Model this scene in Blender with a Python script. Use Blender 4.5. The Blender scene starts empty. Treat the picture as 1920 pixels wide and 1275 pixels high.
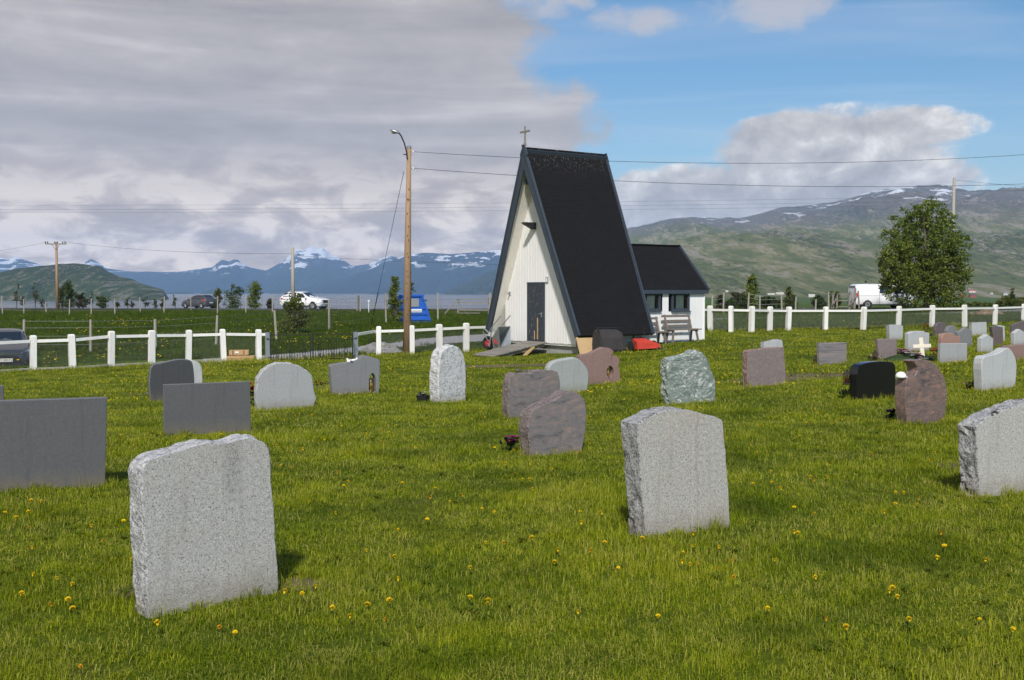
import bpy, bmesh, math, random
import numpy as np
from mathutils import Vector, Matrix, noise, geometry

random.seed(7)
SC = bpy.context.scene
COL = SC.collection
R = math.radians

# ------------------------------------------------------------------ camera
FPX, CX, CY, HOR, EYE = 2050.0, 960.0, 637.5, 546.0, 1.65
PITCH = math.atan((CY - HOR) / FPX)
cam_d = bpy.data.cameras.new('camera')
cam = bpy.data.objects.new('camera', cam_d)
COL.objects.link(cam)
cam.location = (0, 0, EYE)
cam.rotation_euler = (math.pi / 2 - PITCH, 0, 0)
cam_d.sensor_width = 36.0
cam_d.lens = 36.0 * FPX / 1920.0
cam_d.clip_start = 0.05
cam_d.clip_end = 90000
SC.camera = cam

# ------------------------------------------------------------------ sun, sky, exposure
SUN_AZ, SUN_EL = R(180 + 4), R(44)          # clockwise from +Y: behind the camera, a little to its left
sd = Vector((math.sin(SUN_AZ) * math.cos(SUN_EL), math.cos(SUN_AZ) * math.cos(SUN_EL), math.sin(SUN_EL)))
sun_d = bpy.data.lights.new('sun', 'SUN')
sun_d.energy = 3.7
sun_d.angle = R(3.5)
sun_d.color = (1.0, 0.96, 0.90)
sun = bpy.data.objects.new('sun', sun_d)
COL.objects.link(sun)
sun.rotation_euler = (-sd).to_track_quat('-Z', 'Y').to_euler()
sun.location = sd * 50

SC.view_settings.view_transform = 'Standard'
SC.view_settings.look = 'None'
SC.view_settings.exposure = 0.28
SC.view_settings.gamma = 1.0
SC.view_settings.use_curve_mapping = False
SC.cycles.use_denoising = True
SC.cycles.max_bounces = 6
SC.cycles.diffuse_bounces = 3
SC.cycles.glossy_bounces = 3
SC.cycles.transparent_max_bounces = 12
SC.cycles.volume_bounces = 1
SC.cycles.use_fast_gi = False
SC.cycles.sample_clamp_indirect = 4.0


class NT:
    """small helper for node trees"""
    def __init__(s, tree):
        s.t = tree
        tree.nodes.clear()

    def n(s, typ, _out=0, **kw):
        nd = s.t.nodes.new(typ)
        for k, v in kw.items():
            key = k.replace('_', ' ')
            if k in ('operation', 'blend_type', 'data_type', 'noise_dimensions', 'noise_type', 'feature', 'distance',
                     'wave_type', 'bands_direction', 'clamp', 'use_clamp', 'interpolation_type', 'attribute_name',
                     'vector_type', 'sky_type', 'sun_disc', 'sun_elevation', 'sun_rotation', 'altitude', 'air_density',
                     'dust_density', 'ozone_density', 'normalize', 'voronoi_dimensions', 'domain', 'mode', 'transform_space'):
                setattr(nd, k, v)
                continue
            if k.startswith('i') and k[1:].isdigit():
                sock = nd.inputs[int(k[1:])]
            else:
                sock = nd.inputs.get(key) or nd.inputs.get(k)
            s.put(sock, v)
        return nd

    def put(s, sock, v):
        if isinstance(v, bpy.types.NodeSocket):
            s.t.links.new(v, sock)
        elif isinstance(v, bpy.types.Node):
            s.t.links.new(v.outputs[0], sock)
        else:
            if isinstance(v, (tuple, list)) and len(v) == 3 and sock.type == 'RGBA':
                v = (*v, 1)
            sock.default_value = v

    def m(s, op, a, b=0.0, c=0.0, clamp=False):
        nd = s.t.nodes.new('ShaderNodeMath')
        nd.operation = op
        nd.use_clamp = clamp
        s.put(nd.inputs[0], a)
        s.put(nd.inputs[1], b)
        s.put(nd.inputs[2], c)
        return nd.outputs[0]

    def ss(s, v, lo, hi, a=0.0, b=1.0):
        nd = s.t.nodes.new('ShaderNodeMapRange')
        nd.interpolation_type = 'SMOOTHSTEP'
        s.put(nd.inputs[0], v)
        s.put(nd.inputs[1], lo)
        s.put(nd.inputs[2], hi)
        s.put(nd.inputs[3], a)
        s.put(nd.inputs[4], b)
        return nd.outputs[0]

    def mix(s, f, a, b, blend='MIX'):
        nd = s.t.nodes.new('ShaderNodeMix')
        nd.data_type = 'RGBA'
        nd.blend_type = blend
        s.put(nd.inputs[0], f)
        s.put(nd.inputs[6], a)
        s.put(nd.inputs[7], b)
        return nd.outputs[2]

    def noise(s, vec, scale, detail=4, rough=0.55, dist=0.0, dim='3D', fac=True):
        nd = s.t.nodes.new('ShaderNodeTexNoise')
        nd.noise_dimensions = dim
        s.put(nd.inputs['Vector'], vec)
        s.put(nd.inputs['Scale'], scale)
        s.put(nd.inputs['Detail'], detail)
        s.put(nd.inputs['Roughness'], rough)
        s.put(nd.inputs['Distortion'], dist)
        return nd.outputs[0] if fac else nd.outputs[1]

    def vm(s, op, a, b=(0, 0, 0)):
        nd = s.t.nodes.new('ShaderNodeVectorMath')
        nd.operation = op
        s.put(nd.inputs[0], a)
        if op == 'SCALE':
            s.put(nd.inputs['Scale'], b)
        else:
            s.put(nd.inputs[1], b)
        return nd.outputs[0]

    def xyz(s, x=0.0, y=0.0, z=0.0):
        nd = s.t.nodes.new('ShaderNodeCombineXYZ')
        for i, v in enumerate((x, y, z)):
            s.put(nd.inputs[i], v)
        return nd.outputs[0]

    def sep(s, v):
        nd = s.t.nodes.new('ShaderNodeSeparateXYZ')
        s.put(nd.inputs[0], v)
        return nd.outputs

    def ramp(s, fac, stops):
        nd = s.t.nodes.new('ShaderNodeValToRGB')
        s.put(nd.inputs[0], fac)
        el = nd.color_ramp.elements
        while len(el) < len(stops):
            el.new(0.5)
        for e, (p, c) in zip(el, stops):
            e.position = p
            e.color = (*c, 1) if len(c) == 3 else c
        return nd.outputs[0]


# world: clear Nishita sky with a sheet of grey stratus on the left and cumulus over the hills on the right
world = bpy.data.worlds.new('World')
SC.world = world
world.cycles.sampling_method = 'MANUAL'
world.cycles.sample_map_resolution = 256
world.use_nodes = True
w = NT(world.node_tree)
STR = 0.1
sky = w.n('ShaderNodeTexSky', sky_type='NISHITA', sun_disc=False, sun_elevation=SUN_EL, sun_rotation=SUN_AZ,
          altitude=20.0, air_density=1.0, dust_density=0.6, ozone_density=1.6)
tc = w.n('ShaderNodeTexCoord')
d = tc.outputs['Generated']
dx, dy, dz = w.sep(d)
hz = w.m('SQRT', w.m('ADD', w.m('MULTIPLY', dx, dx), w.m('MULTIPLY', dy, dy)))
el = w.m('DIVIDE', dz, w.m('MAXIMUM', hz, 0.02))
az = w.m('ARCTAN2', dx, dy)
zz = w.m('ADD', w.m('MAXIMUM', dz, 0.0), 0.05)
pX = w.m('DIVIDE', dx, zz)
pY = w.m('DIVIDE', dy, zz)
pl = w.xyz(pX, pY, 0.0)
ang = w.xyz(az, el, 0.0)


def CL(r, g, b):
    return (r / STR, g / STR, b / STR)


# stratus sheet
n_edge = w.noise(pl, 0.55, 3, 0.55)
n_edge2 = w.noise(w.xyz(w.m('MULTIPLY', az, 14), w.m('MULTIPLY', el, 14), 3.1), 1.0, 4, 0.6)
edge = w.m('SUBTRACT', w.m('MULTIPLY_ADD', pY, 0.165, -0.50), pX)
edge = w.m('ADD', edge, w.m('MULTIPLY', w.m('SUBTRACT', n_edge, 0.5), 0.5))
edge = w.m('ADD', edge, w.m('MULTIPLY', w.m('SUBTRACT', n_edge2, 0.45), 0.75))
m_str = w.ss(edge, -0.06, 0.13)
band = w.noise(w.xyz(w.m('MULTIPLY', az, 1.6), w.m('MULTIPLY', el, 15), 0.7), 1.5, 4, 0.6, 0.5)
lump = w.noise(w.xyz(w.m('MULTIPLY', az, 9), w.m('MULTIPLY', el, 20), 5.0), 1.1, 4, 0.62, 0.3)
sb = w.m('ADD', w.m('MULTIPLY', band, 0.65), w.m('MULTIPLY', lump, 0.35))
c_str = w.ramp(sb, [(0.32, CL(.295, .282, .292)), (0.44, CL(.372, .353, .358)), (0.55, CL(.445, .420, .418)), (0.66, CL(.58, .55, .54))])
# towards the horizon the sheet is seen through to brighter, lumpier cloud
low = w.ss(el, 0.15, 0.012)
lowl = w.noise(w.xyz(w.m('MULTIPLY', az, 16), w.m('MULTIPLY', el, 38), 9.0), 1.0, 5, 0.6, 0.4)
c_low = w.ramp(lowl, [(0.37, CL(.57, .44, .31)), (0.47, CL(.78, .615, .45)), (0.575, CL(1.27, 1.06, .83))])
c_str = w.mix(low, c_str, c_low)

# thin high wisps in the blue part
wis = w.noise(w.xyz(w.m('MULTIPLY', pX, 0.35), pY, 2.0), 0.9, 4, 0.6, 0.6)
m_wis = w.m('MULTIPLY', w.ss(wis, 0.50, 0.80), 0.42)


# cumulus: soft lobes in direction space, broken up with noise
def lobe(px, py, rx, ry):
    u = w.m('DIVIDE', w.m('SUBTRACT', az, math.atan((px - CX) / FPX)), rx / FPX)
    v = w.m('DIVIDE', w.m('SUBTRACT', el, (HOR - py) / FPX), ry / FPX)
    return w.m('MAXIMUM', w.m('SUBTRACT', 1.0, w.m('ADD', w.m('MULTIPLY', u, u), w.m('MULTIPLY', v, v))), 0.0)


def total(l):
    s_ = l[0]
    for q in l[1:]:
        s_ = w.m('MAXIMUM', s_, q)
    return s_


cn = w.noise(w.xyz(w.m('MULTIPLY', az, 22), w.m('MULTIPLY', el, 30), 1.3), 1.0, 5, 0.62, 0.25)
cn2 = w.noise(w.xyz(w.m('MULTIPLY_ADD', az, 22, 0.22), w.m('MULTIPLY_ADD', el, 30, -0.36), 1.3), 1.0, 5, 0.62, 0.25)
fld = total([lobe(1320, 372, 260, 66), lobe(1560, 320, 235, 118), lobe(1500, 262, 150, 46), lobe(1690, 262, 150, 46),
             lobe(1690, 350, 150, 60), lobe(1180, 400, 120, 60), lobe(2380, 330, 330, 60), lobe(2800, 300, 380, 90)])
fc = w.m('ADD', w.m('MULTIPLY', fld, 1.25), w.m('MULTIPLY', w.m('SUBTRACT', cn, 0.5), 2.1))
m_cum = w.m('MULTIPLY', w.ss(fc, 0.02, 0.66), w.ss(fld, 0.0, 0.22))
lit = w.m('ADD', w.m('MULTIPLY', w.m('SUBTRACT', cn, cn2), 1.5), w.m('MULTIPLY', w.m('SUBTRACT', 1.55, fld), 0.36))
lit = w.m('ADD', lit, w.m('MULTIPLY', w.m('SUBTRACT', w.noise(w.xyz(w.m('MULTIPLY', az, 11), w.m('MULTIPLY', el, 16), 7.7), 1.0, 3), 0.45), 1.2))
c_cum = w.ramp(lit, [(0.0, CL(.395, .375, .375)), (0.25, CL(.475, .455, .455)), (0.50, CL(.60, .575, .56)), (0.85, CL(.90, .87, .83))])
fld2 = total([lobe(1440, 20, 170, 78), lobe(1195, 48, 120, 36), lobe(1010, 10, 120, 46)])
m_top = w.m('MULTIPLY', w.ss(w.m('ADD', fld2, w.m('MULTIPLY', w.m('SUBTRACT', cn, 0.5), 2.2)), 0.15, 1.05), 0.78)

col = w.n('ShaderNodeHueSaturation', Saturation=1.32, Value=0.92, Color=sky).outputs[0]
col = w.mix(m_wis, col, CL(.62, .66, .72))
m_top = w.m('MULTIPLY', m_top, w.ss(fld2, 0.0, 0.3))
col = w.mix(m_top, col, CL(.50, .48, .50))
col = w.mix(m_cum, col, c_cum)
col = w.mix(m_str, col, c_str)
bg = w.n('ShaderNodeBackground', Color=col, Strength=STR)
wo = w.n('ShaderNodeOutputWorld')
w.t.links.new(bg.outputs[0], wo.inputs[0])


# ------------------------------------------------------------------ geometry helpers
def sstep(a, b, x):
    t = min(1.0, max(0.0, (x - a) / (b - a)))
    return t * t * (3 - 2 * t)


def lerp(a, b, t):
    return a + (b - a) * t


def interp(pts, x):
    if x <= pts[0][0]:
        return pts[0][1]
    for (x0, y0), (x1, y1) in zip(pts, pts[1:]):
        if x <= x1:
            return lerp(y0, y1, (x - x0) / (x1 - x0))
    return pts[-1][1]


_cp, _sp = math.cos(PITCH), math.sin(PITCH)


def ray(px, py):
    u, v = (px - CX) / FPX, (CY - py) / FPX
    return Vector((u, _cp + v * _sp, -_sp + v * _cp))


def at(px, py, Y):
    r_ = ray(px, py)
    return Vector((0, 0, EYE)) + r_ * (Y / r_.y)


def on_plane(px, py, p0, n):
    r_ = ray(px, py)
    o = Vector((0, 0, EYE))
    return o + r_ * ((p0 - o).dot(n) / r_.dot(n))


def fence_y(x):
    """depth of the churchyard's far boundary"""
    return interp([(-40, 23.0), (-14, 30.0), (-8, 34.3), (-1.5, 37.3), (3, 39.5), (8, 43.3), (14, 45.8), (22, 52.0), (45, 60.0)], x)


FARZ = [(-26, -.78), (-20, -.70), (-14, -.62), (-1.5, -.47), (1, -.40), (2.5, -.28), (5, -.09), (8, .03), (14, .05), (30, .06)]


def G(x, y):
    """height of the ground"""
    s_ = sstep(7, 30, y)
    z = s_ * interp(FARZ, x)
    z += 0.020 * math.sin(x * 0.9 + 0.4 * y) * math.sin(y * 0.55 + 1.0) * sstep(3, 9, y) * (1 - sstep(26, 34, y))
    if y > 40:
        t = sstep(45, 100, y)
        zr = 0.02 + 0.008 * max(-40.0, min(40.0, x))
        z = lerp(z, zr, t)
    if -32 < x < -6 and 28 < y < 62:                # the parking hollow left of the gate
        e_ = ((x + 19) / 8.0) ** 2 + ((y - 41.5) / 10.0) ** 2
        if e_ < 1:
            z -= 0.62 * (1 - e_) ** 2 * sstep(30.0, 34.0, y)
    ry = road_y(x)
    if y > ry + 5:
        k = (x + 8) - 0.075 * (y - 110)          # right of the coast line: land, left: shore
        side = sstep(-12 - 0.06 * y, 25, k)
        dl = y - ry - 5
        sea_drop = -max(0.0, dl - 2) * 0.16
        land = -7.0 * sstep(10, 700, dl) - 0.8 * sstep(4, 40, dl)
        z += lerp(max(sea_drop, -19.0), land, side)
    return z


def road_y(x):
    return interp([(-400, 190), (-60, 123), (-35, 119), (-20, 106), (5, 95), (30, 88.5), (60, 84), (400, 60)], x)


def gp(px, py):
    """where the ray through a picture point meets the ground"""
    r_ = ray(px, py)
    o = Vector((0, 0, EYE))
    lo, hi = 2.0, 4.0
    while hi < 4000:
        p = o + r_ * hi
        if p.z < G(p.x, p.y):
            break
        lo, hi = hi, hi * 1.02
    for _ in range(40):
        m = (lo + hi) / 2
        p = o + r_ * m
        if p.z < G(p.x, p.y):
            hi = m
        else:
            lo = m
    p = o + r_ * hi
    return Vector((p.x, p.y, G(p.x, p.y)))


class MB:
    """collects shapes and links them as one mesh object"""
    def __init__(s):
        s.v, s.f, s.mi, s.cur = [], [], [], 0

    def add(s, vs, fs):
        b = len(s.v)
        s.v += [tuple(p) for p in vs]
        s.f += [tuple(i + b for i in f) for f in fs]
        s.mi += [s.cur] * len(fs)
        return s

    def box(s, c, size, M=None):
        c = Vector(c)
        hx, hy, hz_ = size[0] / 2, size[1] / 2, size[2] / 2
        vs = [Vector((x, y, z)) for x in (-hx, hx) for y in (-hy, hy) for z in (-hz_, hz_)]
        if M is not None:
            vs = [M @ p for p in vs]
        return s.add([p + c for p in vs], [(0, 1, 3, 2), (4, 6, 7, 5), (0, 4, 5, 1), (2, 3, 7, 6), (0, 2, 6, 4), (1, 5, 7, 3)])

    def beam(s, a, b, wd, ht, up=(0, 0, 1)):
        """rectangular bar from a to b; ht along up"""
        a, b = Vector(a), Vector(b)
        t = (b - a).normalized()
        u = Vector(up)
        sd_ = t.cross(u)
        if sd_.length < 1e-4:
            sd_ = t.cross(Vector((1, 0, 0)))
        sd_.normalize()
        u = sd_.cross(t).normalized()
        vs = []
        for p in (a, b):
            for i, j in ((-1, -1), (1, -1), (1, 1), (-1, 1)):
                vs.append(p + sd_ * (i * wd / 2) + u * (j * ht / 2))
        return s.add(vs, [(3, 2, 1, 0), (4, 5, 6, 7), (0, 1, 5, 4), (1, 2, 6, 5), (2, 3, 7, 6), (3, 0, 4, 7)])

    def tube(s, pts, r, n=8, caps=True):
        pts = [Vector(p) for p in pts]
        rs = r if isinstance(r, (list, tuple)) else [r] * len(pts)
        vs, fs = [], []
        prev = None
        for i, p in enumerate(pts):
            t = (pts[min(i + 1, len(pts) - 1)] - pts[max(i - 1, 0)]).normalized()
            if prev is None:
                a = t.cross(Vector((0, 0, 1)))
                if a.length < 1e-3:
                    a = t.cross(Vector((1, 0, 0)))
            else:
                a = prev - t * prev.dot(t)
            a.normalize()
            prev = a
            b = t.cross(a)
            for k in range(n):
                an = 2 * math.pi * k / n
                vs.append(p + (a * math.cos(an) + b * math.sin(an)) * rs[i])
        for i in range(len(pts) - 1):
            for k in range(n):
                fs.append((i * n + k, i * n + (k + 1) % n, (i + 1) * n + (k + 1) % n, (i + 1) * n + k))
        if caps:
            fs.append(tuple(range(n))[::-1])
            fs.append(tuple((len(pts) - 1) * n + k for k in range(n)))
        return s.add(vs, fs)

    def lathe(s, c, prof, n=16, axis='Z'):
        """prof: list of (radius, height)"""
        c = Vector(c)
        vs, fs = [], []
        for r_, h in prof:
            for k in range(n):
                an = 2 * math.pi * k / n
                x, y = r_ * math.cos(an), r_ * math.sin(an)
                vs.append(c + (Vector((x, y, h)) if axis == 'Z' else Vector((h, x, y)) if axis == 'X' else Vector((x, h, y))))
        for i in range(len(prof) - 1):
            for k in range(n):
                fs.append((i * n + k, i * n + (k + 1) % n, (i + 1) * n + (k + 1) % n, (i + 1) * n + k))
        fs.append(tuple(range(n))[::-1])
        fs.append(tuple((len(prof) - 1) * n + k for k in range(n)))
        return s.add(vs, fs)

    def blob(s, c, rad, seed=0, amp=0.25, sub=1, squash=(1, 1, 1)):
        bm = bmesh.new()
        bmesh.ops.create_icosphere(bm, subdivisions=sub, radius=1.0)
        vs = []
        for q in bm.verts:
            p = q.co.copy()
            p *= 1 + amp * noise.noise(p * 1.7 + Vector((seed * 3.7, seed, 0)))
            vs.append(Vector(c) + Vector((p.x * squash[0], p.y * squash[1], p.z * squash[2])) * rad)
        fs = [tuple(q.index for q in f.verts) for f in bm.faces]
        bm.free()
        return s.add(vs, fs)

    def quad(s, a, b, c, d_):
        return s.add([a, b, c, d_], [(0, 1, 2, 3)])

    def prism(s, poly, off):
        """closed solid: planar polygon (3D points) pushed along off"""
        n = len(poly)
        off = Vector(off)
        poly = [Vector(p) for p in poly]
        vs = poly + [p + off for p in poly]
        fs = [tuple(range(n)), tuple(range(2 * n - 1, n - 1, -1))]
        fs += [(i, n + i, n + (i + 1) % n, (i + 1) % n) for i in range(n)]
        return s.add(vs, fs)

    def mesh(s, name, mats, smooth=False):
        me = bpy.data.meshes.new(name)
        me.from_pydata(s.v, [], s.f)
        if not isinstance(mats, (list, tuple)):
            mats = [mats]
        for m_ in mats:
            me.materials.append(m_)
        me.polygons.foreach_set('material_index', s.mi)
        if smooth:
            me.polygons.foreach_set('use_smooth', [True] * len(s.f))
        me.update()
        return me

    def build(s, name, mats, parent=None, smooth=False, fix=True):
        me = s.mesh(name, mats, smooth)
        if fix:
            bm = bmesh.new()
            bm.from_mesh(me)
            bmesh.ops.recalc_face_normals(bm, faces=bm.faces)
            bm.to_mesh(me)
            bm.free()
        return link(name, me, parent)


def link(name, me, parent=None):
    o = bpy.data.objects.new(name, me)
    COL.objects.link(o)
    if parent is not None:
        o.parent = parent
    return o


def tag(o, label=None, cat=None, group=None, kind=None):
    if label:
        o['label'] = label
    if cat:
        o['category'] = cat
    if group:
        o['group'] = group
    if kind:
        o['kind'] = kind
    return o


def empty(name, loc, rz=0.0, label=None, cat=None, group=None):
    o = bpy.data.objects.new(name, None)
    COL.objects.link(o)
    o.location = loc
    o.rotation_euler = (0, 0, rz)
    o.empty_display_size = 0.2
    return tag(o, label, cat, group)


def copy_tree(o, parent=None):
    c = o.copy()
    COL.objects.link(c)
    c.parent = parent
    for ch in list(o.children):
        copy_tree(ch, c)
    return c


# ------------------------------------------------------------------ materials
def new_mat(name):
    m_ = bpy.data.materials.new(name)
    m_.use_nodes = True
    return m_, NT(m_.node_tree)


def finish(m_, t, color, rough=0.8, metal=0.0, bump=None, bstr=0.3, bdist=0.01, spec=0.5, coat=0.0, trans=0.0, **kw):
    b = t.n('ShaderNodeBsdfPrincipled')
    t.put(b.inputs['Base Color'], color)
    t.put(b.inputs['Roughness'], rough)
    t.put(b.inputs['Metallic'], metal)
    t.put(b.inputs['Specular IOR Level'], spec)
    t.put(b.inputs['Coat Weight'], coat)
    t.put(b.inputs['Coat Roughness'], 0.05)
    t.put(b.inputs['Transmission Weight'], trans)
    if bump is not None:
        bp = t.n('ShaderNodeBump', Strength=bstr, Distance=bdist, Height=bump)
        t.put(b.inputs['Normal'], bp.outputs[0])
    o = t.n('ShaderNodeOutputMaterial')
    t.t.links.new(b.outputs[0], o.inputs[0])
    return m_


def simple(name, col, rough=0.7, metal=0.0, var=0.12, scale=9.0, spec=0.4, coat=0.0, bstr=0.15, bdist=0.004):
    """plain stuff with slight mottling and a little relief"""
    m_, t = new_mat(name)
    c = t.n('ShaderNodeTexCoord').outputs['Object']
    a = t.noise(c, scale, 6, 0.6)
    lo = tuple(x * (1 - 2 * var) for x in col)
    hi = tuple(min(1, x * (1 + 2 * var)) for x in col)
    k = t.mix(a, lo, hi)
    rr = t.m('ADD', rough, t.m('MULTIPLY', t.m('SUBTRACT', a, 0.5), 0.2))
    return finish(m_, t, k, rr, metal, t.noise(c, scale * 6, 3), bstr, bdist, spec, coat)


def granite(name, base, dark, light, scale=95.0, rough=0.75, stain=0.25, bstr=0.35, bdist=0.004, warm=(0.42, 0.36, 0.28), lichen=0.0,
            fleck=0.5, streak=None):
    m_, t = new_mat(name)
    c = t.n('ShaderNodeTexCoord').outputs['Object']
    n1 = t.noise(c, scale, 4, 0.7)
    n2 = t.noise(c, scale * 0.37, 3, 0.6)
    v = t.n('ShaderNodeTexVoronoi', Vector=c, Scale=scale * 1.15)
    f = t.m('ADD', t.m('MULTIPLY', n1, 0.75), t.m('MULTIPLY', n2, 0.25))
    k = t.ramp(f, [(0.385, dark), (0.475, base), (0.54, base), (0.63, light)])
    grain = t.sep(v.outputs['Color'])[0]
    k = t.mix(t.m('MULTIPLY', t.ss(grain, 0.84, 0.92), fleck), k, tuple(x * 0.45 for x in dark))
    st = t.noise(c, 3.2, 5, 0.65)
    k = t.mix(t.m('MULTIPLY', t.ss(st, 0.48, 0.72), stain), k, warm)
    st2 = t.noise(c, 1.7, 4, 0.6)
    k = t.mix(t.m('MULTIPLY', t.ss(st2, 0.5, 0.7), 0.22), k, tuple(x * 0.62 for x in base))
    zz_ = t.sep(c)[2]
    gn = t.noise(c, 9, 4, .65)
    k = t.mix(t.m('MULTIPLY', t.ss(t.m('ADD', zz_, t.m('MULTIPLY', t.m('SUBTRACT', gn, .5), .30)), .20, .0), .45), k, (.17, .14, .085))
    dr = t.noise(t.n('ShaderNodeMapping', Vector=c, Scale=(16, 16, 1.1)).outputs[0], 1.0, 4, .6)
    k = t.mix(t.m('MULTIPLY', t.ss(dr, .54, .70), .22), k, tuple(x * .5 for x in base))
    if streak:
        x0, wd, ztop, zbot, cs, amt = streak
        sx, sy, sz = t.sep(c)
        wob = t.m('MULTIPLY', t.m('SUBTRACT', t.noise(c, 6, 3), 0.5), 0.08)
        dd = t.m('ABSOLUTE', t.m('SUBTRACT', t.m('ADD', sx, wob), x0))
        mk = t.m('MULTIPLY', t.ss(dd, wd * 1.4, 0.0), t.m('MULTIPLY', t.ss(sz, zbot, lerp(zbot, ztop, 0.7)), t.ss(n1, 0.50, 0.58)))
        k = t.mix(t.m('MULTIPLY', mk, amt), k, cs)
    if lichen:
        l1 = t.noise(c, 13, 6, 0.7)
        l2 = t.noise(c, 4.0, 2)
        k = t.mix(t.m('MULTIPLY', t.ss(l1, 0.56, 0.60), t.m('MULTIPLY', t.ss(l2, 0.42, 0.6), lichen)), k, (0.035, 0.030, 0.026))
        l3 = t.noise(t.vm('ADD', c, (3, 1, 7)), 21, 4, 0.7)
        k = t.mix(t.m('MULTIPLY', t.ss(l3, 0.69, 0.71), lichen * 0.8), k, (0.40, 0.17, 0.03))
    return finish(m_, t, k, rough, 0, t.m('ADD', n1, t.m('MULTIPLY', n2, 0.6)), bstr, bdist, 0.35)


def veined(name, a, b, c_, scale=3.0, rough=0.35, dist=2.2, rot=(0, 0.5, 0), stretch=(1, 1, 3.0), spec=0.5, fine=70):
    """swirling multicolour granite"""
    m_, t = new_mat(name)
    c = t.n('ShaderNodeTexCoord').outputs['Object']
    mp = t.n('ShaderNodeMapping', Vector=c, Rotation=rot, Scale=stretch)
    n1 = t.noise(mp.outputs[0], scale, 7, 0.6, dist)
    n2 = t.noise(mp.outputs[0], scale * 2.7, 6, 0.65, dist * 0.7)
    g = t.noise(c, fine, 4, 0.7)
    f = t.m('ADD', t.m('MULTIPLY', n1, 0.5), t.m('ADD', t.m('MULTIPLY', n2, 0.3), t.m('MULTIPLY', g, 0.2)))
    k = t.ramp(f, [(0.40, a), (0.475, b), (0.52, b), (0.585, c_)])
    k = t.mix(t.m('MULTIPLY', t.ss(g, 0.55, 0.7), 0.35), k, tuple(x * 0.5 for x in a))
    return finish(m_, t, k, t.m('ADD', rough, t.m('MULTIPLY', g, 0.25)), 0, g, 0.12, 0.003, spec)


M = {}
M['granite_light'] = granite('granite_light', (.43, .415, .385), (.12, .115, .105), (.70, .67, .62), 112, fleck=.22, stain=.22, lichen=0.0, warm=(.40, .36, .30))
M['granite_streak'] = granite('granite_streak', (.43, .415, .385), (.12, .115, .105), (.70, .67, .62), 112, fleck=.22, stain=.22, warm=(.42, .36, .30),
                              streak=(0.47, 0.06, 0.80, 0.45, (.05, .05, .05), .8))
M['granite_warm'] = granite('granite_warm', (.39, .375, .345), (.10, .096, .088), (.66, .635, .59), 116, fleck=.22, stain=.30,
                            streak=(0.42, 0.012, 0.5, 0.0, (.24, .14, .06), .8))
M['granite_hewn'] = granite('granite_hewn', (.47, .47, .475), (.16, .165, .175), (.70, .70, .69), 55, bstr=.9, bdist=.02, stain=.15, lichen=0.15)
M['granite_lichen'] = granite('granite_lichen', (.38, .38, .38), (.10, .10, .10), (.60, .60, .58), 60, bstr=.9, bdist=.02, lichen=1.0)
M['granite_white'] = granite('granite_white', (.55, .55, .545), (.27, .28, .29), (.74, .74, .72), 42, bstr=.8, bdist=.015, lichen=0.35, stain=.2)
M['granite_fine'] = granite('granite_fine', (.33, .34, .345), (.22, .225, .23), (.43, .44, .44), 130, stain=.18, fleck=.2, bstr=.12)
M['granite_green'] = granite('granite_green', (.33, .35, .335), (.22, .235, .22), (.43, .45, .43), 110, stain=.12, fleck=.2, bstr=.12)
M['granite_pale'] = granite('granite_pale', (.44, .45, .45), (.32, .33, .33), (.54, .55, .55), 110, stain=.12, fleck=.15, bstr=.12)
M['granite_mid'] = granite('granite_mid', (.20, .205, .21), (.11, .11, .115), (.28, .28, .285), 110, stain=.12, fleck=.25, bstr=.12)
M['slate_dark'] = granite('slate_dark', (.092, .094, .098), (.075, .077, .08), (.115, .117, .12), 60, rough=.6, stain=.10, fleck=.1, bstr=.1, warm=(.16, .14, .12))
M['basalt'] = granite('basalt', (.060, .062, .066), (.035, .037, .04), (.095, .097, .10), 100, rough=.55, stain=.10, fleck=.2, bstr=.12, warm=(.12, .12, .12))
M['basalt_edge'] = granite('basalt_edge', (.13, .133, .138), (.09, .09, .095), (.18, .18, .185), 100, rough=.7, stain=.10, fleck=.2, bstr=.3, warm=(.2, .19, .18))
M['red_granite'] = granite('red_granite', (.26, .165, .145), (.15, .095, .085), (.36, .25, .22), 90, rough=.5, stain=.1, fleck=.3, bstr=.1)
M['salmon_granite'] = granite('salmon_granite', (.33, .20, .155), (.22, .13, .10), (.42, .28, .22), 60, rough=.55, stain=.1, fleck=.2, bstr=.1)
M['brown_granite'] = granite('brown_granite', (.135, .108, .105), (.08, .066, .065), (.20, .165, .16), 80, rough=.5, stain=.1, fleck=.3, bstr=.1)
M['purple_vein'] = veined('purple_vein', (.095, .088, .092), (.185, .165, .162), (.28, .20, .17), 3.0, rot=(0, .9, .3), stretch=(1, 1, 3.2))
M['purple_swirl'] = veined('purple_swirl', (.085, .075, .078), (.175, .145, .14), (.27, .19, .155), 5.0, rot=(0, .5, .2), stretch=(1, 1, 2.2))
M['pink_swirl'] = veined('pink_swirl', (.13, .11, .108), (.215, .175, .165), (.29, .215, .19), 7.0, rot=(0, .2, 0), stretch=(1, 1, 1.6), rough=.5)
M['stripe_grey'] = veined('stripe_grey', (.11, .11, .12), (.21, .19, .19), (.34, .25, .21), 3.0, rot=(0, .12, 0), stretch=(.35, 1, 5.5), rough=.5, dist=1.0)
M['rust_swirl'] = veined('rust_swirl', (.06, .055, .060), (.165, .118, .104), (.30, .18, .135), 5.0, rot=(0, -.6, .3), stretch=(1, 1, 2.2))
M['green_gneiss'] = veined('green_gneiss', (.085, .12, .105), (.20, .24, .215), (.62, .62, .57), 5.5, rot=(0, .9, .4), stretch=(1, 1, 2.0), rough=.75, dist=2.6)
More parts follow.
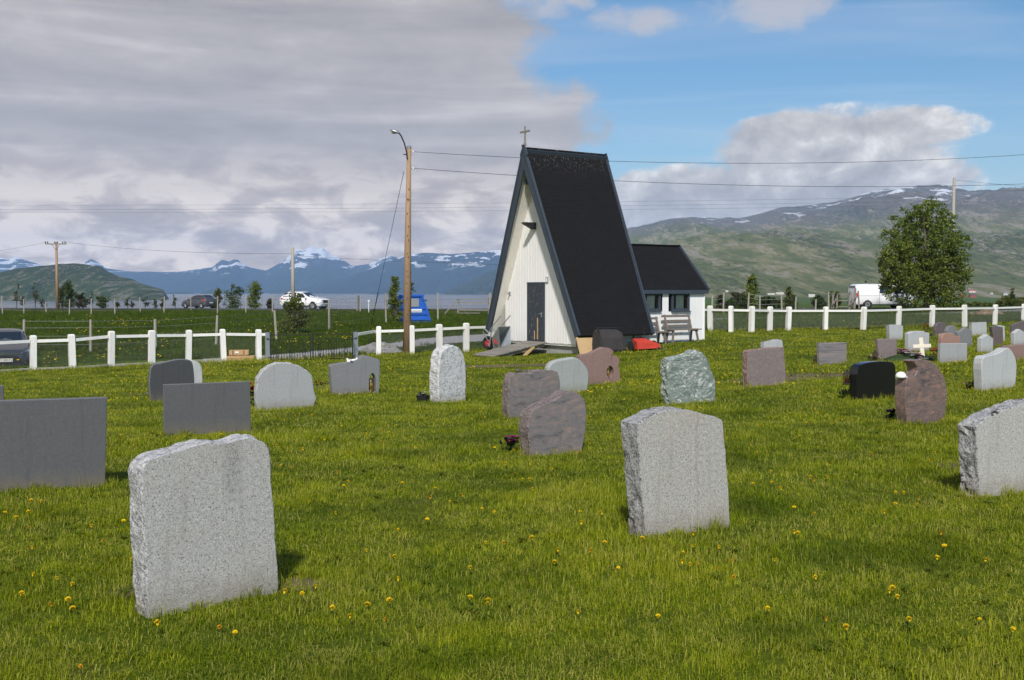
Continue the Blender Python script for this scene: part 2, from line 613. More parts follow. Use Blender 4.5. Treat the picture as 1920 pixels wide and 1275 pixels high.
M['hewn_brown'] = granite('hewn_brown', (.20, .16, .15), (.10, .08, .078), (.32, .26, .24), 40, bstr=.9, bdist=.02, stain=.1)
M['hewn_pink'] = granite('hewn_pink', (.27, .18, .155), (.14, .09, .08), (.38, .27, .24), 40, bstr=.9, bdist=.02, stain=.1)


def black_polish():
    m_, t = new_mat('black_polished_granite')
    c = t.n('ShaderNodeTexCoord').outputs['Object']
    a = t.noise(c, 120, 3)
    return finish(m_, t, t.mix(a, (.006, .006, .007), (.014, .014, .016)), 0.12, 0, None, spec=0.5)


M['black_polish'] = black_polish()


def painted_wood(name, col, grime=(.30, .28, .24), rough=.65, gscale=3.0, gamt=.25, peel=0.0, under=(.32, .27, .21)):
    m_, t = new_mat(name)
    g = t.n('ShaderNodeNewGeometry').outputs['Position']
    st = t.n('ShaderNodeMapping', Vector=g, Scale=(6, 6, 0.7)).outputs[0]
    a = t.noise(st, gscale, 6, 0.65)
    b = t.noise(g, 2.2, 5, 0.6)
    k = t.mix(t.m('MULTIPLY', t.ss(a, .45, .75), gamt), col, grime)
    k = t.mix(t.m('MULTIPLY', t.ss(b, .45, .7), .15), k, tuple(x * .75 for x in col))
    if peel:
        p = t.noise(t.n('ShaderNodeMapping', Vector=g, Scale=(9, 9, 1.6)).outputs[0], 3.2, 6, 0.7)
        k = t.mix(t.m('MULTIPLY', t.ss(p, .60, .64), peel), k, under)
    return finish(m_, t, k, rough, 0, t.noise(st, 22, 4), .2, .004, .4)


M['white_wood'] = painted_wood('white_painted_boards', (.84, .832, .81), grime=(.62, .605, .57), gamt=.22)
M['white_post'] = painted_wood('white_painted_posts', (.80, .785, .74), grime=(.42, .38, .31), gamt=.32, peel=.35, under=(.35, .31, .26))
M['soffit'] = painted_wood('white_painted_soffit', (.80, .76, .69))
M['blue_trim'] = painted_wood('slate_blue_paint', (.040, .055, .075), grime=(.09, .10, .115), gamt=.4)
M['door_paint'] = painted_wood('worn_dark_door_paint', (.038, .048, .062), grime=(.07, .08, .09), peel=.85, under=(.36, .28, .18))
M['grey_wood'] = painted_wood('weathered_grey_wood', (.235, .215, .19), grime=(.12, .105, .09), gamt=.7)
M['bench_wood'] = painted_wood('bench_wood', (.19, .155, .125), grime=(.13, .115, .10), gamt=.7)
M['pale_wood'] = painted_wood('pale_field_posts', (.34, .315, .265), grime=(.17, .15, .12), gamt=.6)
M['pole_wood'] = painted_wood('utility_pole_wood', (.33, .215, .125), grime=(.16, .10, .06), gamt=.6, gscale=5)
M['new_wood'] = painted_wood('fresh_plywood', (.52, .36, .18), grime=(.36, .23, .11), gamt=.5)
M['crate_wood'] = painted_wood('crate_wood', (.50, .31, .15), grime=(.30, .18, .09), gamt=.5)
M['concrete'] = simple('concrete', (.33, .325, .31), .9, var=.2, scale=5, bstr=.4)
M['galv'] = simple('galvanised_steel', (.42, .44, .46), .42, 0.75, var=.10, scale=14)
M['tray'] = simple('zinc_tray', (.36, .38, .40), .38, 0.7, var=.12, scale=6)
M['dark_steel'] = simple('dark_steel', (.030, .031, .033), .55, 0.3)
M['rubber'] = simple('black_rubber', (.018, .018, .018), .85)
M['black_plastic'] = simple('black_plastic', (.022, .022, .023), .5)
M['charcoal_cloth'] = simple('charcoal_canvas', (.045, .040, .038), .95, var=.25, scale=4, bstr=.5, bdist=.01)
M['red_paint'] = simple('red_paint', (.47, .045, .022), .5, var=.18, scale=6)
M['red_hub'] = simple('red_hub', (.45, .03, .04), .5)
M['blue_paint'] = simple('blue_container_paint', (.015, .105, .46), .5, var=.16, scale=3)
M['grey_lid'] = simple('grey_rubber_flap', (.25, .26, .26), .8)
M['white_paint'] = simple('white_paint', (.80, .80, .78), .55, var=.04)
M['cross_wood'] = simple('cross_cream_paint', (.80, .74, .60), .7, var=.06)
M['yellow'] = simple('yellow_plastic', (.70, .50, .02), .5)
M['brass'] = simple('brass', (.55, .34, .08), .3, .9)
M['copper_green'] = simple('verdigris_bell', (.055, .10, .085), .6, .3)
M['bronze'] = simple('dark_bronze', (.06, .045, .03), .45, .5)
M['candle'] = simple('candle_red', (.45, .02, .02), .4)
M['porcelain'] = simple('white_porcelain', (.85, .84, .80), .25, var=.03)
M['gravel_stone'] = simple('gravel_stone', (.27, .265, .26), .9, var=.3, scale=3)
M['soil'] = simple('bare_soil', (.13, .095, .06), .95, var=.3, scale=12, bstr=.8, bdist=.02)
M['curtain'] = simple('curtain_cloth', (.72, .68, .58), .9, var=.06, scale=20)
M['red_wood'] = simple('red_brown_wood', (.22, .075, .04), .6)
M['room_dark'] = simple('room_inside', (.06, .055, .05), .9)


def glass_mat(name='window_glass', tint=(.9, .95, .95)):
    m_, t = new_mat(name)
    g = t.n('ShaderNodeBsdfGlossy', Color=(1, 1, 1), Roughness=0.02)
    tr = t.n('ShaderNodeBsdfTransparent', Color=tint)
    fr = t.n('ShaderNodeFresnel', IOR=1.5)
    mx = t.n('ShaderNodeMixShader', i0=fr.outputs[0])
    t.t.links.new(tr.outputs[0], mx.inputs[1])
    t.t.links.new(g.outputs[0], mx.inputs[2])
    o = t.n('ShaderNodeOutputMaterial')
    t.t.links.new(mx.outputs[0], o.inputs[0])
    return m_


M['glass'] = glass_mat()
M['car_glass'] = simple('tinted_car_glass', (.018, .024, .030), .06, 0, var=.02, spec=.8)


def car_paint(name, col, metal=0.0):
    m_, t = new_mat(name)
    return finish(m_, t, col, .35, metal, None, spec=.5, coat=.8)


M['paint_grey'] = car_paint('metallic_grey_paint', (.085, .09, .105), .35)
M['paint_dark'] = car_paint('metallic_charcoal_paint', (.055, .058, .068), .35)
M['paint_white'] = car_paint('white_car_paint', (.80, .80, .80))
M['lamp_red'] = simple('red_lamp_glass', (.55, .02, .015), .15)
M['lamp_clear'] = simple('clear_lamp_glass', (.55, .58, .60), .12, .2)
M['chrome'] = simple('chrome', (.7, .7, .72), .12, 1.0, var=.02)
M['plate_white'] = simple('plate_white', (.75, .75, .73), .4, var=.02)
M['plate_blue'] = simple('plate_blue', (.02, .06, .45), .4, var=.02)

# ------------------------------------------------------------------ ground, water, hills
def pos_mat(name):
    m_, t = new_mat(name)
    return m_, t, t.n('ShaderNodeNewGeometry').outputs['Position']


def grass_ground(name, a, b, c_, dry, rough=.95):
    m_, t, p = pos_mat(name)
    n1 = t.noise(p, .35, 5, .6)
    n2 = t.noise(p, 2.6, 6, .65)
    n3 = t.noise(p, 26, 5, .7)
    f = t.m('ADD', t.m('MULTIPLY', n1, .3), t.m('ADD', t.m('MULTIPLY', n2, .3), t.m('MULTIPLY', n3, .4)))
    k = t.ramp(f, [(.34, a), (.5, b), (.64, c_)])
    k = t.mix(t.m('MULTIPLY', t.ss(t.noise(p, .8, 5, .6), .54, .72), .6), k, dry)
    return finish(m_, t, k, rough, 0, t.m('ADD', n3, n2), .8, .06, .1)


M['lawn'] = grass_ground('lawn_turf', (.045, .068, .005), (.090, .122, .007), (.135, .160, .012), (.15, .13, .035))
M['field'] = grass_ground('meadow_turf', (.035, .065, .010), (.062, .100, .014), (.09, .125, .02), (.085, .09, .03))
M['verge'] = grass_ground('rough_verge', (.06, .06, .02), (.085, .085, .03), (.11, .095, .04), (.12, .085, .04))


def gravel_mat(name, col):
    m_, t, p = pos_mat(name)
    v = t.n('ShaderNodeTexVoronoi', Vector=p, Scale=26.0)
    n1 = t.noise(p, 1.2, 6, .65)
    g = t.sep(v.outputs['Color'])[0]
    k = t.mix(g, tuple(x * .65 for x in col), tuple(min(1, x * 1.3) for x in col))
    k = t.mix(t.m('MULTIPLY', t.ss(n1, .5, .75), .35), k, (.17, .15, .11))
    return finish(m_, t, k, .95, 0, v.outputs['Distance'], .6, .02, .2)


M['gravel'] = gravel_mat('grey_gravel', (.30, .295, .29))
M['asphalt'] = gravel_mat('worn_asphalt', (.075, .076, .078))

# one big sheet out to the foot of the hills
xs, ys = [], []
x = 0.0
while x < 3600:
    xs.append(x)
    x += 0.9 if x < 30 else 2.5 if x < 70 else max(2.5, x * 0.09)
xs = [-q for q in xs[:0:-1]] + xs
y = -160.0
while y < 2700:
    ys.append(y)
    y += 12 if y < -12 else 1.2 if y < 70 else 2.0 if y < 150 else max(2.5, (y - 100) * 0.05)
b = MB()
b.v = [(qx, qy, G(qx, qy) - 0.03 * (1 if qy > 20 else 1)) for qy in ys for qx in xs]
nx = len(xs)
b.f = [(j * nx + i, j * nx + i + 1, (j + 1) * nx + i + 1, (j + 1) * nx + i) for j in range(len(ys) - 1) for i in range(nx - 1)]
b.mi = [0] * len(b.f)
ground = tag(b.build('ground', M['field'], smooth=True), kind='structure')


def strip(name, cols, mat, lift, smooth=True):
    """cols: rows of points across; laid over the ground"""
    q = MB()
    n_ = len(cols[0])
    for row in cols:
        for px_, py_ in row:
            q.v.append((px_, py_, G(px_, py_) + lift))
    for j in range(len(cols) - 1):
        for i in range(n_ - 1):
            q.f.append((j * n_ + i, j * n_ + i + 1, (j + 1) * n_ + i + 1, (j + 1) * n_ + i))
    q.mi = [0] * len(q.f)
    return tag(q.build(name, mat, smooth=smooth), kind='structure')


# the mown churchyard
rows = []
for j in range(110):
    t_ = j / 109.0
    rows.append([(qx * 0.6, lerp(-6.0, fence_y(qx * 0.6) + 0.15, t_ ** 1.15)) for qx in range(-60, 76)])
lawn = strip('churchyard_lawn', rows, M['lawn'], 0.0)

# gravel track outside the fence, running from the gate to the right
up_e = [(380, 672), (440, 668), (500, 664), (560, 658), (615, 651.5), (671, 646), (774, 634.5), (874, 628), (960, 622), (1120, 609), (1320, 597), (1483, 594), (1601, 591), (1691, 588), (1792, 585.5), (1916, 579.5), (2150, 576)]
lo_e = [(380, 680), (440, 677), (505, 675), (585, 674), (640, 672), (690, 664), (774, 650), (874, 641), (960, 636), (1120, 619), (1320, 603.5), (1483, 598), (1601, 594), (1691, 591), (1792, 589.5), (1916, 584), (2150, 580)]


def dense(pts, k=6):
    o = []
    for a_, b_ in zip(pts, pts[1:]):
        for i in range(k):
            o.append(a_.lerp(b_, i / k))
    o.append(pts[-1])
    return o


ue = dense([gp(*q) for q in up_e])
le = dense([gp(*q) for q in lo_e])
rows = []
for i, (a_, b_) in enumerate(zip(ue, le)):
    jit = 0.12 * noise.noise(Vector((i * .7, 0, 0)))
    rows.append([tuple(a_.lerp(b_, t_ + jit * .2).xy) for t_ in (0, .2, .4, .6, .8, 1)])
track = strip('gravel_track', rows, M['gravel'], -0.008)

# public road on the crest with a rough verge on the near side
rows, rows2 = [], []
for i in range(-110, 100):
    qx = i * 1.6
    ry = road_y(qx)
    rows.append([(qx, ry + o_) for o_ in (-3.2, -1.6, 0, 1.6, 3.2)])
    rows2.append([(qx, ry - 3.3 - o_) for o_ in (0, 2.5, 5, 8, 11)])
road = strip('road', rows, M['asphalt'], 0.03)
verge = strip('road_verge', rows2, M['verge'], -0.012)

# fjord
SEA = -15.0


def sea_mat():
    m_, t, p = pos_mat('fjord_water')
    n1 = t.noise(t.n('ShaderNodeMapping', Vector=p, Scale=(.02, .08, .02)).outputs[0], 1.0, 6, .65)
    n2 = t.noise(t.n('ShaderNodeMapping', Vector=p, Scale=(.0008, .006, .001)).outputs[0], 1.0, 5, .6)
    k = t.mix(n2, (.018, .035, .05), (.035, .055, .07))
    return finish(m_, t, k, t.m('MULTIPLY_ADD', n2, .2, .10), 0, n1, .35, 3.0, .5)


b = MB()
b.quad((-21500, 90, SEA), (21500, 90, SEA), (21500, 12900, SEA), (-21500, 12900, SEA))
sea = tag(b.build('water', sea_mat()), kind='structure')


def hill_mat(name, low, low2, high, rock, z0, z1, snow_z=None, snow_amt=.5, rock_amt=.5, sc=1.0):
    m_, t, p = pos_mat(name)
    z = t.sep(p)[2]
    p = t.n('ShaderNodeMapping', Vector=p, Scale=(1, .13, 1.0)).outputs[0]
    n1 = t.noise(p, .0022 * sc, 8, .62)
    n2 = t.noise(p, .011 * sc, 7, .68)
    n3 = t.noise(p, .06 * sc, 6, .75)
    lowc = t.mix(t.ss(n2, .42, .58), low, low2)
    h = t.m('ADD', z, t.m('MULTIPLY', t.m('SUBTRACT', n1, .5), (z1 - z0) * 1.6))
    k = t.mix(t.ss(h, z0, z1), lowc, high)
    rk = t.m('ADD', t.m('MULTIPLY', n2, .55), t.m('MULTIPLY', n3, .45))
    k = t.mix(t.m('MULTIPLY', t.ss(rk, .535, .565), rock_amt), k, rock)
    k = t.mix(t.m('MULTIPLY', t.ss(t.m('ADD', t.m('MULTIPLY', n3, .6), t.m('MULTIPLY', n1, .4)), .475, .42), .75), k, tuple(q * .38 for q in low))
    if snow_z is not None:
        s1 = t.noise(t.n('ShaderNodeMapping', Vector=p, Scale=(.0032 * sc, .004 * sc, .010 * sc)).outputs[0], 1.0, 7, .66)
        s2 = t.m('ADD', s1, t.m('MULTIPLY', t.m('SUBTRACT', z, snow_z), .00042))
        k = t.mix(t.m('MULTIPLY', t.ss(s2, .66 - .14 * snow_amt, .68 - .14 * snow_amt), t.ss(z, snow_z - 120, snow_z)), k, (.80, .82, .86))
    return finish(m_, t, k, .95, 0, t.m('ADD', t.m('MULTIPLY', n2, 2.0), n3), 1.0, 9.0, .1)


def hill(name, prof, yr, yf, foot, mat, nu=200, nv=90, amp=1.0, powr=1.1, seed=0, label=None, du=None, nscale=900.0):
    """a heightfield: the ridge line stands at depth yr, the foot at yf"""
    u0, u1 = prof[0][0], prof[-1][0]
    q = MB()
    for j in range(nv):
        t_ = j / (nv - 1) * 1.45
        yy = lerp(yf, yr, t_)
        for i in range(nu):
            px_ = lerp(u0, u1, i / (nu - 1))
            u_ = (px_ - CX) / FPX
            zr = EYE + (HOR - interp(prof, px_)) / FPX * yr
            hh = zr - foot
            s_ = t_ ** powr if t_ <= 1 else 1 - (t_ - 1) ** 1.3 * 2.0
            p_ = Vector((u_ * yy / nscale, yy / nscale * .45, seed * 5.3))
            n_ = noise.fractal(p_, .9, 2.1, 8) * .5 + noise.ridged_multi_fractal(p_ * 2.3, .8, 2.0, 7, 1.0, 2.0) * .22 - .18
            wgt = amp * hh * (.30 * min(1, 2.6 * t_) * max(0.26, 1 - max(0, t_ - .62) * 2.0))
            z_ = foot + hh * s_ + n_ * wgt
            e_ = min(1.0, min(i, nu - 1 - i) / (nu * .04))
            q.v.append((u_ * yy, yy, lerp(foot - 30, z_, e_)))
    q.f = [(j * nu + i, j * nu + i + 1, (j + 1) * nu + i + 1, (j + 1) * nu + i) for j in range(nv - 1) for i in range(nu - 1)]
    q.mi = [0] * len(q.f)
    o = q.build(name, mat, smooth=True)
    tag(o, label, kind='structure')
    return o


# the broad fell on the right
fell = [(985, 560), (1020, 530), (1060, 500), (1100, 470), (1160, 436), (1240, 418), (1300, 407), (1345, 409), (1390, 402), (1450, 391), (1500, 388), (1560, 384),
        (1620, 372), (1680, 362), (1720, 358), (1760, 362), (1820, 370), (1900, 376), (1990, 378), (2150, 372), (2350, 390), (2600, 420), (3000, 450), (3600, 500)]
fell_o = hill('fell_hill', fell, 6200, 1500, -9.0,
     hill_mat('fell_slopes', (.120, .138, .036), (.250, .232, .095), (.155, .132, .105), (.33, .28, .23), 170, 330, 385, .62, .8, 1.9),
     330, 150, 1.25, 1.05, 1, 'broad green and grey fell with snow patches beyond the road')
# dark shoulder that comes in from the right
shoulder = [(1640, 560), (1700, 520), (1760, 470), (1810, 442), (1860, 430), (1920, 421), (2000, 410), (2200, 395), (2500, 420), (3000, 470)]
hill('spur_hill', shoulder, 4300, 2300, -9.0,
     hill_mat('spur_slopes', (.035, .055, .022), (.06, .08, .03), (.05, .058, .045), (.11, .105, .09), 220, 420, None, 0, .25),  # much darker greens than the fell behind it
     150, 70, .5, .95, 2, 'dark-toned spur of the fell')
# green headland across the water
head = [(-420, 560), (-300, 520), (-160, 505), (0, 511), (40, 503), (70, 499), (110, 496), (145, 494), (175, 498), (190, 500), (205, 511), (225, 519), (252, 524), (262, 530), (290, 538), (322, 548), (338, 551)]
hill('headland_hill', head, 2300, 2000, -16.5,
     hill_mat('headland_slopes', (.060, .095, .026), (.125, .150, .045), (.062, .090, .030), (.34, .30, .25), 15, 60, None, 0, .75, 6.0),
     200, 60, .7, .75, 3, 'green rocky headland across the water', nscale=130.0)
# far ranges, their tops up in the cloud
fa = [(-600, 520), (-300, 486), (-100, 480), (0, 480), (18, 483), (34, 479), (60, 490), (100, 505), (150, 498), (172, 485), (182, 490), (200, 503), (240, 510), (300, 512), (340, 510), (400, 502), (418, 488), (430, 492), (444, 485), (462, 500), (500, 508), (530, 492), (548, 476),
      (560, 466), (572, 470), (584, 461), (596, 468), (606, 462), (618, 474), (640, 482), (660, 497), (690, 494), (715, 484), (735, 478), (755, 490), (820, 500), (900, 520), (1050, 548)]
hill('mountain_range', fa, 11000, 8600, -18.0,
     hill_mat('far_peaks', (.030, .050, .050), (.042, .062, .058), (.055, .065, .080), (.07, .075, .09), 170, 300, 240, .85, .3, 1.3),  # rock colour tinted blue to add to the distance haze
     300, 110, 1.5, 1.0, 4, 'snowy blue mountain range far across the fjord', nscale=1500.0)
fb = [(480, 556), (560, 540), (640, 523), (690, 506), (735, 488), (765, 475), (800, 472), (845, 474), (880, 472), (915, 469), (960, 467), (1050, 462), (1180, 466), (1300, 490), (1450, 530), (1600, 560)]
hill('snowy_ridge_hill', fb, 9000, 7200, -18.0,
     hill_mat('near_range', (.030, .050, .050), (.040, .058, .055), (.050, .060, .075), (.07, .075, .09), 170, 300, 250, .75, .3, 2.0),  # same blue tint, part of the haze put into the colour
     240, 90, .9, .9, 5, 'blue ridge with a snow-streaked crest beside the chapel', nscale=1300.0)
fc_ = [(810, 553), (835, 547), (860, 536), (890, 522), (915, 511), (950, 497), (1000, 480), (1080, 470), (1200, 480), (1350, 520), (1500, 560)]
hill('dark_slope_hill', fc_, 6300, 5400, -17.0,
     hill_mat('near_slope', (.030, .045, .025), (.045, .06, .03), (.045, .055, .04), (.09, .085, .075), 200, 400, None, 0, .3, .7),
     140, 60, .45, .85, 6, 'darker wooded slope by the fjord next to the chapel', nscale=900.0)
for i, (a_, b_, t_, yy) in enumerate([(372, 440, 540.5, 6900), (498, 590, 540, 7600), (300, 372, 547.2, 6500), (690, 725, 548.5, 6000)]):
    pr = [(a_, 552), (lerp(a_, b_, .3), lerp(550, t_, .7)), (lerp(a_, b_, .55), t_), (lerp(a_, b_, .8), lerp(550, t_, .5)), (b_, 552)]
    hill('islet_hill', pr, yy, yy - 220, -16.5, hill_mat('islet_slopes', (.04, .06, .03), (.06, .075, .035), (.05, .065, .03), (.12, .11, .10), 30, 60, None, 0, .3, 2.0),
         40, 14, .3, .8, 10 + i, 'low islet in the fjord', nscale=300.0)

# the air: one closed box round everything
hm = bpy.data.materials.new('thin_haze')
hm.use_nodes = True
ht = NT(hm.node_tree)
pv = ht.n('ShaderNodeVolumePrincipled', Color=(.40, .63, 1.0), Density=7.6e-5, Anisotropy=0.0)
ho = ht.n('ShaderNodeOutputMaterial')
ht.t.links.new(pv.outputs[0], ho.inputs['Volume'])
b = MB()
b.box((0, 5600, 322), (44000, 15000, 680))
haze = b.build('haze', hm)
tag(haze, kind='stuff')

# ------------------------------------------------------------------ chapel
CHA = R(34)
B1 = at(1086, 629.6, 33.7)
CHO = Vector((B1.x, B1.y, 0))
CHM = Matrix.Translation(CHO) @ Matrix.Rotation(CHA, 4, 'Z')
CHI = CHM.inverted()
LX, LY = (CHM.to_3x3() @ Vector((1, 0, 0))), (CHM.to_3x3() @ Vector((0, 1, 0)))


def chl(px, py, plane, val):
    """picture point -> chapel-local point on the plane local x = val or y = val"""
    n_ = LX if plane == 'x' else LY
    p0 = CHM @ Vector((val, 0, 0) if plane == 'x' else (0, val, 0))
    return CHI @ on_plane(px, py, p0, n_)


def local_empty(name, p, label, cat, group=None, rz=0.0):
    wp = CHM @ Vector(p)
    return empty(name, wp, CHA + rz, label, cat, group)


def shingle_mat():
    m_, t = new_mat('black_roof_shingles')
    c = t.n('ShaderNodeTexCoord').outputs['Object']
    n1 = t.noise(c, 140, 3, .7)
    n2 = t.noise(c, 2.4, 5, .6)
    k = t.mix(t.m('ADD', t.m('MULTIPLY', n1, .6), t.m('MULTIPLY', n2, .4)), (.006, .006, .007), (.021, .020, .021))
    z = t.sep(c)[2]
    dr = t.noise(t.n('ShaderNodeMapping', Vector=c, Scale=(13, 13, .7)).outputs[0], 2.0, 5, .7)
    mk = t.m('MULTIPLY', t.ss(dr, .59, .66), t.ss(z, 5.35, 6.0))
    k = t.mix(t.m('MULTIPLY', mk, .6), k, (.38, .37, .34))
    return finish(m_, t, k, .93, 0, n1, .5, .006, .12)


M['shingle'] = shingle_mat()
chapel = empty('chapel', CHO, CHA, 'steep black-roofed white chapel with a cross and low side wing', 'chapel')
YR, ZR, ZE, W0 = 2.6, 6.28, 0.276, 5.2
OV = 0.36
ZB = -0.035                                     # foot of the cladding
# roof slabs, soffits and shingles
E = {s_: (Vector((0, 0 if s_ < 0 else W0, ZE)), Vector((-.25, YR, ZR)), Vector((3.1, YR, ZR)), Vector((3.0, 0 if s_ < 0 else W0, ZE))) for s_ in (-1, 1)}
for s_ in (-1, 1):
    e0, a0, a1, e1 = E[s_]
    up = (a0 + a1 - e0 - e1)
    up.x = 0
    up.normalize()
    nrm = Vector((0, s_ * up.z, abs(up.y)))      # outward
    th = .13
    q = MB()
    q.prism([e0, a0, a1, e1], nrm * -th)
    roof = q.build('roof', M['blue_trim'], chapel)
    q = MB()
    q.prism([p - nrm * (th + .004) + o_ for p, o_ in ((e0, Vector((.05, 0, 0))), (lerp(e0, a0, .93), Vector((.05, 0, 0))), (Vector((OV + .3, lerp(e0.y, YR, .93), lerp(ZE, ZR, .93))), Vector()), (Vector((OV + .3, e0.y, ZE)), Vector()))], nrm * -.018)
    q.build('soffit', M['soffit'], chapel)
    # courses of overlapping shingles, each tab its own little slab
    q = MB()
    L = (a0 - e0).dot(up)
    nc = 46
    rnd = random.Random(3)
    for k in range(nc):
        t0, t1 = k / nc, min(1.0, (k + 1.12) / nc)
        y0, z0 = lerp(e0.y, YR, t0), lerp(ZE, ZR, t0)
        y1, z1 = lerp(e0.y, YR, t1), lerp(ZE, ZR, t1)
        xa, xb = lerp(.0, -.25, t0) + .04, lerp(3.0, 3.1, t0) - .03
        nt = 9
        off = (k % 2) * .5
        for i in range(nt + 1):
            f0, f1 = max(0, (i - off) / nt), min(1, (i + 1 - off) / nt)
            if f1 - f0 < .02:
                continue
            u0, u1 = lerp(xa, xb, f0) + .004, lerp(xa, xb, f1) - .004
            h0 = .008 + rnd.uniform(-.002, .003)
            h1 = .004
            P0, P1 = Vector((0, y0, z0)), Vector((0, y1, z1))
            vs = [Vector((u, 0, 0)) + P for P in (P0, P1) for u in (u0, u1)]
            vs += [v + nrm * (h0 if j < 2 else h1) for j, v in enumerate(vs[:4])]
            vs = [v + nrm * .002 for v in vs]
            q.add(vs, [(4, 5, 7, 6), (0, 1, 5, 4), (0, 4, 6, 2), (1, 3, 7, 5)])
    tag(q.build('shingles', M['shingle'], roof), kind='stuff')
    # barge boards, front and rear
    for front in (True, False):
        c0, c1 = (e0, a0) if front else (e1, a1)
        dl_ = (c1 - c0)
        top_ext = dl_ * (0.018 if front else 0.012)
        c1 = c1 + top_ext
        hin, hout = (.17, .075) if front else (.12, .06)
        poly = [c0 + nrm * hout - dl_ * .002, c1 + nrm * hout * .4, c1 - nrm * hin - Vector((0, 0, .25)), c0 - nrm * hin - dl_ * .002]
        q = MB()
        q.prism(poly, Vector((-.055 if front else .055, 0, 0)))
        if front:
            poly2 = [c0 + nrm * .078, c1 + nrm * .03, c1 - nrm * .03, c0 + nrm * .02]
            q.prism([p + Vector((-.056, 0, 0)) for p in poly2], Vector((-.022, 0, 0)))
        q.build('barge_board', M['blue_trim'], chapel)
# ridge cap
q = MB()
q.beam((-.2, YR, ZR + .01), (3.08, YR, ZR + .01), .16, .05)
q.build('ridge_cap', M['shingle'], chapel)


def gable_z(y_, drop=.20):
    t_ = min(y_ / YR, (W0 - y_) / (W0 - YR))
    return lerp(ZE, ZR, t_) - drop


# front wall, board by board
d0 = chl(992.5, 638.5, 'x', OV)
d1 = chl(1021.2, 532, 'x', OV)
DY0, DY1, DZ0, DZ1 = d1.y, d0.y, d0.z, d1.z      # door: right edge has smaller y
rnd = random.Random(5)
bw = .155
yy = .62
while yy < 4.6:
    ya, yb = yy, min(yy + bw - .002, 4.62)
    ym = (ya + yb) / 2
    zb = ZB + rnd.uniform(-.012, .008)
    if ym > DY0 - .02 and ym < DY1 + .02:
        zb = DZ1 + .05
    za, zc = gable_z(ya), gable_z(yb)
    if min(za, zc) > zb + .05:
        q = MB()
        poly = [(OV, ya, zb), (OV, yb, zb), (OV, yb, zc)]
        if ya < YR < yb:
            poly.append((OV, YR, gable_z(YR)))
        poly.append((OV, ya, za))
        q.prism(poly, (-.020 - rnd.uniform(0, .003), 0, 0))
        q.build('wall_board', M['white_wood'], chapel)
        if ya > .7:
            q = MB()
            zt = min(gable_z(ya - .035), gable_z(ya + .035))
            zb2 = zb
            if ya > DY0 - .03 and ya < DY1 + .03:
                zb2 = DZ1 + .05
            if zt > zb2 + .05:
                q.prism([(OV - .0235, ya - .035, zb2), (OV - .0235, ya + .035, zb2), (OV - .0235, ya + .035, zt), (OV - .0235, ya - .035, zt)], (-.005, 0, 0))
                q.build('wall_batten', M['white_wood'], chapel)
    yy += bw
# inner shell keeps the light out behind the boards
q = MB()
q.prism([(OV + .003, .64, -.1), (OV + .003, 4.58, -.1), (OV + .003, 4.58, gable_z(4.58, .3)), (OV + .003, YR, gable_z(YR, .3)), (OV + .003, .64, gable_z(.64, .3))], (2.6, 0, 0))
q.build('inner_wall', M['white_wood'], chapel)
q = MB()
q.box((1.75, YR, -.40), (2.6, 3.9, .72))
q.box((1.75, YR, -.05), (2.5, 4.4, .12))
q.build('foundation', M['concrete'], chapel)
# door with planks, frame, handle
dr = MB().box((OV - .028, (DY0 + DY1) / 2, (DZ0 + DZ1) / 2), (.03, DY1 - DY0, DZ1 - DZ0)).build('door', M['door_paint'], chapel)
for i in range(6):
    a_ = lerp(DY0, DY1, i / 6) + .005
    b_ = lerp(DY0, DY1, (i + 1) / 6) - .005
    MB().box((OV - .05, (a_ + b_) / 2, (DZ0 + DZ1) / 2), (.014, b_ - a_, DZ1 - DZ0 - .01)).build('door_plank', M['door_paint'], dr)
MB().box((OV - .062, lerp(DY0, DY1, .36), DZ0 + .42), (.01, .045, .72)).build('bare_patch', M['new_wood'], dr)
MB().box((OV - .062, lerp(DY0, DY1, .56), DZ0 + .20), (.01, .035, .30)).build('bare_patch', M['new_wood'], dr)
MB().box((OV - .065, DY0 + .09, lerp(DZ0, DZ1, .46)), (.02, .05, .16)).tube([(OV - .07, DY0 + .09, lerp(DZ0, DZ1, .48)), (OV - .12, DY0 + .09, lerp(DZ0, DZ1, .48)), (OV - .12, DY0 + .2, lerp(DZ0, DZ1, .48))], .01, 6).build('door_handle', M['galv'], dr)
q = MB()
for ya in (DY0 - .03, DY1 + .03):
    q.box((OV - .035, ya, (DZ0 + DZ1) / 2), (.05, .05, DZ1 - DZ0 + .06))
q.box((OV - .036, (DY0 + DY1) / 2, DZ1 + .03), (.052, DY1 - DY0 + .12, .05))
q.build('door_frame', M['blue_trim'], chapel)
# small fittings on the front
p = chl(1027.5, 524.5, 'x', OV)
q = MB().box((OV - .05, p.y, p.z), (.02, .13, .19))
pl_ = q.build('plaque', M['galv'], chapel)
MB().box((OV - .062, p.y, p.z), (.006, .085, .14)).build('plaque_face', M['white_paint'], pl_)
for px_ in (949.6, 958):
    p = chl(px_, 550, 'x', OV)
    q = MB().box((OV - .055, p.y, p.z), (.03, .07, .10)).tube([(OV - .06, p.y, p.z + .07), (OV - .12, p.y, p.z + .02), (OV - .13, p.y, p.z - .05)], .022, 7)
    q.build('wall_hook', M['galv'], chapel)
p = chl(1004, 421, 'x', OV)
q = MB().prism([(OV - .04, p.y - .09, p.z + .06), (OV - .04, p.y - .09, p.z - .16), (OV - .12, p.y - .09, p.z - .16), (OV - .50, p.y - .09, p.z + .02), (OV - .50, p.y - .09, p.z + .06)], (0, .18, 0))
q.build('wall_lamp', M['dark_steel'], chapel)
bp_ = chl(991.5, 345, 'x', .02)
q = MB().tube([(OV - .04, bp_.y, bp_.z + .40), (-.05, bp_.y, bp_.z + .40)], .02, 6)
bk = q.build('bell_bracket', M['dark_steel'], chapel)
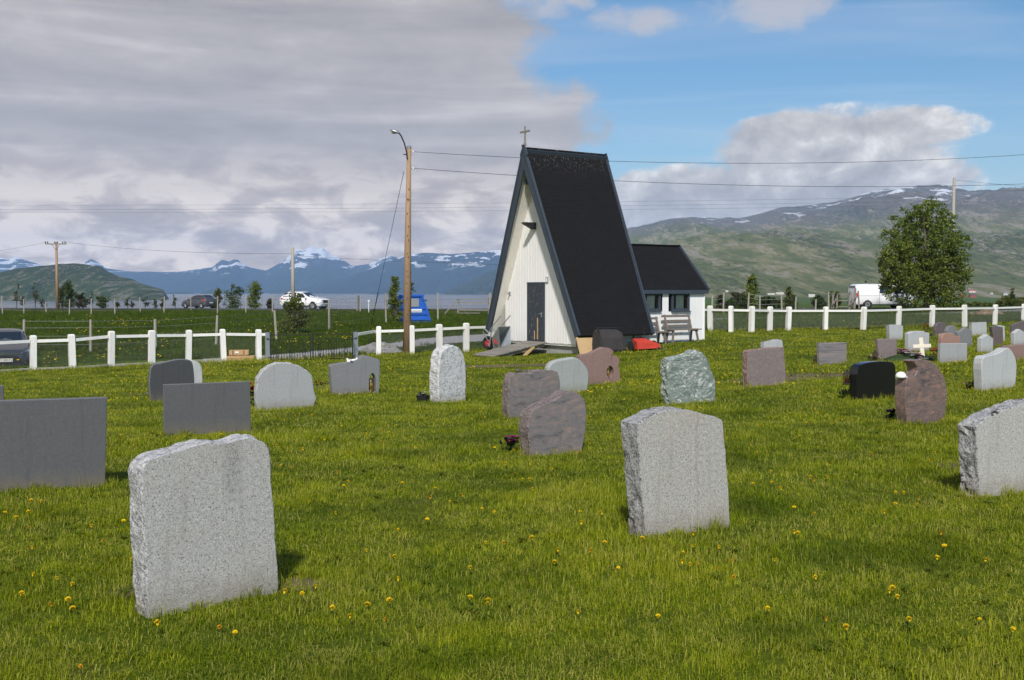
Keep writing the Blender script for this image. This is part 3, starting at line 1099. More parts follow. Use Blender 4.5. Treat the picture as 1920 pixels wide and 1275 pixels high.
MB().lathe((.02, bp_.y, bp_.z), [(.15, 0), (.14, .03), (.11, .10), (.095, .2), (.07, .27), (.02, .30), (.015, .36)], 14).build('bell', M['copper_green'], bk, smooth=True)
MB().lathe((-.24, YR, 6.36), [(.05, 0), (.05, .10), (.035, .13), (.028, .62), (.02, .64)], 8).beam((-.24, YR - .26, 6.82), (-.24, YR + .26, 6.82), .05, .055).build('cross', M['grey_wood'], chapel)

# side wing
AX0, AX1, AY0, AY1 = 2.85, 5.95, .75, 3.55
AYR, AZR, AZE, AXE = 2.16, 3.25, 1.70, 6.09
for s_ in (-1, 1):
    ye = .655 if s_ < 0 else 3.67
    e0, a0, a1, e1 = Vector((2.98, ye, AZE)), Vector((2.5, AYR, AZR)), Vector((AXE, AYR, AZR)), Vector((AXE, ye, AZE))
    up = (a1 - e1).normalized()
    nrm = Vector((0, s_ * up.z, abs(up.y)))
    roof = MB().prism([e0, a0, a1, e1], nrm * -.11).build('roof', M['blue_trim'], chapel)
    q = MB()
    nc = 16
    for k in range(nc):
        t0, t1 = k / nc, min(1.0, (k + 1.12) / nc)
        P0, P1 = Vector((0, lerp(ye, AYR, t0), lerp(AZE, AZR, t0))), Vector((0, lerp(ye, AYR, t1), lerp(AZE, AZR, t1)))
        for i in range(10):
            u0, u1 = lerp(3.0, AXE - .02, max(0, (i - (k % 2) * .5) / 9.5)) + .004, lerp(3.0, AXE - .02, min(1, (i + 1 - (k % 2) * .5) / 9.5)) - .004
            h0 = .008 + rnd.uniform(-.002, .003)
            vs = [Vector((u, 0, 0)) + P for P in (P0, P1) for u in (u0, u1)]
            vs += [v + nrm * (h0 if j < 2 else .004) for j, v in enumerate(vs[:4])]
            vs = [v + nrm * .002 for v in vs]
            q.add(vs, [(4, 5, 7, 6), (0, 1, 5, 4), (0, 4, 6, 2), (1, 3, 7, 5)])
    tag(q.build('shingles', M['shingle'], roof), kind='stuff')
    dl_ = a1 - e1
    MB().prism([e1 + nrm * .05, a1 + nrm * .05 + dl_ * .01, a1 - nrm * .09 - Vector((0, 0, .08)), e1 - nrm * .13], (.05, 0, 0)).build('barge_board', M['blue_trim'], chapel)
    MB().beam((2.99, ye - .0 + s_ * .012, AZE - .07), (AXE - .004, ye + s_ * .012, AZE - .07), .024, .13).build('fascia', M['blue_trim'], chapel)
MB().beam((2.6, AYR, AZR + .012), (AXE, AYR, AZR + .012), .14, .04).build('ridge_cap', M['shingle'], chapel)
wins = []
for a_, b_ in ((1203.5, 1237), (1258, 1291.5)):
    p0, p1 = chl(a_, 583, 'y', AY0), chl(b_, 549.6, 'y', AY0)
    wins.append((p0.x, p1.x, p0.z, p1.z))
AZB = -.06
xx = AX0
while xx < AX1 - .02:
    xa, xb = xx, min(xx + .135, AX1)
    segs = [(AZB + rnd.uniform(-.012, .008), AZE - .06)]
    for (wa, wb, za, zb) in wins:
        if xb > wa and xa < wb:
            segs = [(segs[0][0], za - .02), (zb + .02, AZE - .06)]
    for za, zb in segs:
        if zb - za > .03:
            MB().prism([(xa, AY0, za), (xb - .007, AY0, za), (xb - .007, AY0, zb), (xa, AY0, zb)], (0, -.02 - rnd.uniform(0, .004), 0)).build('wall_board', M['white_wood'], chapel)
    xx += .135
for x_ in (AX1 + .012,):
    MB().box((x_, AY0 - .012, (AZB + AZE) / 2 - .03), (.03, .07, AZE - AZB - .06)).build('corner_board', M['white_wood'], chapel)
yy = AY0 + .04
while yy < AY1:
    ya, yb = yy, min(yy + .155, AY1)
    zt = lambda v: lerp(AZE, AZR, 1 - abs(v - AYR) / 1.51) - .13
    MB().prism([(AX1, ya, AZB), (AX1, yb - .007, AZB), (AX1, yb - .007, zt(yb)), (AX1, ya, zt(ya))], (.02, 0, 0)).build('wall_board', M['white_wood'], chapel)
    yy += .155
q = MB()
q.box(((AX0 + AX1) / 2, AY1 - .03, .85), (AX1 - AX0, .06, 1.7))
q.box(((AX0 + AX1) / 2, (AY0 + AY1) / 2, -.05), (AX1 - AX0, AY1 - AY0 - .1, .04))
q.build('inner_wall', M['room_dark'], chapel)
MB().box(((AX0 + AX1) / 2, (AY0 + AY1) / 2 + .03, -.27), (AX1 - AX0 - .06, AY1 - AY0 - .1, .43)).build('foundation', M['concrete'], chapel)
for (wa, wb, za, zb) in wins:
    q = MB()
    f = .075
    q.box(((wa + wb) / 2, AY0 - .02, zb - f / 2), (wb - wa, .07, f))
    q.box(((wa + wb) / 2, AY0 - .02, za + f / 2), (wb - wa, .07, f))
    q.box((wa + f / 2, AY0 - .02, (za + zb) / 2), (f, .07, zb - za - 2 * f))
    q.box((wb - f / 2, AY0 - .02, (za + zb) / 2), (f, .07, zb - za - 2 * f))
    wn = q.build('window', M['blue_trim'], chapel)
    MB().box(((wa + wb) / 2, AY0 - .05, za - .015), (wb - wa + .06, .10, .03)).build('window_sill', M['blue_trim'], wn)
    MB().quad((wa + f, AY0 + .005, za + f), (wb - f, AY0 + .005, za + f), (wb - f, AY0 + .005, zb - f), (wa + f, AY0 + .005, zb - f)).build('pane', M['glass'], wn, fix=False)
    MB().box((wb - f - .02, AY0 + .03, (za + zb) / 2), (.035, .03, zb - za - 2 * f)).build('inner_frame', M['red_wood'], wn)
    q = MB()
    c0, c1 = lerp(wa, wb, .34), lerp(wa, wb, .80)
    n_ = 22
    vs = []
    for i in range(n_ + 1):
        u_ = lerp(c0, c1, i / n_)
        vs += [(u_, AY0 + .06 + .015 * math.sin(i * 1.5), za + f - .05), (u_, AY0 + .06 + .015 * math.sin(i * 1.5), zb - f + .02)]
    q.add(vs, [(2 * i, 2 * i + 2, 2 * i + 3, 2 * i + 1) for i in range(n_)])
    q.build('curtain', M['curtain'], wn, smooth=True)


# ---- things round the chapel
def chz(p):
    wp = CHM @ Vector((p[0], p[1], 0))
    return G(wp.x, wp.y)


# plank ramp up to the door
ra, rb = chl(992.4, 638.6, 'x', OV - .05), None
rz0 = DZ0 - .02
ry0, ry1 = DY0 - .22, DY1 + .10
bl = chl(886, 673.5, 'y', ry1)
rx1 = bl.x
rg = local_empty('ramp', (OV, (ry0 + ry1) / 2, 0), 'weathered plank ramp leading up to the chapel door', 'ramp')
zg = chz((rx1, 2.5)) + .04
nb = 13
for i in range(nb):
    t0, t1 = i / nb, (i + 1) / nb
    a_ = Vector((lerp(-.08, rx1 - OV, (t0 + t1) / 2), 0, lerp(rz0, zg, (t0 + t1) / 2) + rnd.uniform(-.006, .006)))
    ln = abs(rx1 - OV + .08) / nb
    Mr = Matrix.Rotation(math.atan2(rz0 - zg, abs(rx1 - OV)), 3, 'Y')
    Mr = Matrix.Rotation(-math.atan2(rz0 - zg, abs(rx1 - OV)), 3, 'Y')
    MB().box(a_, (ln - .012, ry1 - ry0 + rnd.uniform(-.05, .05), .035), Mr).build('plank', M['grey_wood'], rg)
for s_ in (ry0 + .12, ry1 - .12):
    yl = s_ - (ry0 + ry1) / 2
    MB().beam((-.08, yl, rz0 - .08), (rx1 - OV + .05, yl, zg - .07), .05, .11).build('stringer', M['grey_wood'], rg)
MB().beam((-.55, ry0 - (ry0 + ry1) / 2 + .05, rz0 - .12), (-.95, ry0 - (ry0 + ry1) / 2 + .05, chz((-.6, ry0)) - .03), .05, .09).build('prop', M['new_wood'], rg)

# plywood leaning under the eave
g0 = CHI @ gp(1092, 664)
pb = local_empty('plywood_sheet', (.25, -.10, chz((.25, -.1))), 'light plywood sheet leaning against the base of the chapel roof', 'plywood')
MB().prism([(-.35, -.18, -.03), (.95, -.18, -.03), (.95, .10, .50), (-.35, .10, .50)], (0, -.015, -.008)).build('sheet', M['new_wood'], pb)
MB().beam((-.42, -.23, -.03), (-.38, .05, .52), .07, .03, (0, 1, 0)).build('edge_strip', M['new_wood'], pb)

# charcoal grass-collector bag
cb = CHI @ gp(1152, 661)
bag = local_empty('collector_bag', (cb.x, cb.y, chz(cb)), 'charcoal canvas collector bag standing against the black roof', 'bag')
q = MB()
q.prism([(-.52, -.10, 0), (.38, -.10, 0), (.36, .10, .62), (-.60, .16, .72), (-.62, .06, .80), (-.58, .0, .70)], (.0, .34, 0.0))
body = MB()
prof = [(-.10, 0), (-.14, .10), (-.06, .45), (.06, .68), (.20, .72), (.30, .60), (.36, .25), (.36, 0)]
n_ = len(prof)
for k, (x0, sc_) in enumerate(((-.58, .96), (-.50, 1.0), (-.1, 1.03), (.25, .99), (.40, .88))):
    for (y_, z_) in prof:
        body.v.append((x0 + .16 * z_ * (-.5), y_ * sc_, z_ * sc_ + .01 * math.sin(k * 3 + z_ * 9)))
for k in range(4):
    for i in range(n_):
        body.f.append((k * n_ + i, k * n_ + (i + 1) % n_, (k + 1) * n_ + (i + 1) % n_, (k + 1) * n_ + i))
body.f += [tuple(range(n_)), tuple(range(5 * n_ - 1, 4 * n_ - 1, -1))]
body.mi = [0] * len(body.f)
body.build('canvas', M['charcoal_cloth'], bag)
MB().tube([(-.62, -.02, .66), (-.60, .12, .76), (-.1, .14, .76), (.30, .14, .73)], .022, 6).tube([(-.60, -.02, .66), (-.52, -.16, .02)], .03, 6).build('rim', M['black_plastic'], bag)

# red lawn sweeper
sb_ = CHI @ gp(1212, 657)
sw = local_empty('lawn_sweeper', (sb_.x, sb_.y, chz(sb_)), 'red lawn sweeper with black hood beside the chapel roof', 'sweeper')
MB().prism([(-.45, -.12, .10), (-.50, .05, .26), (-.35, .22, .42), (.05, .26, .30), (.05, .0, .04)], (.0, 0, 0)).build('hood', M['red_paint'], sw) if False else None
q = MB()
q.add([(-.52, -.10, .06), (.52, -.22, .08), (.52, -.16, .22), (-.50, -.04, .30), (-.40, .30, .42), (.40, .28, .34), (.45, .34, .08), (-.45, .36, .08), (-.05, .05, .44)],
      [(0, 1, 2, 3), (3, 2, 8), (2, 5, 8), (5, 4, 8), (4, 3, 8), (4, 5, 6, 7), (0, 3, 4, 7), (1, 6, 5, 2)])
q.build('hopper', M['red_paint'], sw)
q = MB()
q.prism([(-.30, .30, .08), (.42, .30, .08), (.34, .30, .38), (-.02, .30, .52), (-.24, .30, .38)], (0, .22, 0))
q.build('brush_hood', M['black_plastic'], sw)
for s_ in (-1, 1):
    MB().lathe((s_ * .56, .22, .17), [(.17, -.03), (.17, .03)], 16, 'X').build('wheel', M['rubber'], sw)
MB().tube([(.0, .1, .42), (-.02, .12, .70), (-.02, .12, .78)], .016, 6).tube([(-.08, .12, .80), (.05, .12, .74)], .03, 6).build('lever', M['dark_steel'], sw)
MB().tube([(.35, -.16, .12), (.65, -.45, .03)], .018, 6).build('drawbar', M['dark_steel'], sw)

sw.scale = (.82, .85, .85)
# wheelbarrow tipped up on its nose beside the door
wb_ = CHI @ gp(931, 664)
wz = chz(wb_)
bar = local_empty('wheelbarrow', (wb_.x, wb_.y, wz + .02), 'galvanised wheelbarrow standing on its nose left of the chapel door', 'wheelbarrow', rz=R(-62))
# local: x across towards the viewer's right, y away, z up; tray stands upright with its open side to the right
q = MB()
bot = [(-.10, -.30), (.14, -.30), (.14, .30), (-.10, .30)]
rim_ = [(-.26, -.36), (.40, -.38), (.40, .38), (-.26, .36)]
tray = [(.02, .18, .02), (.02, -.18, .02), (-.02, .25, .46), (-.02, -.25, .46), (.30, .30, .0), (.30, -.30, .0), (.26, .36, .78), (.26, -.36, .78)]
q.add(tray, [(0, 1, 3, 2), (0, 4, 5, 1), (2, 3, 7, 6), (0, 2, 6, 4), (1, 5, 7, 3)])
q.add([(x_ + .012, y_ * .97, z_ + .006) for x_, y_, z_ in tray], [(0, 2, 3, 1), (0, 1, 5, 4), (2, 6, 7, 3), (0, 4, 6, 2), (1, 3, 7, 5)])
q.build('tray', M['tray'], bar, fix=False)
for s_ in (-1, 1):
    MB().tube([(-.26, s_ * .05, .30), (-.12, s_ * .20, .20), (-.06, s_ * .24, .50), (.02, s_ * .27, .80), (.30, s_ * .29, 1.10)], .017, 7).build('handle', M['galv'], bar)
    MB().tube([(-.05, s_ * .25, .55), (-.30, s_ * .22, .74), (-.34, s_ * .2, .62), (-.22, s_ * .1, .36)], .014, 7).build('leg', M['galv'], bar)
wl = MB().lathe((-.26, 0, .30), [(.10, -.04), (.19, -.045), (.205, 0), (.19, .045), (.10, .04)], 20, 'Y').build('wheel', M['rubber'], bar, smooth=False)
MB().lathe((-.26, 0, .30), [(.02, -.065), (.10, -.05), (.11, 0), (.10, .05), (.02, .065)], 16, 'Y').build('hub', M['red_hub'], wl)
MB().box((.155, -.34, .36), (.16, .01, .06), Matrix.Rotation(R(60), 3, 'Y')).build('sticker', M['red_hub'], bar)


bar.scale = (1.15, 1.15, 1.15)


# two slatted benches along the wing
def bench(x0, x1, label, dz=0.0):
    zc = chz(((x0 + x1) / 2, .2))
    bn = local_empty('bench', ((x0 + x1) / 2, .30, zc), label, 'bench', 'benches along the chapel wing')
    h = (x1 - x0) / 2
    for k, y_ in enumerate((-.18, -.06, .06)):
        MB().box((0, y_, .44 + dz), (2 * h, .10, .035)).build('seat_slat', M['bench_wood'], bn)
    for k, z_ in enumerate((.56, .72, .88)):
        MB().box((-.03, .19 + .035 * k, z_ + dz), (2 * h - .12, .025, .075)).build('back_slat', M['bench_wood'], bn)
    for s_ in (-1, 1):
        x_ = s_ * (h - .16)
        MB().beam((x_ + s_ * .04, -.20, -.02), (x_ - s_ * .03, -.15, .42 + dz), .05, .06, (1, 0, 0)).build('leg', M['bench_wood'], bn)
        MB().beam((x_ + s_ * .0, .16, -.02), (x_, .10, .42 + dz), .05, .06, (1, 0, 0)).build('leg', M['bench_wood'], bn)
        MB().beam((x_, .10, .40 + dz), (x_, .265, .93 + dz), .045, .055, (1, 0, 0)).build('back_support', M['bench_wood'], bn)
        MB().beam((x_, -.2, .40 + dz), (x_, .12, .40 + dz), .045, .05).build('seat_support', M['bench_wood'], bn)
    return bn


bq0, bq1 = chl(1243, 610, 'y', .45), chl(1311, 622, 'y', .2)
bench(bq0.x, bq1.x, 'weathered bench farther from the black roof, whole under the wing windows')
bench(bq0.x - 1.45, bq0.x - .05, 'weathered bench half hidden behind the edge of the black roof')

# ------------------------------------------------------------------ headstones
STONES = []


def resample(poly, step):
    out = []
    n_ = len(poly)
    for i in range(n_ - 1):
        a_, b_ = poly[i], poly[i + 1]
        k = max(1, int((b_ - a_).length / step))
        out += [a_.lerp(b_, j / k) for j in range(k)]
    out.append(poly[-1])
    return out


def smooth_poly(poly, it=1):
    for _ in range(it):
        o = [poly[0]]
        for a_, b_ in zip(poly, poly[1:]):
            if (b_ - a_).length > .02:
                o += [a_.lerp(b_, .25), a_.lerp(b_, .75)]
            else:
                o.append(a_.lerp(b_, .5))
        o.append(poly[-1])
        poly = o
    return poly


def headstone(label, px, yaw, thick, mat, edge=None, rough=0.0, bevel=.012, smooth=0, holes=(), base=None, group=None, tilt=0.0, face_rough=0.0, bot=None):
    """px: front outline in picture points, bottom left -> over the top -> bottom right. It is laid out on the stone's own upright plane."""
    base = base or ((px[0][0] + px[-1][0]) / 2, (px[0][1] + px[-1][1]) / 2)
    c = gp(*base)
    a_ = R(yaw)
    ux = Vector((math.sin(a_), math.cos(a_), 0))       # along the face, to the right and away
    nrm = Vector((math.cos(a_), -math.sin(a_), 0))     # towards the viewer
    pts = []
    for q in px:
        p = on_plane(q[0], q[1], c, nrm) - c
        pts.append(Vector((p.dot(ux), p.z)))
    zb = -.10
    pts[0].y = zb
    pts[-1].y = zb
    if smooth:
        inner = smooth_poly(pts, smooth)
        pts = inner
    span = max(p.x for p in pts) - min(p.x for p in pts)
    pts = resample(pts, max(.02, span / (26 if not rough else 34)))
    n_ = len(pts)
    cx_ = sum(p.x for p in pts) / n_
    cz_ = .35 * max(p.y for p in pts)
    nor = []
    for i in range(n_):
        t_ = pts[min(i + 1, n_ - 1)] - pts[max(i - 1, 0)]
        d_ = Vector((-t_.y, t_.x))
        if d_.length < 1e-6:
            d_ = Vector((0, 1))
        nor.append(d_.normalized())
    sd_ = len(STONES) * 3.1
    holes3 = []
    for hx, hy, hrx, hry, kind in holes:
        hp = on_plane(hx, hy, c, nrm) - c
        sc_ = c.y / FPX
        wx = sc_ / max(.3, math.sin(a_))
        ring = []
        for k in range(18):
            an = 2 * math.pi * k / 18
            x_, z_ = math.cos(an) * hrx * wx, math.sin(an) * hry * sc_
            if kind == 'arch' and z_ < 0:
                x_ = math.copysign(hrx * wx, x_) if abs(math.cos(an)) > .3 else x_
                z_ = max(z_ * 1.0, -hry * sc_) if abs(math.cos(an)) <= .3 else z_
            ring.append(Vector((hp.dot(ux) + x_, hp.z + z_)))
        holes3.append(ring)
    V, F, MI = [], [], []
    layers = [(0.0, bevel, 0.0), (bevel, 0.0, 0.3)] + [(thick * k, 0.0, 1.0) for k in ((.25, .5, .75) if rough else (.5,))] + [(thick - bevel, 0.0, .6), (thick, bevel, 0.0)]
    for (dy, inset, rw) in layers:
        for i, p in enumerate(pts):
            q = p - nor[i] * inset
            if rough:
                nz = noise.fractal(Vector((p.x * 9 + sd_, p.y * 9, dy * 11)), 1.0, 2.0, 4) * rough * (.35 + .65 * rw)
                q = q + nor[i] * nz
            yy_ = dy
            if face_rough and rw < .35:
                pass
            V.append((q.x, yy_, q.y))
    nl = len(layers)
    for l in range(nl - 1):
        for i in range(n_ - 1):
            F.append((l * n_ + i, l * n_ + i + 1, (l + 1) * n_ + i + 1, (l + 1) * n_ + i))
            MI.append(1)
        F.append((l * n_ + n_ - 1, l * n_, (l + 1) * n_, (l + 1) * n_ + n_ - 1))
        MI.append(1)
    for l, rev in ((0, False), (nl - 1, True)):
        loop = [Vector((V[l * n_ + i][0], V[l * n_ + i][2], 0)) for i in range(n_)]
        idx = [l * n_ + i for i in range(n_)]
        loops = [loop]
        for ring in holes3:
            b0 = len(V)
            V += [(q.x, 0.0 if l == 0 else thick, q.y) for q in ring]
            idx += list(range(b0, b0 + len(ring)))
            loops.append([Vector((q.x, q.y, 0)) for q in ring])
        for tri in geometry.tessellate_polygon(loops):
            F.append(tuple(idx[k] for k in tri))
            MI.append(0)
    if holes3:
        tot = sum(len(r_) for r_ in holes3)
        b_back = len(V) - tot
        b_front = b_back - tot
        o_ = 0
        for ring in holes3:
            m_ = len(ring)
            for k in range(m_):
                F.append((b_front + o_ + k, b_front + o_ + (k + 1) % m_, b_back + o_ + (k + 1) % m_, b_back + o_ + k))
                MI.append(1)
            o_ += m_
    q = MB()
    q.v, q.f, q.mi = V, F, MI
    o = q.build('headstone', [M[mat], M[edge or mat]])
    if face_rough:
        me = o.data
        bm = bmesh.new()
        bm.from_mesh(me)
        bmesh.ops.triangulate(bm, faces=[f for f in bm.faces if len(f.verts) > 4])
        for _ in range(3):
            bmesh.ops.subdivide_edges(bm, edges=[e for e in bm.edges if e.calc_length() > .07], cuts=1, use_grid_fill=True)
        for v in bm.verts:
            p = v.co
            d_ = noise.fractal(Vector((p.x * 7 + sd_, p.y * 7, p.z * 7)), 1.0, 2.0, 4)
            v.co += Vector((0, d_ * face_rough * (1 if p.y < thick / 2 else -1), 0)) + Vector((d_ * face_rough * .5, 0, 0))
        bm.to_mesh(me)
        bm.free()
    o.location = c
    o.rotation_euler = (tilt, 0, math.pi / 2 - a_)
    tag(o, label, 'headstone', group)
    STONES.append((c, ux, span, thick, cx_, -nrm))
    return o


HS = headstone
A_px = [(278.8, 1160), (275.5, 1093), (270.6, 1010), (266.3, 928), (265, 889), (269, 872), (282, 860.7), (311.8, 852.5), (344.7, 841), (364.5, 834), (391, 830), (427, 831), (443.6, 826), (466.7, 819), (483, 822.8), (496, 829), (504.5, 842.6), (507, 865.7), (509.5, 905), (514.4, 944.7), (515.4, 977.7), (517.7, 1027), (522, 1063), (521.7, 1109.5)]
hsA = HS('large speckled light grey headstone with rough hewn edges, nearest at the lower left', A_px, 48, .17, 'granite_streak', 'granite_hewn', rough=.018, bevel=.006, base=(278.8, 1160), smooth=0)
L_px = [(1210.6, 1010.6), (1207, 963.5), (1201, 893), (1196.5, 822), (1194.6, 795.3), (1213, 784.7), (1236.5, 773), (1262, 767.8), (1283.5, 768), (1304.7, 770.6), (1326, 776.5), (1355, 788), (1361, 846), (1366, 916.5), (1371.8, 996.5)]
HS('speckled grey granite headstone with a low arched top and rust streak, right of centre foreground', L_px, 62, .19, 'granite_warm', 'granite_lichen', rough=.014, bevel=.006, base=(1210.6, 1010.6))
W_px = [(1837, 934), (1833, 870), (1831, 820), (1829, 800), (1850, 783), (1885, 768), (1918, 757), (1960, 750), (1995, 757), (2010, 790), (2016, 860), (2022, 925)]
HS('rough-topped grey granite headstone with dark lichen spots, cut by the right frame edge', W_px, 62, .18, 'granite_light', 'granite_lichen', rough=.026, bevel=.008, base=(1837, 934))
HS('wide dark slate headstone slab cut by the left frame edge', [(-70, 931), (-72, 754), (201, 745.5), (196, 913)], 70, .10, 'slate_dark', 'basalt_edge', bevel=.004, base=(196, 914))
HS('dark slate rectangular headstone with a pale chipped corner, behind the big left stone', [(306.5, 820), (306, 721.5), (469, 715.5), (470.5, 809)], 70, .09, 'slate_dark', 'basalt_edge', bevel=.004)
HS('sliver of a dark headstone at the left frame edge', [(-90, 762), (-92, 730), (-60, 724), (-10, 721), (7, 724), (8, 752)], 66, .12, 'slate_dark', 'basalt_edge')
HS('dark basalt headstone with a wavy rising top, near the left fence', [(284.4, 753), (280, 733), (280, 710), (283, 683.6), (304, 680), (326.5, 674.3), (343.4, 673), (357.5, 675), (361.7, 682), (364, 699), (365, 717), (363, 749)], 62, .14, 'basalt', 'basalt_edge', smooth=1)
HS('pale rounded headstone peeping out behind the dark wavy one', [(338, 731), (337, 700), (341, 684), (350, 677), (360, 675.5), (371, 678), (378, 686), (380, 700), (380, 728)], 62, .13, 'granite_pale', smooth=1)
HS('broad light grey headstone with an angular arched top, left of the gate', [(484, 768.8), (481, 752.5), (481, 732.8), (482.6, 710), (492.5, 694.8), (506.5, 685), (520.6, 680), (543, 680), (562.8, 686.4), (576.8, 694.8), (585.3, 704.7), (587.5, 721.5), (589.5, 735.6), (592.9, 748), (589.5, 761), (585, 766)], 64, .17, 'granite_fine', 'granite_hewn', rough=.010)
hsF = HS('slant-topped dark grey headstone with an arched lantern niche, below the gate', [(624.6, 741), (621.8, 716), (619.8, 687.8), (621.8, 683.6), (650, 679.4), (675, 673.4), (678, 666.7), (686.5, 666.7), (703.4, 671.5), (712.4, 675), (711.8, 707.5), (710, 738.4)], 64, .16, 'granite_mid', 'granite_mid', holes=[(698.3, 718, 6.3, 19, 'arch')], bevel=.006)
HS('tall whitish rough-hewn headstone with a round top, left of the chapel ramp', [(823, 757), (821.7, 733), (821.7, 700), (824, 671.7), (828, 658), (840, 649), (850, 646.7), (861.7, 651.7), (870, 663), (873, 680), (875, 703), (874, 727), (874, 752)], 48, .26, 'granite_white', 'granite_white', rough=.022, bevel=.02, face_rough=.007)
HS('purple-brown veined headstone with a stepped wavy top, behind the curved one', [(955, 785.7), (953, 760), (953, 733), (955, 715), (958, 703), (966.7, 699), (993, 700), (1003, 695), (1030, 694), (1045, 697), (1049, 706.7), (1051, 720), (1052, 750), (1050, 779)], 56, .17, 'purple_vein', 'hewn_brown', rough=.014)
HS('purple-grey veined headstone with an S-curved top, beside magenta flowers', [(996.7, 856), (993, 830), (990, 806.7), (990.7, 786.7), (995, 773), (1006.7, 763), (1026.7, 755), (1046.7, 746.7), (1058, 737), (1068, 734), (1080, 736), (1091.7, 741.7), (1098, 753), (1100.7, 773), (1100, 796.7), (1096, 823), (1090, 848)], 58, .19, 'purple_vein', 'hewn_brown', rough=.014, smooth=1, base=(1043, 852))
HS('smooth grey-green headstone with soft rounded shoulders, behind the purple stones', [(1034, 738), (1028, 715), (1026.5, 693), (1033, 680), (1046.7, 674), (1063, 671.7), (1076.7, 669), (1088, 674), (1096.7, 683), (1104, 693), (1106, 706.7), (1104, 723), (1101.7, 736.7)], 60, .15, 'granite_green', bevel=.03, smooth=1)
hsK = HS('reddish granite headstone with a split top and oval lantern niche, near the chapel', [(1086, 724), (1086, 690), (1086.7, 667), (1106.7, 663), (1120, 656.7), (1131.7, 651), (1143, 652.7), (1150.7, 658), (1147.4, 665), (1145.6, 678), (1147.3, 678), (1149.3, 666), (1158, 668), (1162, 675), (1159, 688), (1162.7, 703), (1162.7, 719)], 62, .15, 'red_granite', holes=[(1144, 697.7, 7, 12, 'oval')], bevel=.003)
HS('craggy green and white gneiss headstone standing alone right of the chapel bag', [(1258, 760), (1253, 733), (1251.7, 700), (1251.7, 675), (1273, 668), (1291.7, 665), (1305, 655.7), (1318, 661.7), (1328, 675), (1335, 696.7), (1341, 710), (1343, 726.7), (1341.7, 753)], 62, .20, 'green_gneiss', 'green_gneiss', rough=.030, bevel=.02, face_rough=.014)
HS('dusty pink flat-faced headstone with a slightly sloping top, right of the gneiss stone', [(1403, 724.5), (1401.7, 693), (1401.7, 660), (1405, 656.7), (1440, 652.7), (1470, 650.7), (1471.7, 673), (1474, 700), (1471.7, 723)], 60, .15, 'pink_swirl', 'hewn_pink', rough=.016)
HS('pale rough headstone top showing behind the dusty pink stone', [(1433, 676), (1431.7, 652), (1432, 641.7), (1446.7, 639), (1460, 636), (1467, 638), (1469, 650), (1469, 675)], 60, .13, 'granite_pale', 'granite_lichen', rough=.02)
HS('low rectangular headstone with horizontal grey and pink stripes', [(1538, 686), (1536, 643), (1588, 642), (1588.5, 681)], 62, .10, 'stripe_grey')
HS('square purple-brown headstone beside the heap of grave flowers', [(1651, 676), (1645.5, 636), (1681.7, 635), (1682, 674)], 62, .10, 'pink_swirl')
HS('pale grey headstone with raised notched top, behind the white cross', [(1704.5, 662.4), (1703.5, 625.6), (1710, 622), (1716.6, 620.8), (1732, 620.8), (1737, 623.4), (1743, 624.5), (1742, 655)], 60, .14, 'granite_pale')
HS('small pale headstone in front of the fence, left of the cross', [(1669.5, 638), (1667, 611.4), (1675, 608.6), (1688, 608.6), (1693.6, 611.4), (1693, 638)], 58, .14, 'granite_pale', 'granite_lichen')
HS('polished black headstone with rounded shoulders and a lantern at its side', [(1608, 751.5), (1606.7, 720), (1606.7, 696.7), (1610, 685), (1630, 679), (1653, 677.7), (1670, 678), (1678, 681.7), (1680, 690), (1680, 716.7), (1677, 746)], 64, .17, 'black_polish', smooth=1, bevel=.01)
hsU = HS('rusty red-brown headstone with a crescent bite in its top and a white bird ornament', [(1705, 796), (1698, 773), (1696.7, 746.7), (1698, 723), (1700.7, 709), (1710, 709), (1718, 701.7), (1720.7, 691.7), (1717, 681.7), (1710, 676), (1720, 674), (1740, 675), (1753, 681.7), (1763, 693), (1771.7, 710), (1776, 730), (1775, 756.7), (1768, 792)], 62, .17, 'rust_swirl', smooth=1, bevel=.006)
HS('light grey smooth headstone with a wave-shaped top, right of the crescent stone', [(1843, 732), (1841.7, 710), (1840, 686.7), (1843, 668), (1860, 666), (1876.7, 660), (1885, 652.7), (1893, 652), (1901.7, 663), (1907, 680), (1906, 706.7), (1901.7, 731)], 60, .17, 'granite_pale', smooth=1)
HS('blue-grey rectangular headstone in front of the salmon rounded one', [(1763.6, 680), (1764, 644), (1814, 643.6), (1814, 679.5)], 66, .10, 'granite_fine')
HS('salmon pink rounded headstone behind the blue-grey rectangle', [(1766, 659), (1765, 640), (1766, 630), (1771, 625), (1780, 624), (1789, 625.6), (1793, 629.6), (1800, 631), (1801.5, 636), (1801.5, 658)], 64, .13, 'salmon_granite', smooth=1)
HS('mid grey headstone with a pointed curved top in the back rows', [(1803, 651), (1797, 650), (1796, 623.4), (1803, 620), (1812, 612.5), (1818, 619), (1822.7, 623.4), (1823.8, 650)], 60, .12, 'granite_mid', base=(1813, 650))
HS('dark brown round-topped headstone nearest the fence beside orange flowers', [(1755, 631), (1754, 612.5), (1758, 606), (1767, 603), (1773.5, 606), (1776, 612.5), (1775, 630)], 58, .13, 'brown_granite', smooth=1)
HS('small grey round-topped headstone just right of the dark brown one', [(1777, 633), (1776, 615), (1784, 610), (1792, 610.7), (1795.8, 619), (1796, 632)], 58, .13, 'granite_mid', smooth=1)
HS('pale square headstone in the farthest row by the fence', [(1823, 629.5), (1822, 605), (1850, 603.8), (1850.7, 629)], 60, .13, 'granite_pale', 'granite_lichen')
HS('pale headstone with a gable-shaped top between brown and pointed grey stones', [(1841, 663), (1841, 634.4), (1852, 626.7), (1862.7, 634.4), (1862, 660)], 56, .14, 'granite_pale')
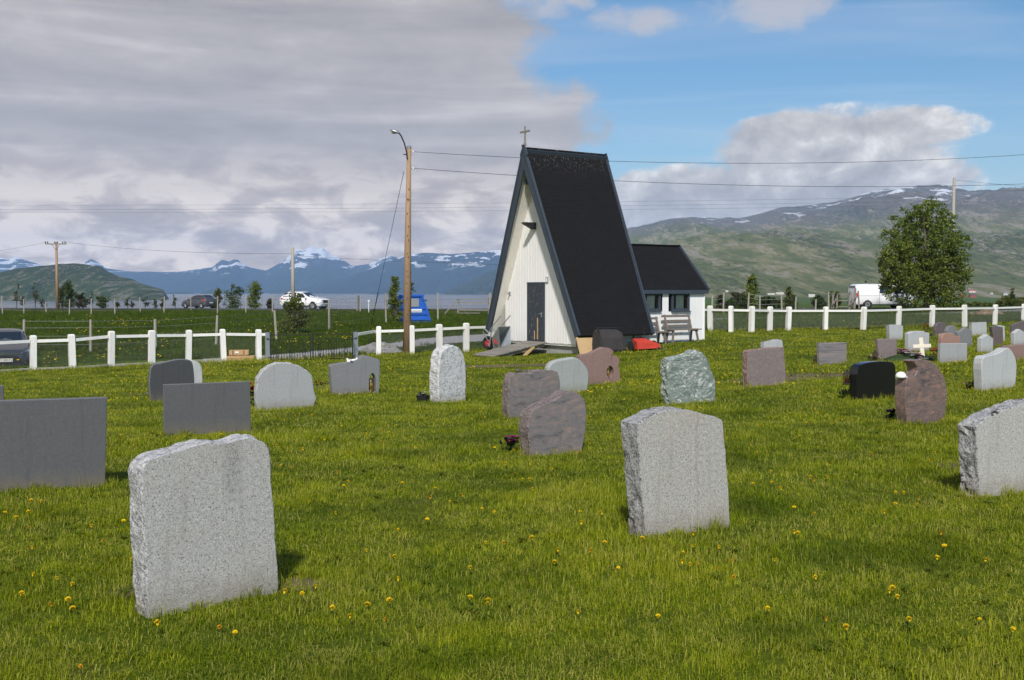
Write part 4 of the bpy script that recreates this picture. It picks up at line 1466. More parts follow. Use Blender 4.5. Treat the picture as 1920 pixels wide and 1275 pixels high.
HS('brown headstone with a gently arched top, in front of a pale one', [(1864, 649), (1863, 630), (1860, 613), (1869.7, 610.8), (1880.7, 613.6), (1881.8, 648)], 60, .12, 'brown_granite', base=(1873, 648))
HS('pale headstone mostly hidden behind the brown arched stone', [(1866, 641), (1866, 612), (1876, 610), (1884, 611.4), (1885.5, 640)], 60, .12, 'granite_pale')
HS('brown sloping headstone cut by the right frame edge in the far row', [(1898, 627), (1897.7, 611.4), (1909, 604.4), (1922, 602.4), (1936, 606), (1938, 625)], 60, .12, 'brown_granite')
HS('pale gable-topped headstone cut by the right frame edge', [(1902.5, 649), (1902, 624.5), (1912, 617), (1924, 624), (1924, 648)], 58, .13, 'granite_pale')
HS('low red-brown headstone slab behind the wave-topped light grey one', [(1884, 678), (1880, 649), (1945, 643.5), (1948, 674)], 64, .12, 'red_granite')


# ---- small things on and by the graves
def lantern(px, py, h, label, group='grave lanterns', mat='bronze'):
    c = gp(px, py)
    o = empty('grave_lantern', c, .6, label, 'lantern', group)
    s_ = h / .30
    MB().lathe((0, 0, 0), [(.075 * s_, 0), (.08 * s_, .02 * s_), (.06 * s_, .035 * s_)], 8).build('base', M[mat], o)
    for k in range(4):
        an = k * math.pi / 2 + .78
        MB().beam((.06 * s_ * math.cos(an), .06 * s_ * math.sin(an), .03 * s_), (.06 * s_ * math.cos(an), .06 * s_ * math.sin(an), .19 * s_), .012 * s_, .012 * s_).build('corner_bar', M[mat], o)
    MB().lathe((0, 0, .03 * s_), [(.045 * s_, 0), (.045 * s_, .15 * s_)], 10).build('glass', M['glass'], o)
    MB().lathe((0, 0, .035 * s_), [(.03 * s_, 0), (.03 * s_, .09 * s_)], 8).build('candle', M['candle'], o)
    MB().lathe((0, 0, .19 * s_), [(.09 * s_, 0), (.085 * s_, .015 * s_), (.04 * s_, .06 * s_), (.015 * s_, .075 * s_), (.02 * s_, .095 * s_), (.004, .11 * s_)], 8).build('roof', M[mat], o)
    return o


lantern(1529.5, 684.5, .24, 'small bronze lantern on the grass left of the striped headstone')
lantern(1640, 677, .26, 'bronze lantern among flowers left of the square purple-brown headstone')
# lantern fixed to the side of the black stone stands on its ledge
lc = gp(1597, 749)
lo_ = lantern(1597, 749, .24, 'bronze lantern fixed high on the left side of the black headstone')
lo_.location = on_plane(1588, 721, lc, Vector((0, -1, 0)))
MB().beam((.0, 0, .02), (.16, -.02, .02), .02, .02).build('bracket', M['bronze'], lo_)


def niche_lamp(hx, hy, hs, label, sc_=1.0):
    c0 = hs.location
    nrm = Vector((math.sin(hs.rotation_euler.z), -math.cos(hs.rotation_euler.z), 0))
    p = on_plane(hx, hy, c0, nrm) - nrm * .085
    o = empty('niche_lamp', p, 0, label, 'lamp')
    MB().lathe((0, 0, 0), [(.04 * sc_, 0), (.035 * sc_, .02 * sc_), (.03 * sc_, .03 * sc_)], 10).build('base', M['bronze'], o)
    MB().lathe((0, 0, .03 * sc_), [(.03 * sc_, 0), (.034 * sc_, .06 * sc_), (.026 * sc_, .11 * sc_)], 10).build('glass', M['brass'], o)
    MB().lathe((0, 0, .14 * sc_), [(.042 * sc_, 0), (.03 * sc_, .03 * sc_), (.008, .05 * sc_)], 10).build('cap', M['bronze'], o)
    return o


niche_lamp(1144, 708.5, hsK, 'brass lamp inside the oval niche of the reddish headstone')
niche_lamp(698.3, 736, hsF, 'bronze lamp inside the arched niche of the slant-topped headstone', 1.45)

# wooden cross
c = gp(1732, 676)
cr = empty('grave_cross', c, R(-28), 'cream painted wooden cross standing in front of a pale headstone', 'cross')
sc_ = c.y / FPX
MB().beam((0, 0, -.05), (-.07, 0, 43 * sc_), .085, .045, (0, 1, 0)).build('upright', M['cross_wood'], cr)
MB().beam((-.235, -.004, 26.5 * sc_), (.155, -.004, 28.5 * sc_), .045, .078).build('arm', M['cross_wood'], cr)


def blossom(mb, c, r_, rnd, n_=6, flat=.4):
    for k in range(n_):
        an = 2 * math.pi * k / n_ + rnd.random()
        t_ = Vector((math.cos(an), math.sin(an), 0))
        s_ = Vector((-t_.y, t_.x, 0))
        up = Vector((0, 0, flat))
        mb.add([c, c + t_ * r_ * .7 + s_ * r_ * .45 + up * r_, c + t_ * r_ * 1.1 + up * r_ * .8, c + t_ * r_ * .7 - s_ * r_ * .45 + up * r_], [(0, 1, 2, 3)])


def flower_mat(name, col):
    m_, t = new_mat(name)
    r_ = t.noise(t.n('ShaderNodeTexCoord').outputs['Object'], 30, 2)
    return finish(m_, t, t.mix(r_, tuple(x * .6 for x in col), col), .7, spec=.2)


M['leaf_dark'] = flower_mat('flower_leaves', (.035, .065, .018))
FC = {'magenta': (.36, .02, .20), 'purple': (.10, .03, .13), 'blue': (.035, .03, .20), 'red': (.55, .01, .03), 'orange': (.75, .16, .01), 'white': (.75, .73, .70),
      'pink': (.62, .22, .30), 'lilac': (.50, .42, .55), 'yellow': (.72, .48, .01), 'hotpink': (.60, .02, .12)}
for k, v in FC.items():
    M['fl_' + k] = flower_mat('petals_' + k, v)


def flowers(px, py, wd, ht, cols, n_, label, seed, name='grave_flowers', leaf=1.0, pot=None, br=.03):
    """a planted clump: leaves, then blossoms of each colour"""
    rnd = random.Random(seed)
    c = gp(px, py)
    o = empty(name, c, 0, label, 'flowers')
    q = MB()
    for k in range(int(60 * leaf)):
        p = Vector((rnd.gauss(0, wd * .28), rnd.gauss(0, wd * .2), rnd.uniform(.0, ht * .75)))
        d_ = Vector((rnd.uniform(-1, 1), rnd.uniform(-1, 1), rnd.uniform(.1, 1))).normalized()
        s_ = d_.cross(Vector((0, 0, 1))).normalized() * .018
        q.add([p, p + d_ * .035 + s_, p + d_ * .07, p + d_ * .035 - s_], [(0, 1, 2, 3)])
    if leaf:
        q.build('foliage', M['leaf_dark'], o, fix=False)
    if pot:
        MB().lathe((0, 0, -.02), [(.09, 0), (.12, .12), (.125, .13), (.10, .13)], 12).build('pot', M[pot], o)
    for cc in cols:
        q = MB()
        for k in range(max(1, n_ // len(cols))):
            p = Vector((rnd.gauss(0, wd * .3), rnd.gauss(0, wd * .2), rnd.uniform(ht * .45, ht)))
            blossom(q, p, br * rnd.uniform(.8, 1.2), rnd)
        q.build('blossoms', M['fl_' + cc], o, fix=False)
    return o


flowers(957, 847, .14, .17, ['magenta', 'magenta'], 16, 'clump of magenta petunias left of the S-curved headstone', 1, leaf=1.3)
flowers(793, 753, .12, .16, ['white', 'purple'], 4, 'dark plant pot left of the tall whitish headstone', 2, pot='black_plastic')
flowers(1586, 748, .14, .14, ['blue', 'purple'], 8, 'dark blue pansies at the foot of the black headstone', 3)
flowers(1670, 785, .13, .12, ['purple'], 7, 'purple pansies left of the crescent headstone', 4)
flowers(1822, 731, .22, .13, ['pink', 'red'], 8, 'faded pink flowers left of the wave-topped headstone', 5)
flowers(1758, 678, .26, .34, ['hotpink', 'red'], 10, 'hot pink flowers left of the blue-grey headstone', 6, br=.06)
flowers(1745, 679, .3, .18, ['purple'], 8, 'purple pansies behind the crescent headstone', 7)
flowers(1742, 629, .5, .42, ['orange', 'yellow', 'orange'], 26, 'orange and yellow flowers beside the dark brown headstone', 8, leaf=2.5, br=.05)
flowers(1762, 641.5, .22, .26, ['white'], 6, 'white flowers left of the salmon headstone', 9, br=.05)
flowers(472.5, 764, .10, .42, ['red'], 14, 'red grave flowers between the slate slab and the arched headstone', 10, br=.05)
flowers(1634, 678, .42, .16, ['white', 'pink'], 8, 'small bouquet around the bronze lantern by the purple-brown headstone', 11)
flowers(596, 724.5, .30, .12, ['red'], 4, 'faded red flowers on bare soil between arched and slant-topped headstones', 12, leaf=.6)
# heap of funeral flowers
rnd = random.Random(21)
c0, c1 = gp(1684, 674), gp(1727, 677)
hp = empty('flower_heap', (c0 + c1) / 2, 0, 'heap of white, pink and lilac funeral flowers before the cross', 'flowers')
for cc in ('white', 'pink', 'lilac', 'white', 'purple'):
    q = MB()
    for k in range(34):
        t_ = rnd.uniform(-1, 1)
        p = (c1 - c0) * .5 * t_ + Vector((0, rnd.gauss(0, .28), 0))
        p.z = rnd.uniform(.03, .24) * (1 - .55 * max(0, t_))
        blossom(q, p, rnd.uniform(.04, .07), rnd)
    q.build('blossoms', M['fl_' + cc], hp, fix=False)
q = MB()
q.blob((0, 0, -.02), .55, 3, .2, 2, (1.25, .7, .30))
q.build('wreath_base', M['leaf_dark'], hp)


# little birds and ornaments
def bird(p, label, s_=1.0, rz=0.0):
    o = empty('bird_ornament', p, rz, label, 'ornament')
    MB().blob((0, 0, .035 * s_), .045 * s_, 1, .1, 2, (1.5, .8, .8)).build('body', M['porcelain'], o, smooth=True)
    MB().blob((.06 * s_, 0, .075 * s_), .024 * s_, 2, .05, 2).build('head', M['porcelain'], o, smooth=True)
    MB().prism([(-.05 * s_, 0, .05 * s_), (-.13 * s_, -.025 * s_, .06 * s_), (-.13 * s_, .025 * s_, .06 * s_)], (0, 0, .012 * s_)).build('tail', M['porcelain'], o)
    return o


def on_stone(hs, px, py, back=.07):
    nrm = Vector((math.sin(hs.rotation_euler.z), -math.cos(hs.rotation_euler.z), 0))
    return on_plane(px, py, hs.location, nrm) - nrm * back


bird(on_stone(hsF, 656, 681), 'left of two white porcelain birds on the slant-topped headstone', .9, 2.2)
bird(on_stone(hsF, 666, 679.5), 'right of two white porcelain birds on the slant-topped headstone', .9, .4)
sp = on_stone(hsU, 1700, 709, .08)
sp = sp + Vector((-.01, 0, 0))
so = empty('shell_ornament', sp, 0, 'white dome-shaped porcelain ornament in the bite of the crescent headstone', 'ornament')
MB().lathe((0, 0, 0), [(.085, 0), (.083, .03), (.07, .06), (.04, .082), (.008, .09)], 14).build('shell', M['porcelain'], so, smooth=True)
MB().lathe((.075, 0, .0), [(.03, 0), (.026, .015), (.01, .03)], 10).build('lip', M['porcelain'], so, smooth=True)
so.scale = (.8, .8, .85)
op = gp(248, 1112)
orn = empty('angel_ornament', on_plane(247, 1108, op, Vector((0, -1, 0))) + Vector((.02, .22, -.02)), .4, 'white porcelain figure behind the left edge of the big near headstone', 'ornament')
MB().lathe((0, 0, -.02), [(.03, 0), (.028, .03), (.014, .06), (.016, .075)], 10).build('body', M['porcelain'], orn, smooth=True)
MB().blob((0, 0, .075), .018, 4, .05, 2).build('head', M['porcelain'], orn, smooth=True)
for s_ in (-1, 1):
    MB().prism([(0, 0, .05), (-.05 + .02 * s_, .02 * s_, .075), (-.045 + .02 * s_, .02 * s_, .03)], (0, .008, 0)).build('wing', M['porcelain'], orn)
# pebbles left on the purple stone
for px_, py_, sd_n in ((978, 698, 'left'), (990, 699.5, 'right')):
    c_ = gp(1003, 782)
    a_ = R(56)
    p = on_plane(px_, py_, c_, Vector((math.cos(a_), -math.sin(a_), 0))) + Vector((-.05, .06, .0))
    st = MB().blob((0, 0, .02), .035, px_, .3, 2, (1.3, 1, .7)).build('pebble', M['basalt'])
    st.location = p
    tag(st, sd_n + ' of two dark pebbles on top of the stepped purple-brown headstone', 'pebble', 'pebbles on the purple headstone')

# ------------------------------------------------------------------ white churchyard fence
def wire_bar(q, a_, b_, r_):
    """three-sided thin wire"""
    a_, b_ = Vector(a_), Vector(b_)
    t_ = (b_ - a_).normalized()
    u = t_.cross(Vector((.3, 1, .2))).normalized()
    v = t_.cross(u)
    vs = []
    for p in (a_, b_):
        for k in range(3):
            an = k * 2.0944
            vs.append(p + (u * math.cos(an) + v * math.sin(an)) * r_)
    q.add(vs, [(0, 1, 4, 3), (1, 2, 5, 4), (2, 0, 3, 5)])


def wire_mat(name, col):
    return simple(name, col, .5, .5, var=.1)


M['wire'] = wire_mat('fence_wire', (.16, .165, .17))
M['wire_dark'] = wire_mat('power_line_wire', (.06, .06, .065))


def white_fence(posts, label, first_end=None, last_end=None, mesh=True, wpost=.165, kerb=None):
    """posts: (px, top_py, base_py)"""
    pts = [(gp(p[0], p[2]), (p[2] - p[1])) for p in posts]
    o = empty('white_fence', pts[0][0], 0, label, 'fence')
    O = pts[0][0]
    tops = []
    rnd = random.Random(int(posts[0][0]))
    n_ = len(pts)
    for i, (c, hpx) in enumerate(pts):
        h = hpx * c.y / FPX
        nxt = pts[min(i + 1, n_ - 1)][0] - pts[max(i - 1, 0)][0]
        an = math.atan2(nxt.y, nxt.x)
        q = MB()
        Mz = Matrix.Rotation(an, 3, 'Z')
        wd = wpost * rnd.uniform(.93, 1.06)
        lean = Vector((rnd.uniform(-.05, .05), rnd.uniform(-.03, .03), 0))
        rings = [(-.25, wd / 2), (h - .05, wd / 2), (h - .018, wd / 2 - .008), (h, wd / 2 - .03)]
        vs = []
        for z_, r_ in rings:
            for sx, sy in ((-1, -1), (1, -1), (1, 1), (-1, 1)):
                vs.append(Mz @ Vector((sx * r_, sy * r_, 0)) + Vector((0, 0, z_)) + lean * max(0, z_) + (c - O))
        fs = [(0, 3, 2, 1), (12, 13, 14, 15)]
        for k in range(3):
            for j in range(4):
                fs.append((k * 4 + j, k * 4 + (j + 1) % 4, k * 4 + 4 + (j + 1) % 4, k * 4 + 4 + j))
        q.add(vs, fs)
        q.build('post', M['white_post'], o)
        tops.append((c - O, h, nxt.normalized(), lean))
    runs = []
    ends = ([first_end] if first_end else []) + tops + ([last_end] if last_end else [])
    for a_, b_ in zip(ends, ends[1:]):
        runs.append((a_, b_))
    for (ca, ha, ta, la), (cb, hb, tb, lb) in runs:
        t_ = (cb - ca).normalized()
        a_ = ca + t_ * wpost * .5 + Vector((0, 0, ha - .17))
        b_ = cb - t_ * wpost * .5 + Vector((0, 0, hb - .17))
        MB().beam(a_, b_, .06, .085).build('rail', M['white_post'], o)
        if mesh:
            q = MB()
            Lr = (b_ - a_).length
            zt = -.04
            hb_ = min(ha, hb) - .22
            st = .065
            k = -hb_
            while k < Lr:
                for dirn in (1, -1):
                    x0, z0 = k, 0.0
                    x1, z1 = k + hb_, hb_
                    if dirn < 0:
                        z0, z1 = hb_, 0.0
                    # clip to the bay
                    if x0 < 0:
                        f_ = (0 - x0) / (x1 - x0)
                        x0, z0 = 0, lerp(z0, z1, f_)
                    if x1 > Lr:
                        f_ = (Lr - x0) / (x1 - x0)
                        x1, z1 = Lr, lerp(z0, z1, f_)
                    if x1 - x0 > .01:
                        pa = a_.lerp(b_, x0 / Lr) - Vector((0, 0, zt + hb_ - z0)) + Vector((0, .05, 0))
                        pb = a_.lerp(b_, x1 / Lr) - Vector((0, 0, zt + hb_ - z1)) + Vector((0, .05, 0))
                        wire_bar(q, pa, pb, .0023)
                k += st
            tag(q.build('wire_netting', M['wire'], o, fix=False), kind='stuff')
    if kerb:
        for (ca, ha, ta, la), (cb, hb, tb, lb) in runs:
            t_ = (cb - ca).normalized()
            MB().beam(ca + Vector((0, 0, .0)) + t_ * .09, cb - t_ * .09, .12, kerb).build('base_slab', M['concrete'], o)
    return o, tops, O


left_posts = [(-86, 636, 702), (-12, 632, 697.5), (62, 628.5, 693), (136.5, 626.5, 690.5), (208, 620.4, 686), (284, 619, 682), (353, 618.4, 678), (420, 616.7, 675.7), (484.7, 617.4, 673)]
gpl = gp(501.4, 672.5)
fo, tp, O = white_fence(left_posts, 'white post and rail fence with chain-link netting, left of the iron gate', kerb=.10,
                        last_end=None)
c_last = tp[-1]
MB().beam(c_last[0] + Vector((.08, .03, c_last[1] - .17)), gpl - O + Vector((-.06, 0, c_last[1] - .17)), .06, .085).build('rail', M['white_post'], fo)
mid_posts = [(710, 611.6, 665.6), (771.6, 610, 664.5), (824, 607.6, 661.5), (874, 605.4, 659), (921, 604, 655.5)]
gpr = gp(667, 671.5)
fm, tp, O = white_fence(mid_posts, 'white post and rail fence between the iron gate and the chapel')
MB().beam(gpr - O + Vector((.07, 0, tp[0][1] - .20)), tp[0][0] + Vector((-.08, 0, tp[0][1] - .17)), .06, .085).build('rail', M['white_post'], fm)
right_posts = [(1290, 573, 622), (1332, 573, 622), (1371, 573.5, 623), (1408.6, 574, 623), (1443, 574.6, 621), (1477, 575, 620), (1547, 575, 619), (1618, 575, 618.5), (1684, 573.7, 615.5), (1747, 572, 613),
               (1809, 571.5, 612), (1865, 571, 608.5), (1918, 569.6, 606), (1972, 568.5, 604)]
white_fence(right_posts, 'white post and rail fence along the track, right of the chapel')

# ------------------------------------------------------------------ iron gate
M['iron'] = simple('black_wrought_iron', (.018, .018, .02), .6, .3)


def gate_leaf(xa, xb, ytop, ybot, label):
    a_, b_ = gp(xa, ybot), gp(xb, ybot - (1.2 if xa < 585 else .4))
    o = empty('gate_leaf', a_, math.atan2(b_.y - a_.y, b_.x - a_.x), label, 'gate', 'wrought iron gate leaves')
    Lg = (b_ - a_).xy.length
    dz = b_.z - a_.z
    H = (ybot - ytop) * a_.y / FPX
    z0 = .03

    def bar(p0, p1, r_=.010, nm='bar'):
        MB().beam(p0, p1, 2 * r_, 2 * r_).build(nm, M['iron'], o)
    bar((0, 0, z0), (Lg, 0, z0), .013, 'bottom_rail')
    bar((0, 0, H), (Lg, 0, H), .013, 'top_rail')
    bar((0, 0, H - .15), (Lg, 0, H - .15), .009, 'middle_rail')
    bar((0, 0, z0), (0, 0, H + .02), .016, 'stile')
    bar((Lg, 0, z0), (Lg, 0, H + .02), .016, 'stile')
    nb_ = 15
    for k in range(1, nb_):
        x_ = Lg * k / nb_
        bar((x_, 0, z0), (x_, 0, H - .15), .0075)
        if k % 5 == 2 or k % 5 == 3:
            pass
    for k in (2.5, 7.5, 12.5):
        x_ = Lg * k / nb_
        q = MB()
        for s_ in (-1, 1):
            pts = []
            for i in range(15):       # heart-shaped scroll
                t_ = i / 14
                if t_ < .5:
                    f_ = t_ / .5
                    pts.append((x_ + s_ * .085 * f_ ** .8, 0, .12 + .22 * f_))
                else:
                    an = (t_ - .5) / .5 * 4.2
                    r_ = .045 * (1 - .5 * (t_ - .5) / .5)
                    pts.append((x_ + s_ * (.04 + r_ * math.cos(an)), 0, .34 + r_ * math.sin(an)))
            q.tube(pts, .006, 5)
            q.tube([(x_, 0, .12), (x_ + s_ * .03, 0, .09), (x_ + s_ * .05, 0, .105), (x_ + s_ * .045, 0, .125)], .005, 5)
        q.tube([(x_, 0, .06), (x_, 0, H * .72)], .006, 5)
        q.build('scroll', M['iron'], o)
    for zz_ in (.12, H - .15):
        MB().tube([(-.09 if xa < 585 else Lg + .09, 0, zz_), (0 if xa < 585 else Lg, 0, zz_)], .018, 6).build('hinge', M['iron'], o)
    return o


gate_leaf(508, 582.5, 628, 677, 'left leaf of the black wrought iron gate with heart scrolls')
gate_leaf(587, 661, 626, 673.5, 'right leaf of the black wrought iron gate with heart scrolls')
for c_, lb in ((gpl, 'left steel gate post with a dark cap next to the white post'), (gpr, 'right steel gate post beside the gravel heap')):
    o = empty('gate_post', c_, .4, lb, 'post', 'steel gate posts')
    h = 50 * c_.y / FPX
    MB().box((0, 0, h / 2 - .1), (.13, .13, h + .2)).build('shaft', M['galv'], o)
    MB().box((0, 0, h + .012), (.14, .14, .03)).build('cap', M['dark_steel'], o)
    MB().box((-.0, -.072, h * .75), (.05, .02, .06)).build('hinge_plate', M['dark_steel'], o)

# wooden boxes by the fence
cz = gp(453, 675.5)
sc_ = cz.y / FPX
o = empty('timber_box', cz, .12, 'lower long flat timber box on the ground by the white fence', 'box', 'timber boxes by the fence')
for y_ in (-.22, .22):
    for k in range(2):
        MB().box((0, y_, .035 + .075 * k), (.84, .022, .068)).build('board', M['crate_wood'], o)
for x_ in (-.41, .41):
    MB().box((x_, 0, .07), (.022, .41, .14)).build('end_board', M['crate_wood'], o)
MB().box((0, 0, .135), (.79, .40, .02)).build('lid', M['crate_wood'], o)
o = empty('timber_box', cz + Vector((-.08, 0, .185)), .2, 'upper small timber box stacked on the long one by the fence', 'box', 'timber boxes by the fence')
for y_ in (-.19, .19):
    MB().box((0, y_, .07), (.60, .022, .14)).build('board', M['crate_wood'], o)
for x_ in (-.29, .29):
    MB().box((x_, 0, .07), (.022, .355, .135)).build('end_board', M['crate_wood'], o)
for x_ in (-.18, .16):
    MB().box((x_, -.203, .07), (.025, .004, .142)).build('strap', M['dark_steel'], o)
MB().box((-.06, -.2035, .085), (.12, .004, .05)).build('paper_label', M['white_paint'], o)
for x_ in (-.2, .2):
    MB().box((x_, 0, -.02), (.07, .36, .035)).build('bearer', M['crate_wood'], o)

# gravel heap with a spade-like marker
hc = gp(708, 662)
rnd = random.Random(4)
hb_ = MB()
N1, N2 = 34, 14
for j in range(N2 + 1):
    for i in range(N1):
        an = 2 * math.pi * i / N1
        r_ = j / N2
        h = (1 - r_ ** 1.5) * .30 * (1 + .3 * math.sin(an * 2 + 1)) + .05 * noise.noise(Vector((math.cos(an) * 4 * r_, math.sin(an) * 4 * r_, 3))) * (1 - r_)
        hb_.v.append((.82 * r_ * math.cos(an), .55 * r_ * math.sin(an), h - .02))
for j in range(N2):
    for i in range(N1):
        hb_.f.append((j * N1 + i, j * N1 + (i + 1) % N1, (j + 1) * N1 + (i + 1) % N1, (j + 1) * N1 + i))
hb_.mi = [0] * len(hb_.f)
for k in range(900):
    an, r_ = rnd.uniform(0, 6.28), rnd.random() ** .5
    h = (1 - r_ ** 1.5) * .30 * (1 + .3 * math.sin(an * 2 + 1))
    hb_.blob((.82 * r_ * math.cos(an), .55 * r_ * math.sin(an), h), rnd.uniform(.015, .04), k, .3, 0, (1, 1, .7))
heap = hb_.build('gravel_heap', M['gravel_stone'])
heap.location = hc + Vector((0, .5, 0))
tag(heap, 'heap of grey gravel behind the fence right of the gate', 'gravel heap')
c_ = gp(689, 655)
o = empty('marker_stake', c_, 0, 'dark stake with a red band standing in the gravel heap', 'stake')
MB().tube([(0, 0, 0), (.06, 0, .45)], .02, 6).build('shaft', M['dark_steel'], o)
MB().lathe((.08, -.05, .12), [(.035, 0), (.035, .07)], 8).build('band', M['red_paint'], o)

# ------------------------------------------------------------------ lamp pole, other poles and lines
lpb = gp(763, 664.5)
LP = empty('lamp_pole', lpb, 0, 'tall brown wooden lamp pole with a curved street light by the fence', 'lamp post')


def lz(py):
    return at(763, py, lpb.y).z - lpb.z


def lxp(px, py):
    return at(px, py, lpb.y).x - lpb.x


ztop = lz(276)
q = MB()
q.tube([(0, 0, -.4), (lxp(764.5, 470), 0, lz(470)), (lxp(767, 276), 0, ztop)], [.155, .115, .072], 14)
q.build('pole', M['pole_wood'], LP, smooth=True)
MB().lathe((lxp(767, 276), 0, ztop), [(.085, -.03), (.085, .02), (.05, .05), (.01, .06)], 12).build('cap', M['galv'], LP)
MB().tube([(lxp(764, 300), -.09, lz(298)), (lxp(763, 285), -.1, lz(286)), (lxp(759, 272), -.1, lz(270)), (lxp(753, 257), -.1, lz(256)), (lxp(749, 251), -.1, lz(250.5))], .026, 8).build('arm', M['dark_steel'], LP)
hd = MB()
cxl, czl = lxp(741, 248), lz(248)
prof = [(-.17, .02, .035), (-.13, .05, .07), (-.03, .085, .10), (.08, .075, .10), (.15, .05, .07), (.18, .02, .045)]
ns = 12
for (x_, zt, wd) in prof:
    for k in range(ns):
        an = 2 * math.pi * k / ns
        z_ = math.sin(an) * (zt if math.sin(an) > 0 else zt * .45)
        hd.v.append((cxl + x_, -.1 + math.cos(an) * wd, czl + z_ - x_ * .35))
for j in range(len(prof) - 1):
    for k in range(ns):
        hd.f.append((j * ns + k, j * ns + (k + 1) % ns, (j + 1) * ns + (k + 1) % ns, (j + 1) * ns + k))
hd.f += [tuple(range(ns)), tuple(len(hd.v) - 1 - k for k in range(ns))]
hd.mi = [0] * len(hd.f)
hdo = hd.build('lamp_head', M['galv'], LP, smooth=True)
MB().blob((cxl - .02, -.1, czl - .03), .09, 1, .02, 2, (1.2, .8, .4)).build('lens', simple('lamp_lens', (.16, .15, .07), .3), hdo, smooth=True)
MB().tube([(lxp(757, 290), -.1, lz(290)), (lxp(771, 290), .1, lz(290))], .018, 6).build('clamp', M['dark_steel'], LP)
for py_ in (284.5, 315.5):
    q = MB().tube([(.06, 0, lz(py_ - 1)), (.13, 0, lz(py_ + 3)), (.17, 0, lz(py_ + 1)), (.22, 0, lz(py_))], .009, 6)
    io = q.build('insulator_hook', M['dark_steel'], LP)
    MB().lathe((.24, 0, lz(py_) - .035), [(.02, 0), (.036, .015), (.024, .035), (.034, .05), (.015, .07)], 10).build('insulator', M['porcelain'], io)
for k in range(16):
    z_ = lerp(1.2, ztop - 1.0, k / 16) + random.uniform(-.2, .2)
    sx = 1 if k % 2 else -1
    MB().box((lerp(0, lxp(767, 276), z_ / ztop) + sx * .02, -lerp(.15, .085, z_ / ztop), z_), (.03, .02, .05)).build('step_scar', M['soil'], LP)


def span(name, p0, p1, sag, r_, label, n_=40, mat='wire_dark', group='overhead lines'):
    q = MB()
    pts = []
    for i in range(n_ + 1):
        t_ = i / n_
        p = Vector(p0).lerp(Vector(p1), t_)
        p.z -= sag * 4 * t_ * (1 - t_)
        pts.append(p)
    q.tube(pts, r_, 5)
    return tag(q.build(name, M[mat], smooth=True), label, 'cable', group)


pA = lpb + Vector((.25, 0, lz(284.5)))
pB = lpb + Vector((.25, 0, lz(315.5)))
endA, endB = at(2300, 254, 46), at(2300, 322, 46)
span('power_line', pA, endA, .72, .008, 'upper of the two overhead lines running right from the lamp pole')
span('power_line', pB, endB, .62, .008, 'lower of the two overhead lines running right from the lamp pole')
# guy wire with its striped sleeve
ga, gb = lpb + Vector((-.08, .05, lz(321))), gp(694, 619)
gw = empty('guy_wire', gb, 0, 'thin guy wire with a black and yellow sleeve staying the lamp pole', 'guy wire')
d_ = ga - gb
MB().tube([Vector((0, 0, 0)), d_], .009, 5).build('strand', M['wire_dark'], gw)
for k in range(11):
    a_, b_ = d_ * (.0 + .030 * k), d_ * (.0 + .030 * (k + 1))
    MB().tube([a_, b_], .022, 7).build('sleeve_band', M['yellow'] if (k % 3 == 1 and k < 9) else M['black_plastic'], gw)


def pole(px, ytop, depth, r_, label, arm=None, ybase=None):
    p = at(px, 560, depth)
    z0 = G(p.x, p.y)
    zt = at(px, ytop, depth).z
    o = empty('utility_pole', (p.x, p.y, z0), 0, label, 'utility pole', 'utility poles along the road')
    MB().tube([(0, 0, -.3), (0, 0, zt - z0)], [r_ * 1.25, r_ * .85], 10).build('pole', M['pale_wood'] if not arm else M['pole_wood'], o, smooth=True)
    if arm:
        wd, za = arm
        zz_ = at(px, za, depth).z - z0
        MB().beam((-wd / 2, -.1, zz_), (wd / 2, -.1, zz_), .10, .12).build('crossarm', M['grey_wood'], o)
        for s_ in (-1, 1):
            MB().beam((s_ * .45, -.12, zz_ - .05), (0, -.12, zz_ - .65), .03, .03).build('brace', M['dark_steel'], o)
        for x_ in (-.46, -.36, -.05, .06, .30, .40):
            MB().lathe((x_ * wd * 1.05, -.1, zz_ + .06), [(.03, 0), (.07, .05), (.05, .11), (.075, .15), (.03, .22)], 8).build('insulator', M['dark_steel'], o)
    return o, Vector((p.x, p.y, zt))


p1_, t1_ = pole(107.5, 454, 118, .14, 'utility pole with a six-insulator crossarm on the far left', arm=(2.35, 457.5))
p2_, t2_ = pole(549.5, 464, 82, .13, 'bare utility pole behind the white SUV')
p3_, t3_ = pole(1785, 333, 92, .13, 'bare utility pole rising behind the big round tree')
span('power_line', t1_ + Vector((1.0, 0, .0)), t2_ + Vector((0, 0, -.45)), .35, .011, 'overhead line from the crossarm pole to the pole behind the SUV')
span('power_line', at(-260, 494, 130), t1_ + Vector((-1.0, 0, 0)), .5, .010, 'overhead line leaving the crossarm pole towards the left frame edge')
span('power_line', t2_ + Vector((0, 0, -.6)), at(1420, 492, 100), .5, .010, 'overhead line from the pole behind the SUV towards the chapel')
for i, (ya, yb, lb) in enumerate(((389, 404, 'topmost of three faint overhead lines crossing the clouds'), (397, 409, 'middle of three faint overhead lines crossing the clouds'), (402, 414.5, 'lowest of three faint overhead lines crossing the clouds'))):
    span('power_line', at(-300, ya - 5, 128 + 1.0 * i), t3_ + Vector((-.2 + .2 * i, 0, -1.6 - .35 * i)), .30, .007, lb)
for i, (ya, yb, lb) in enumerate(((367, 372, 'upper thin overhead line at the bare pole on the right'), (338, 330, 'uppermost overhead line leaving the bare right pole'))):
    span('power_line', t3_ + Vector((0, 0, -.2 - .9 * i)), at(2300, ya + 2, 80), .2, .010, lb)


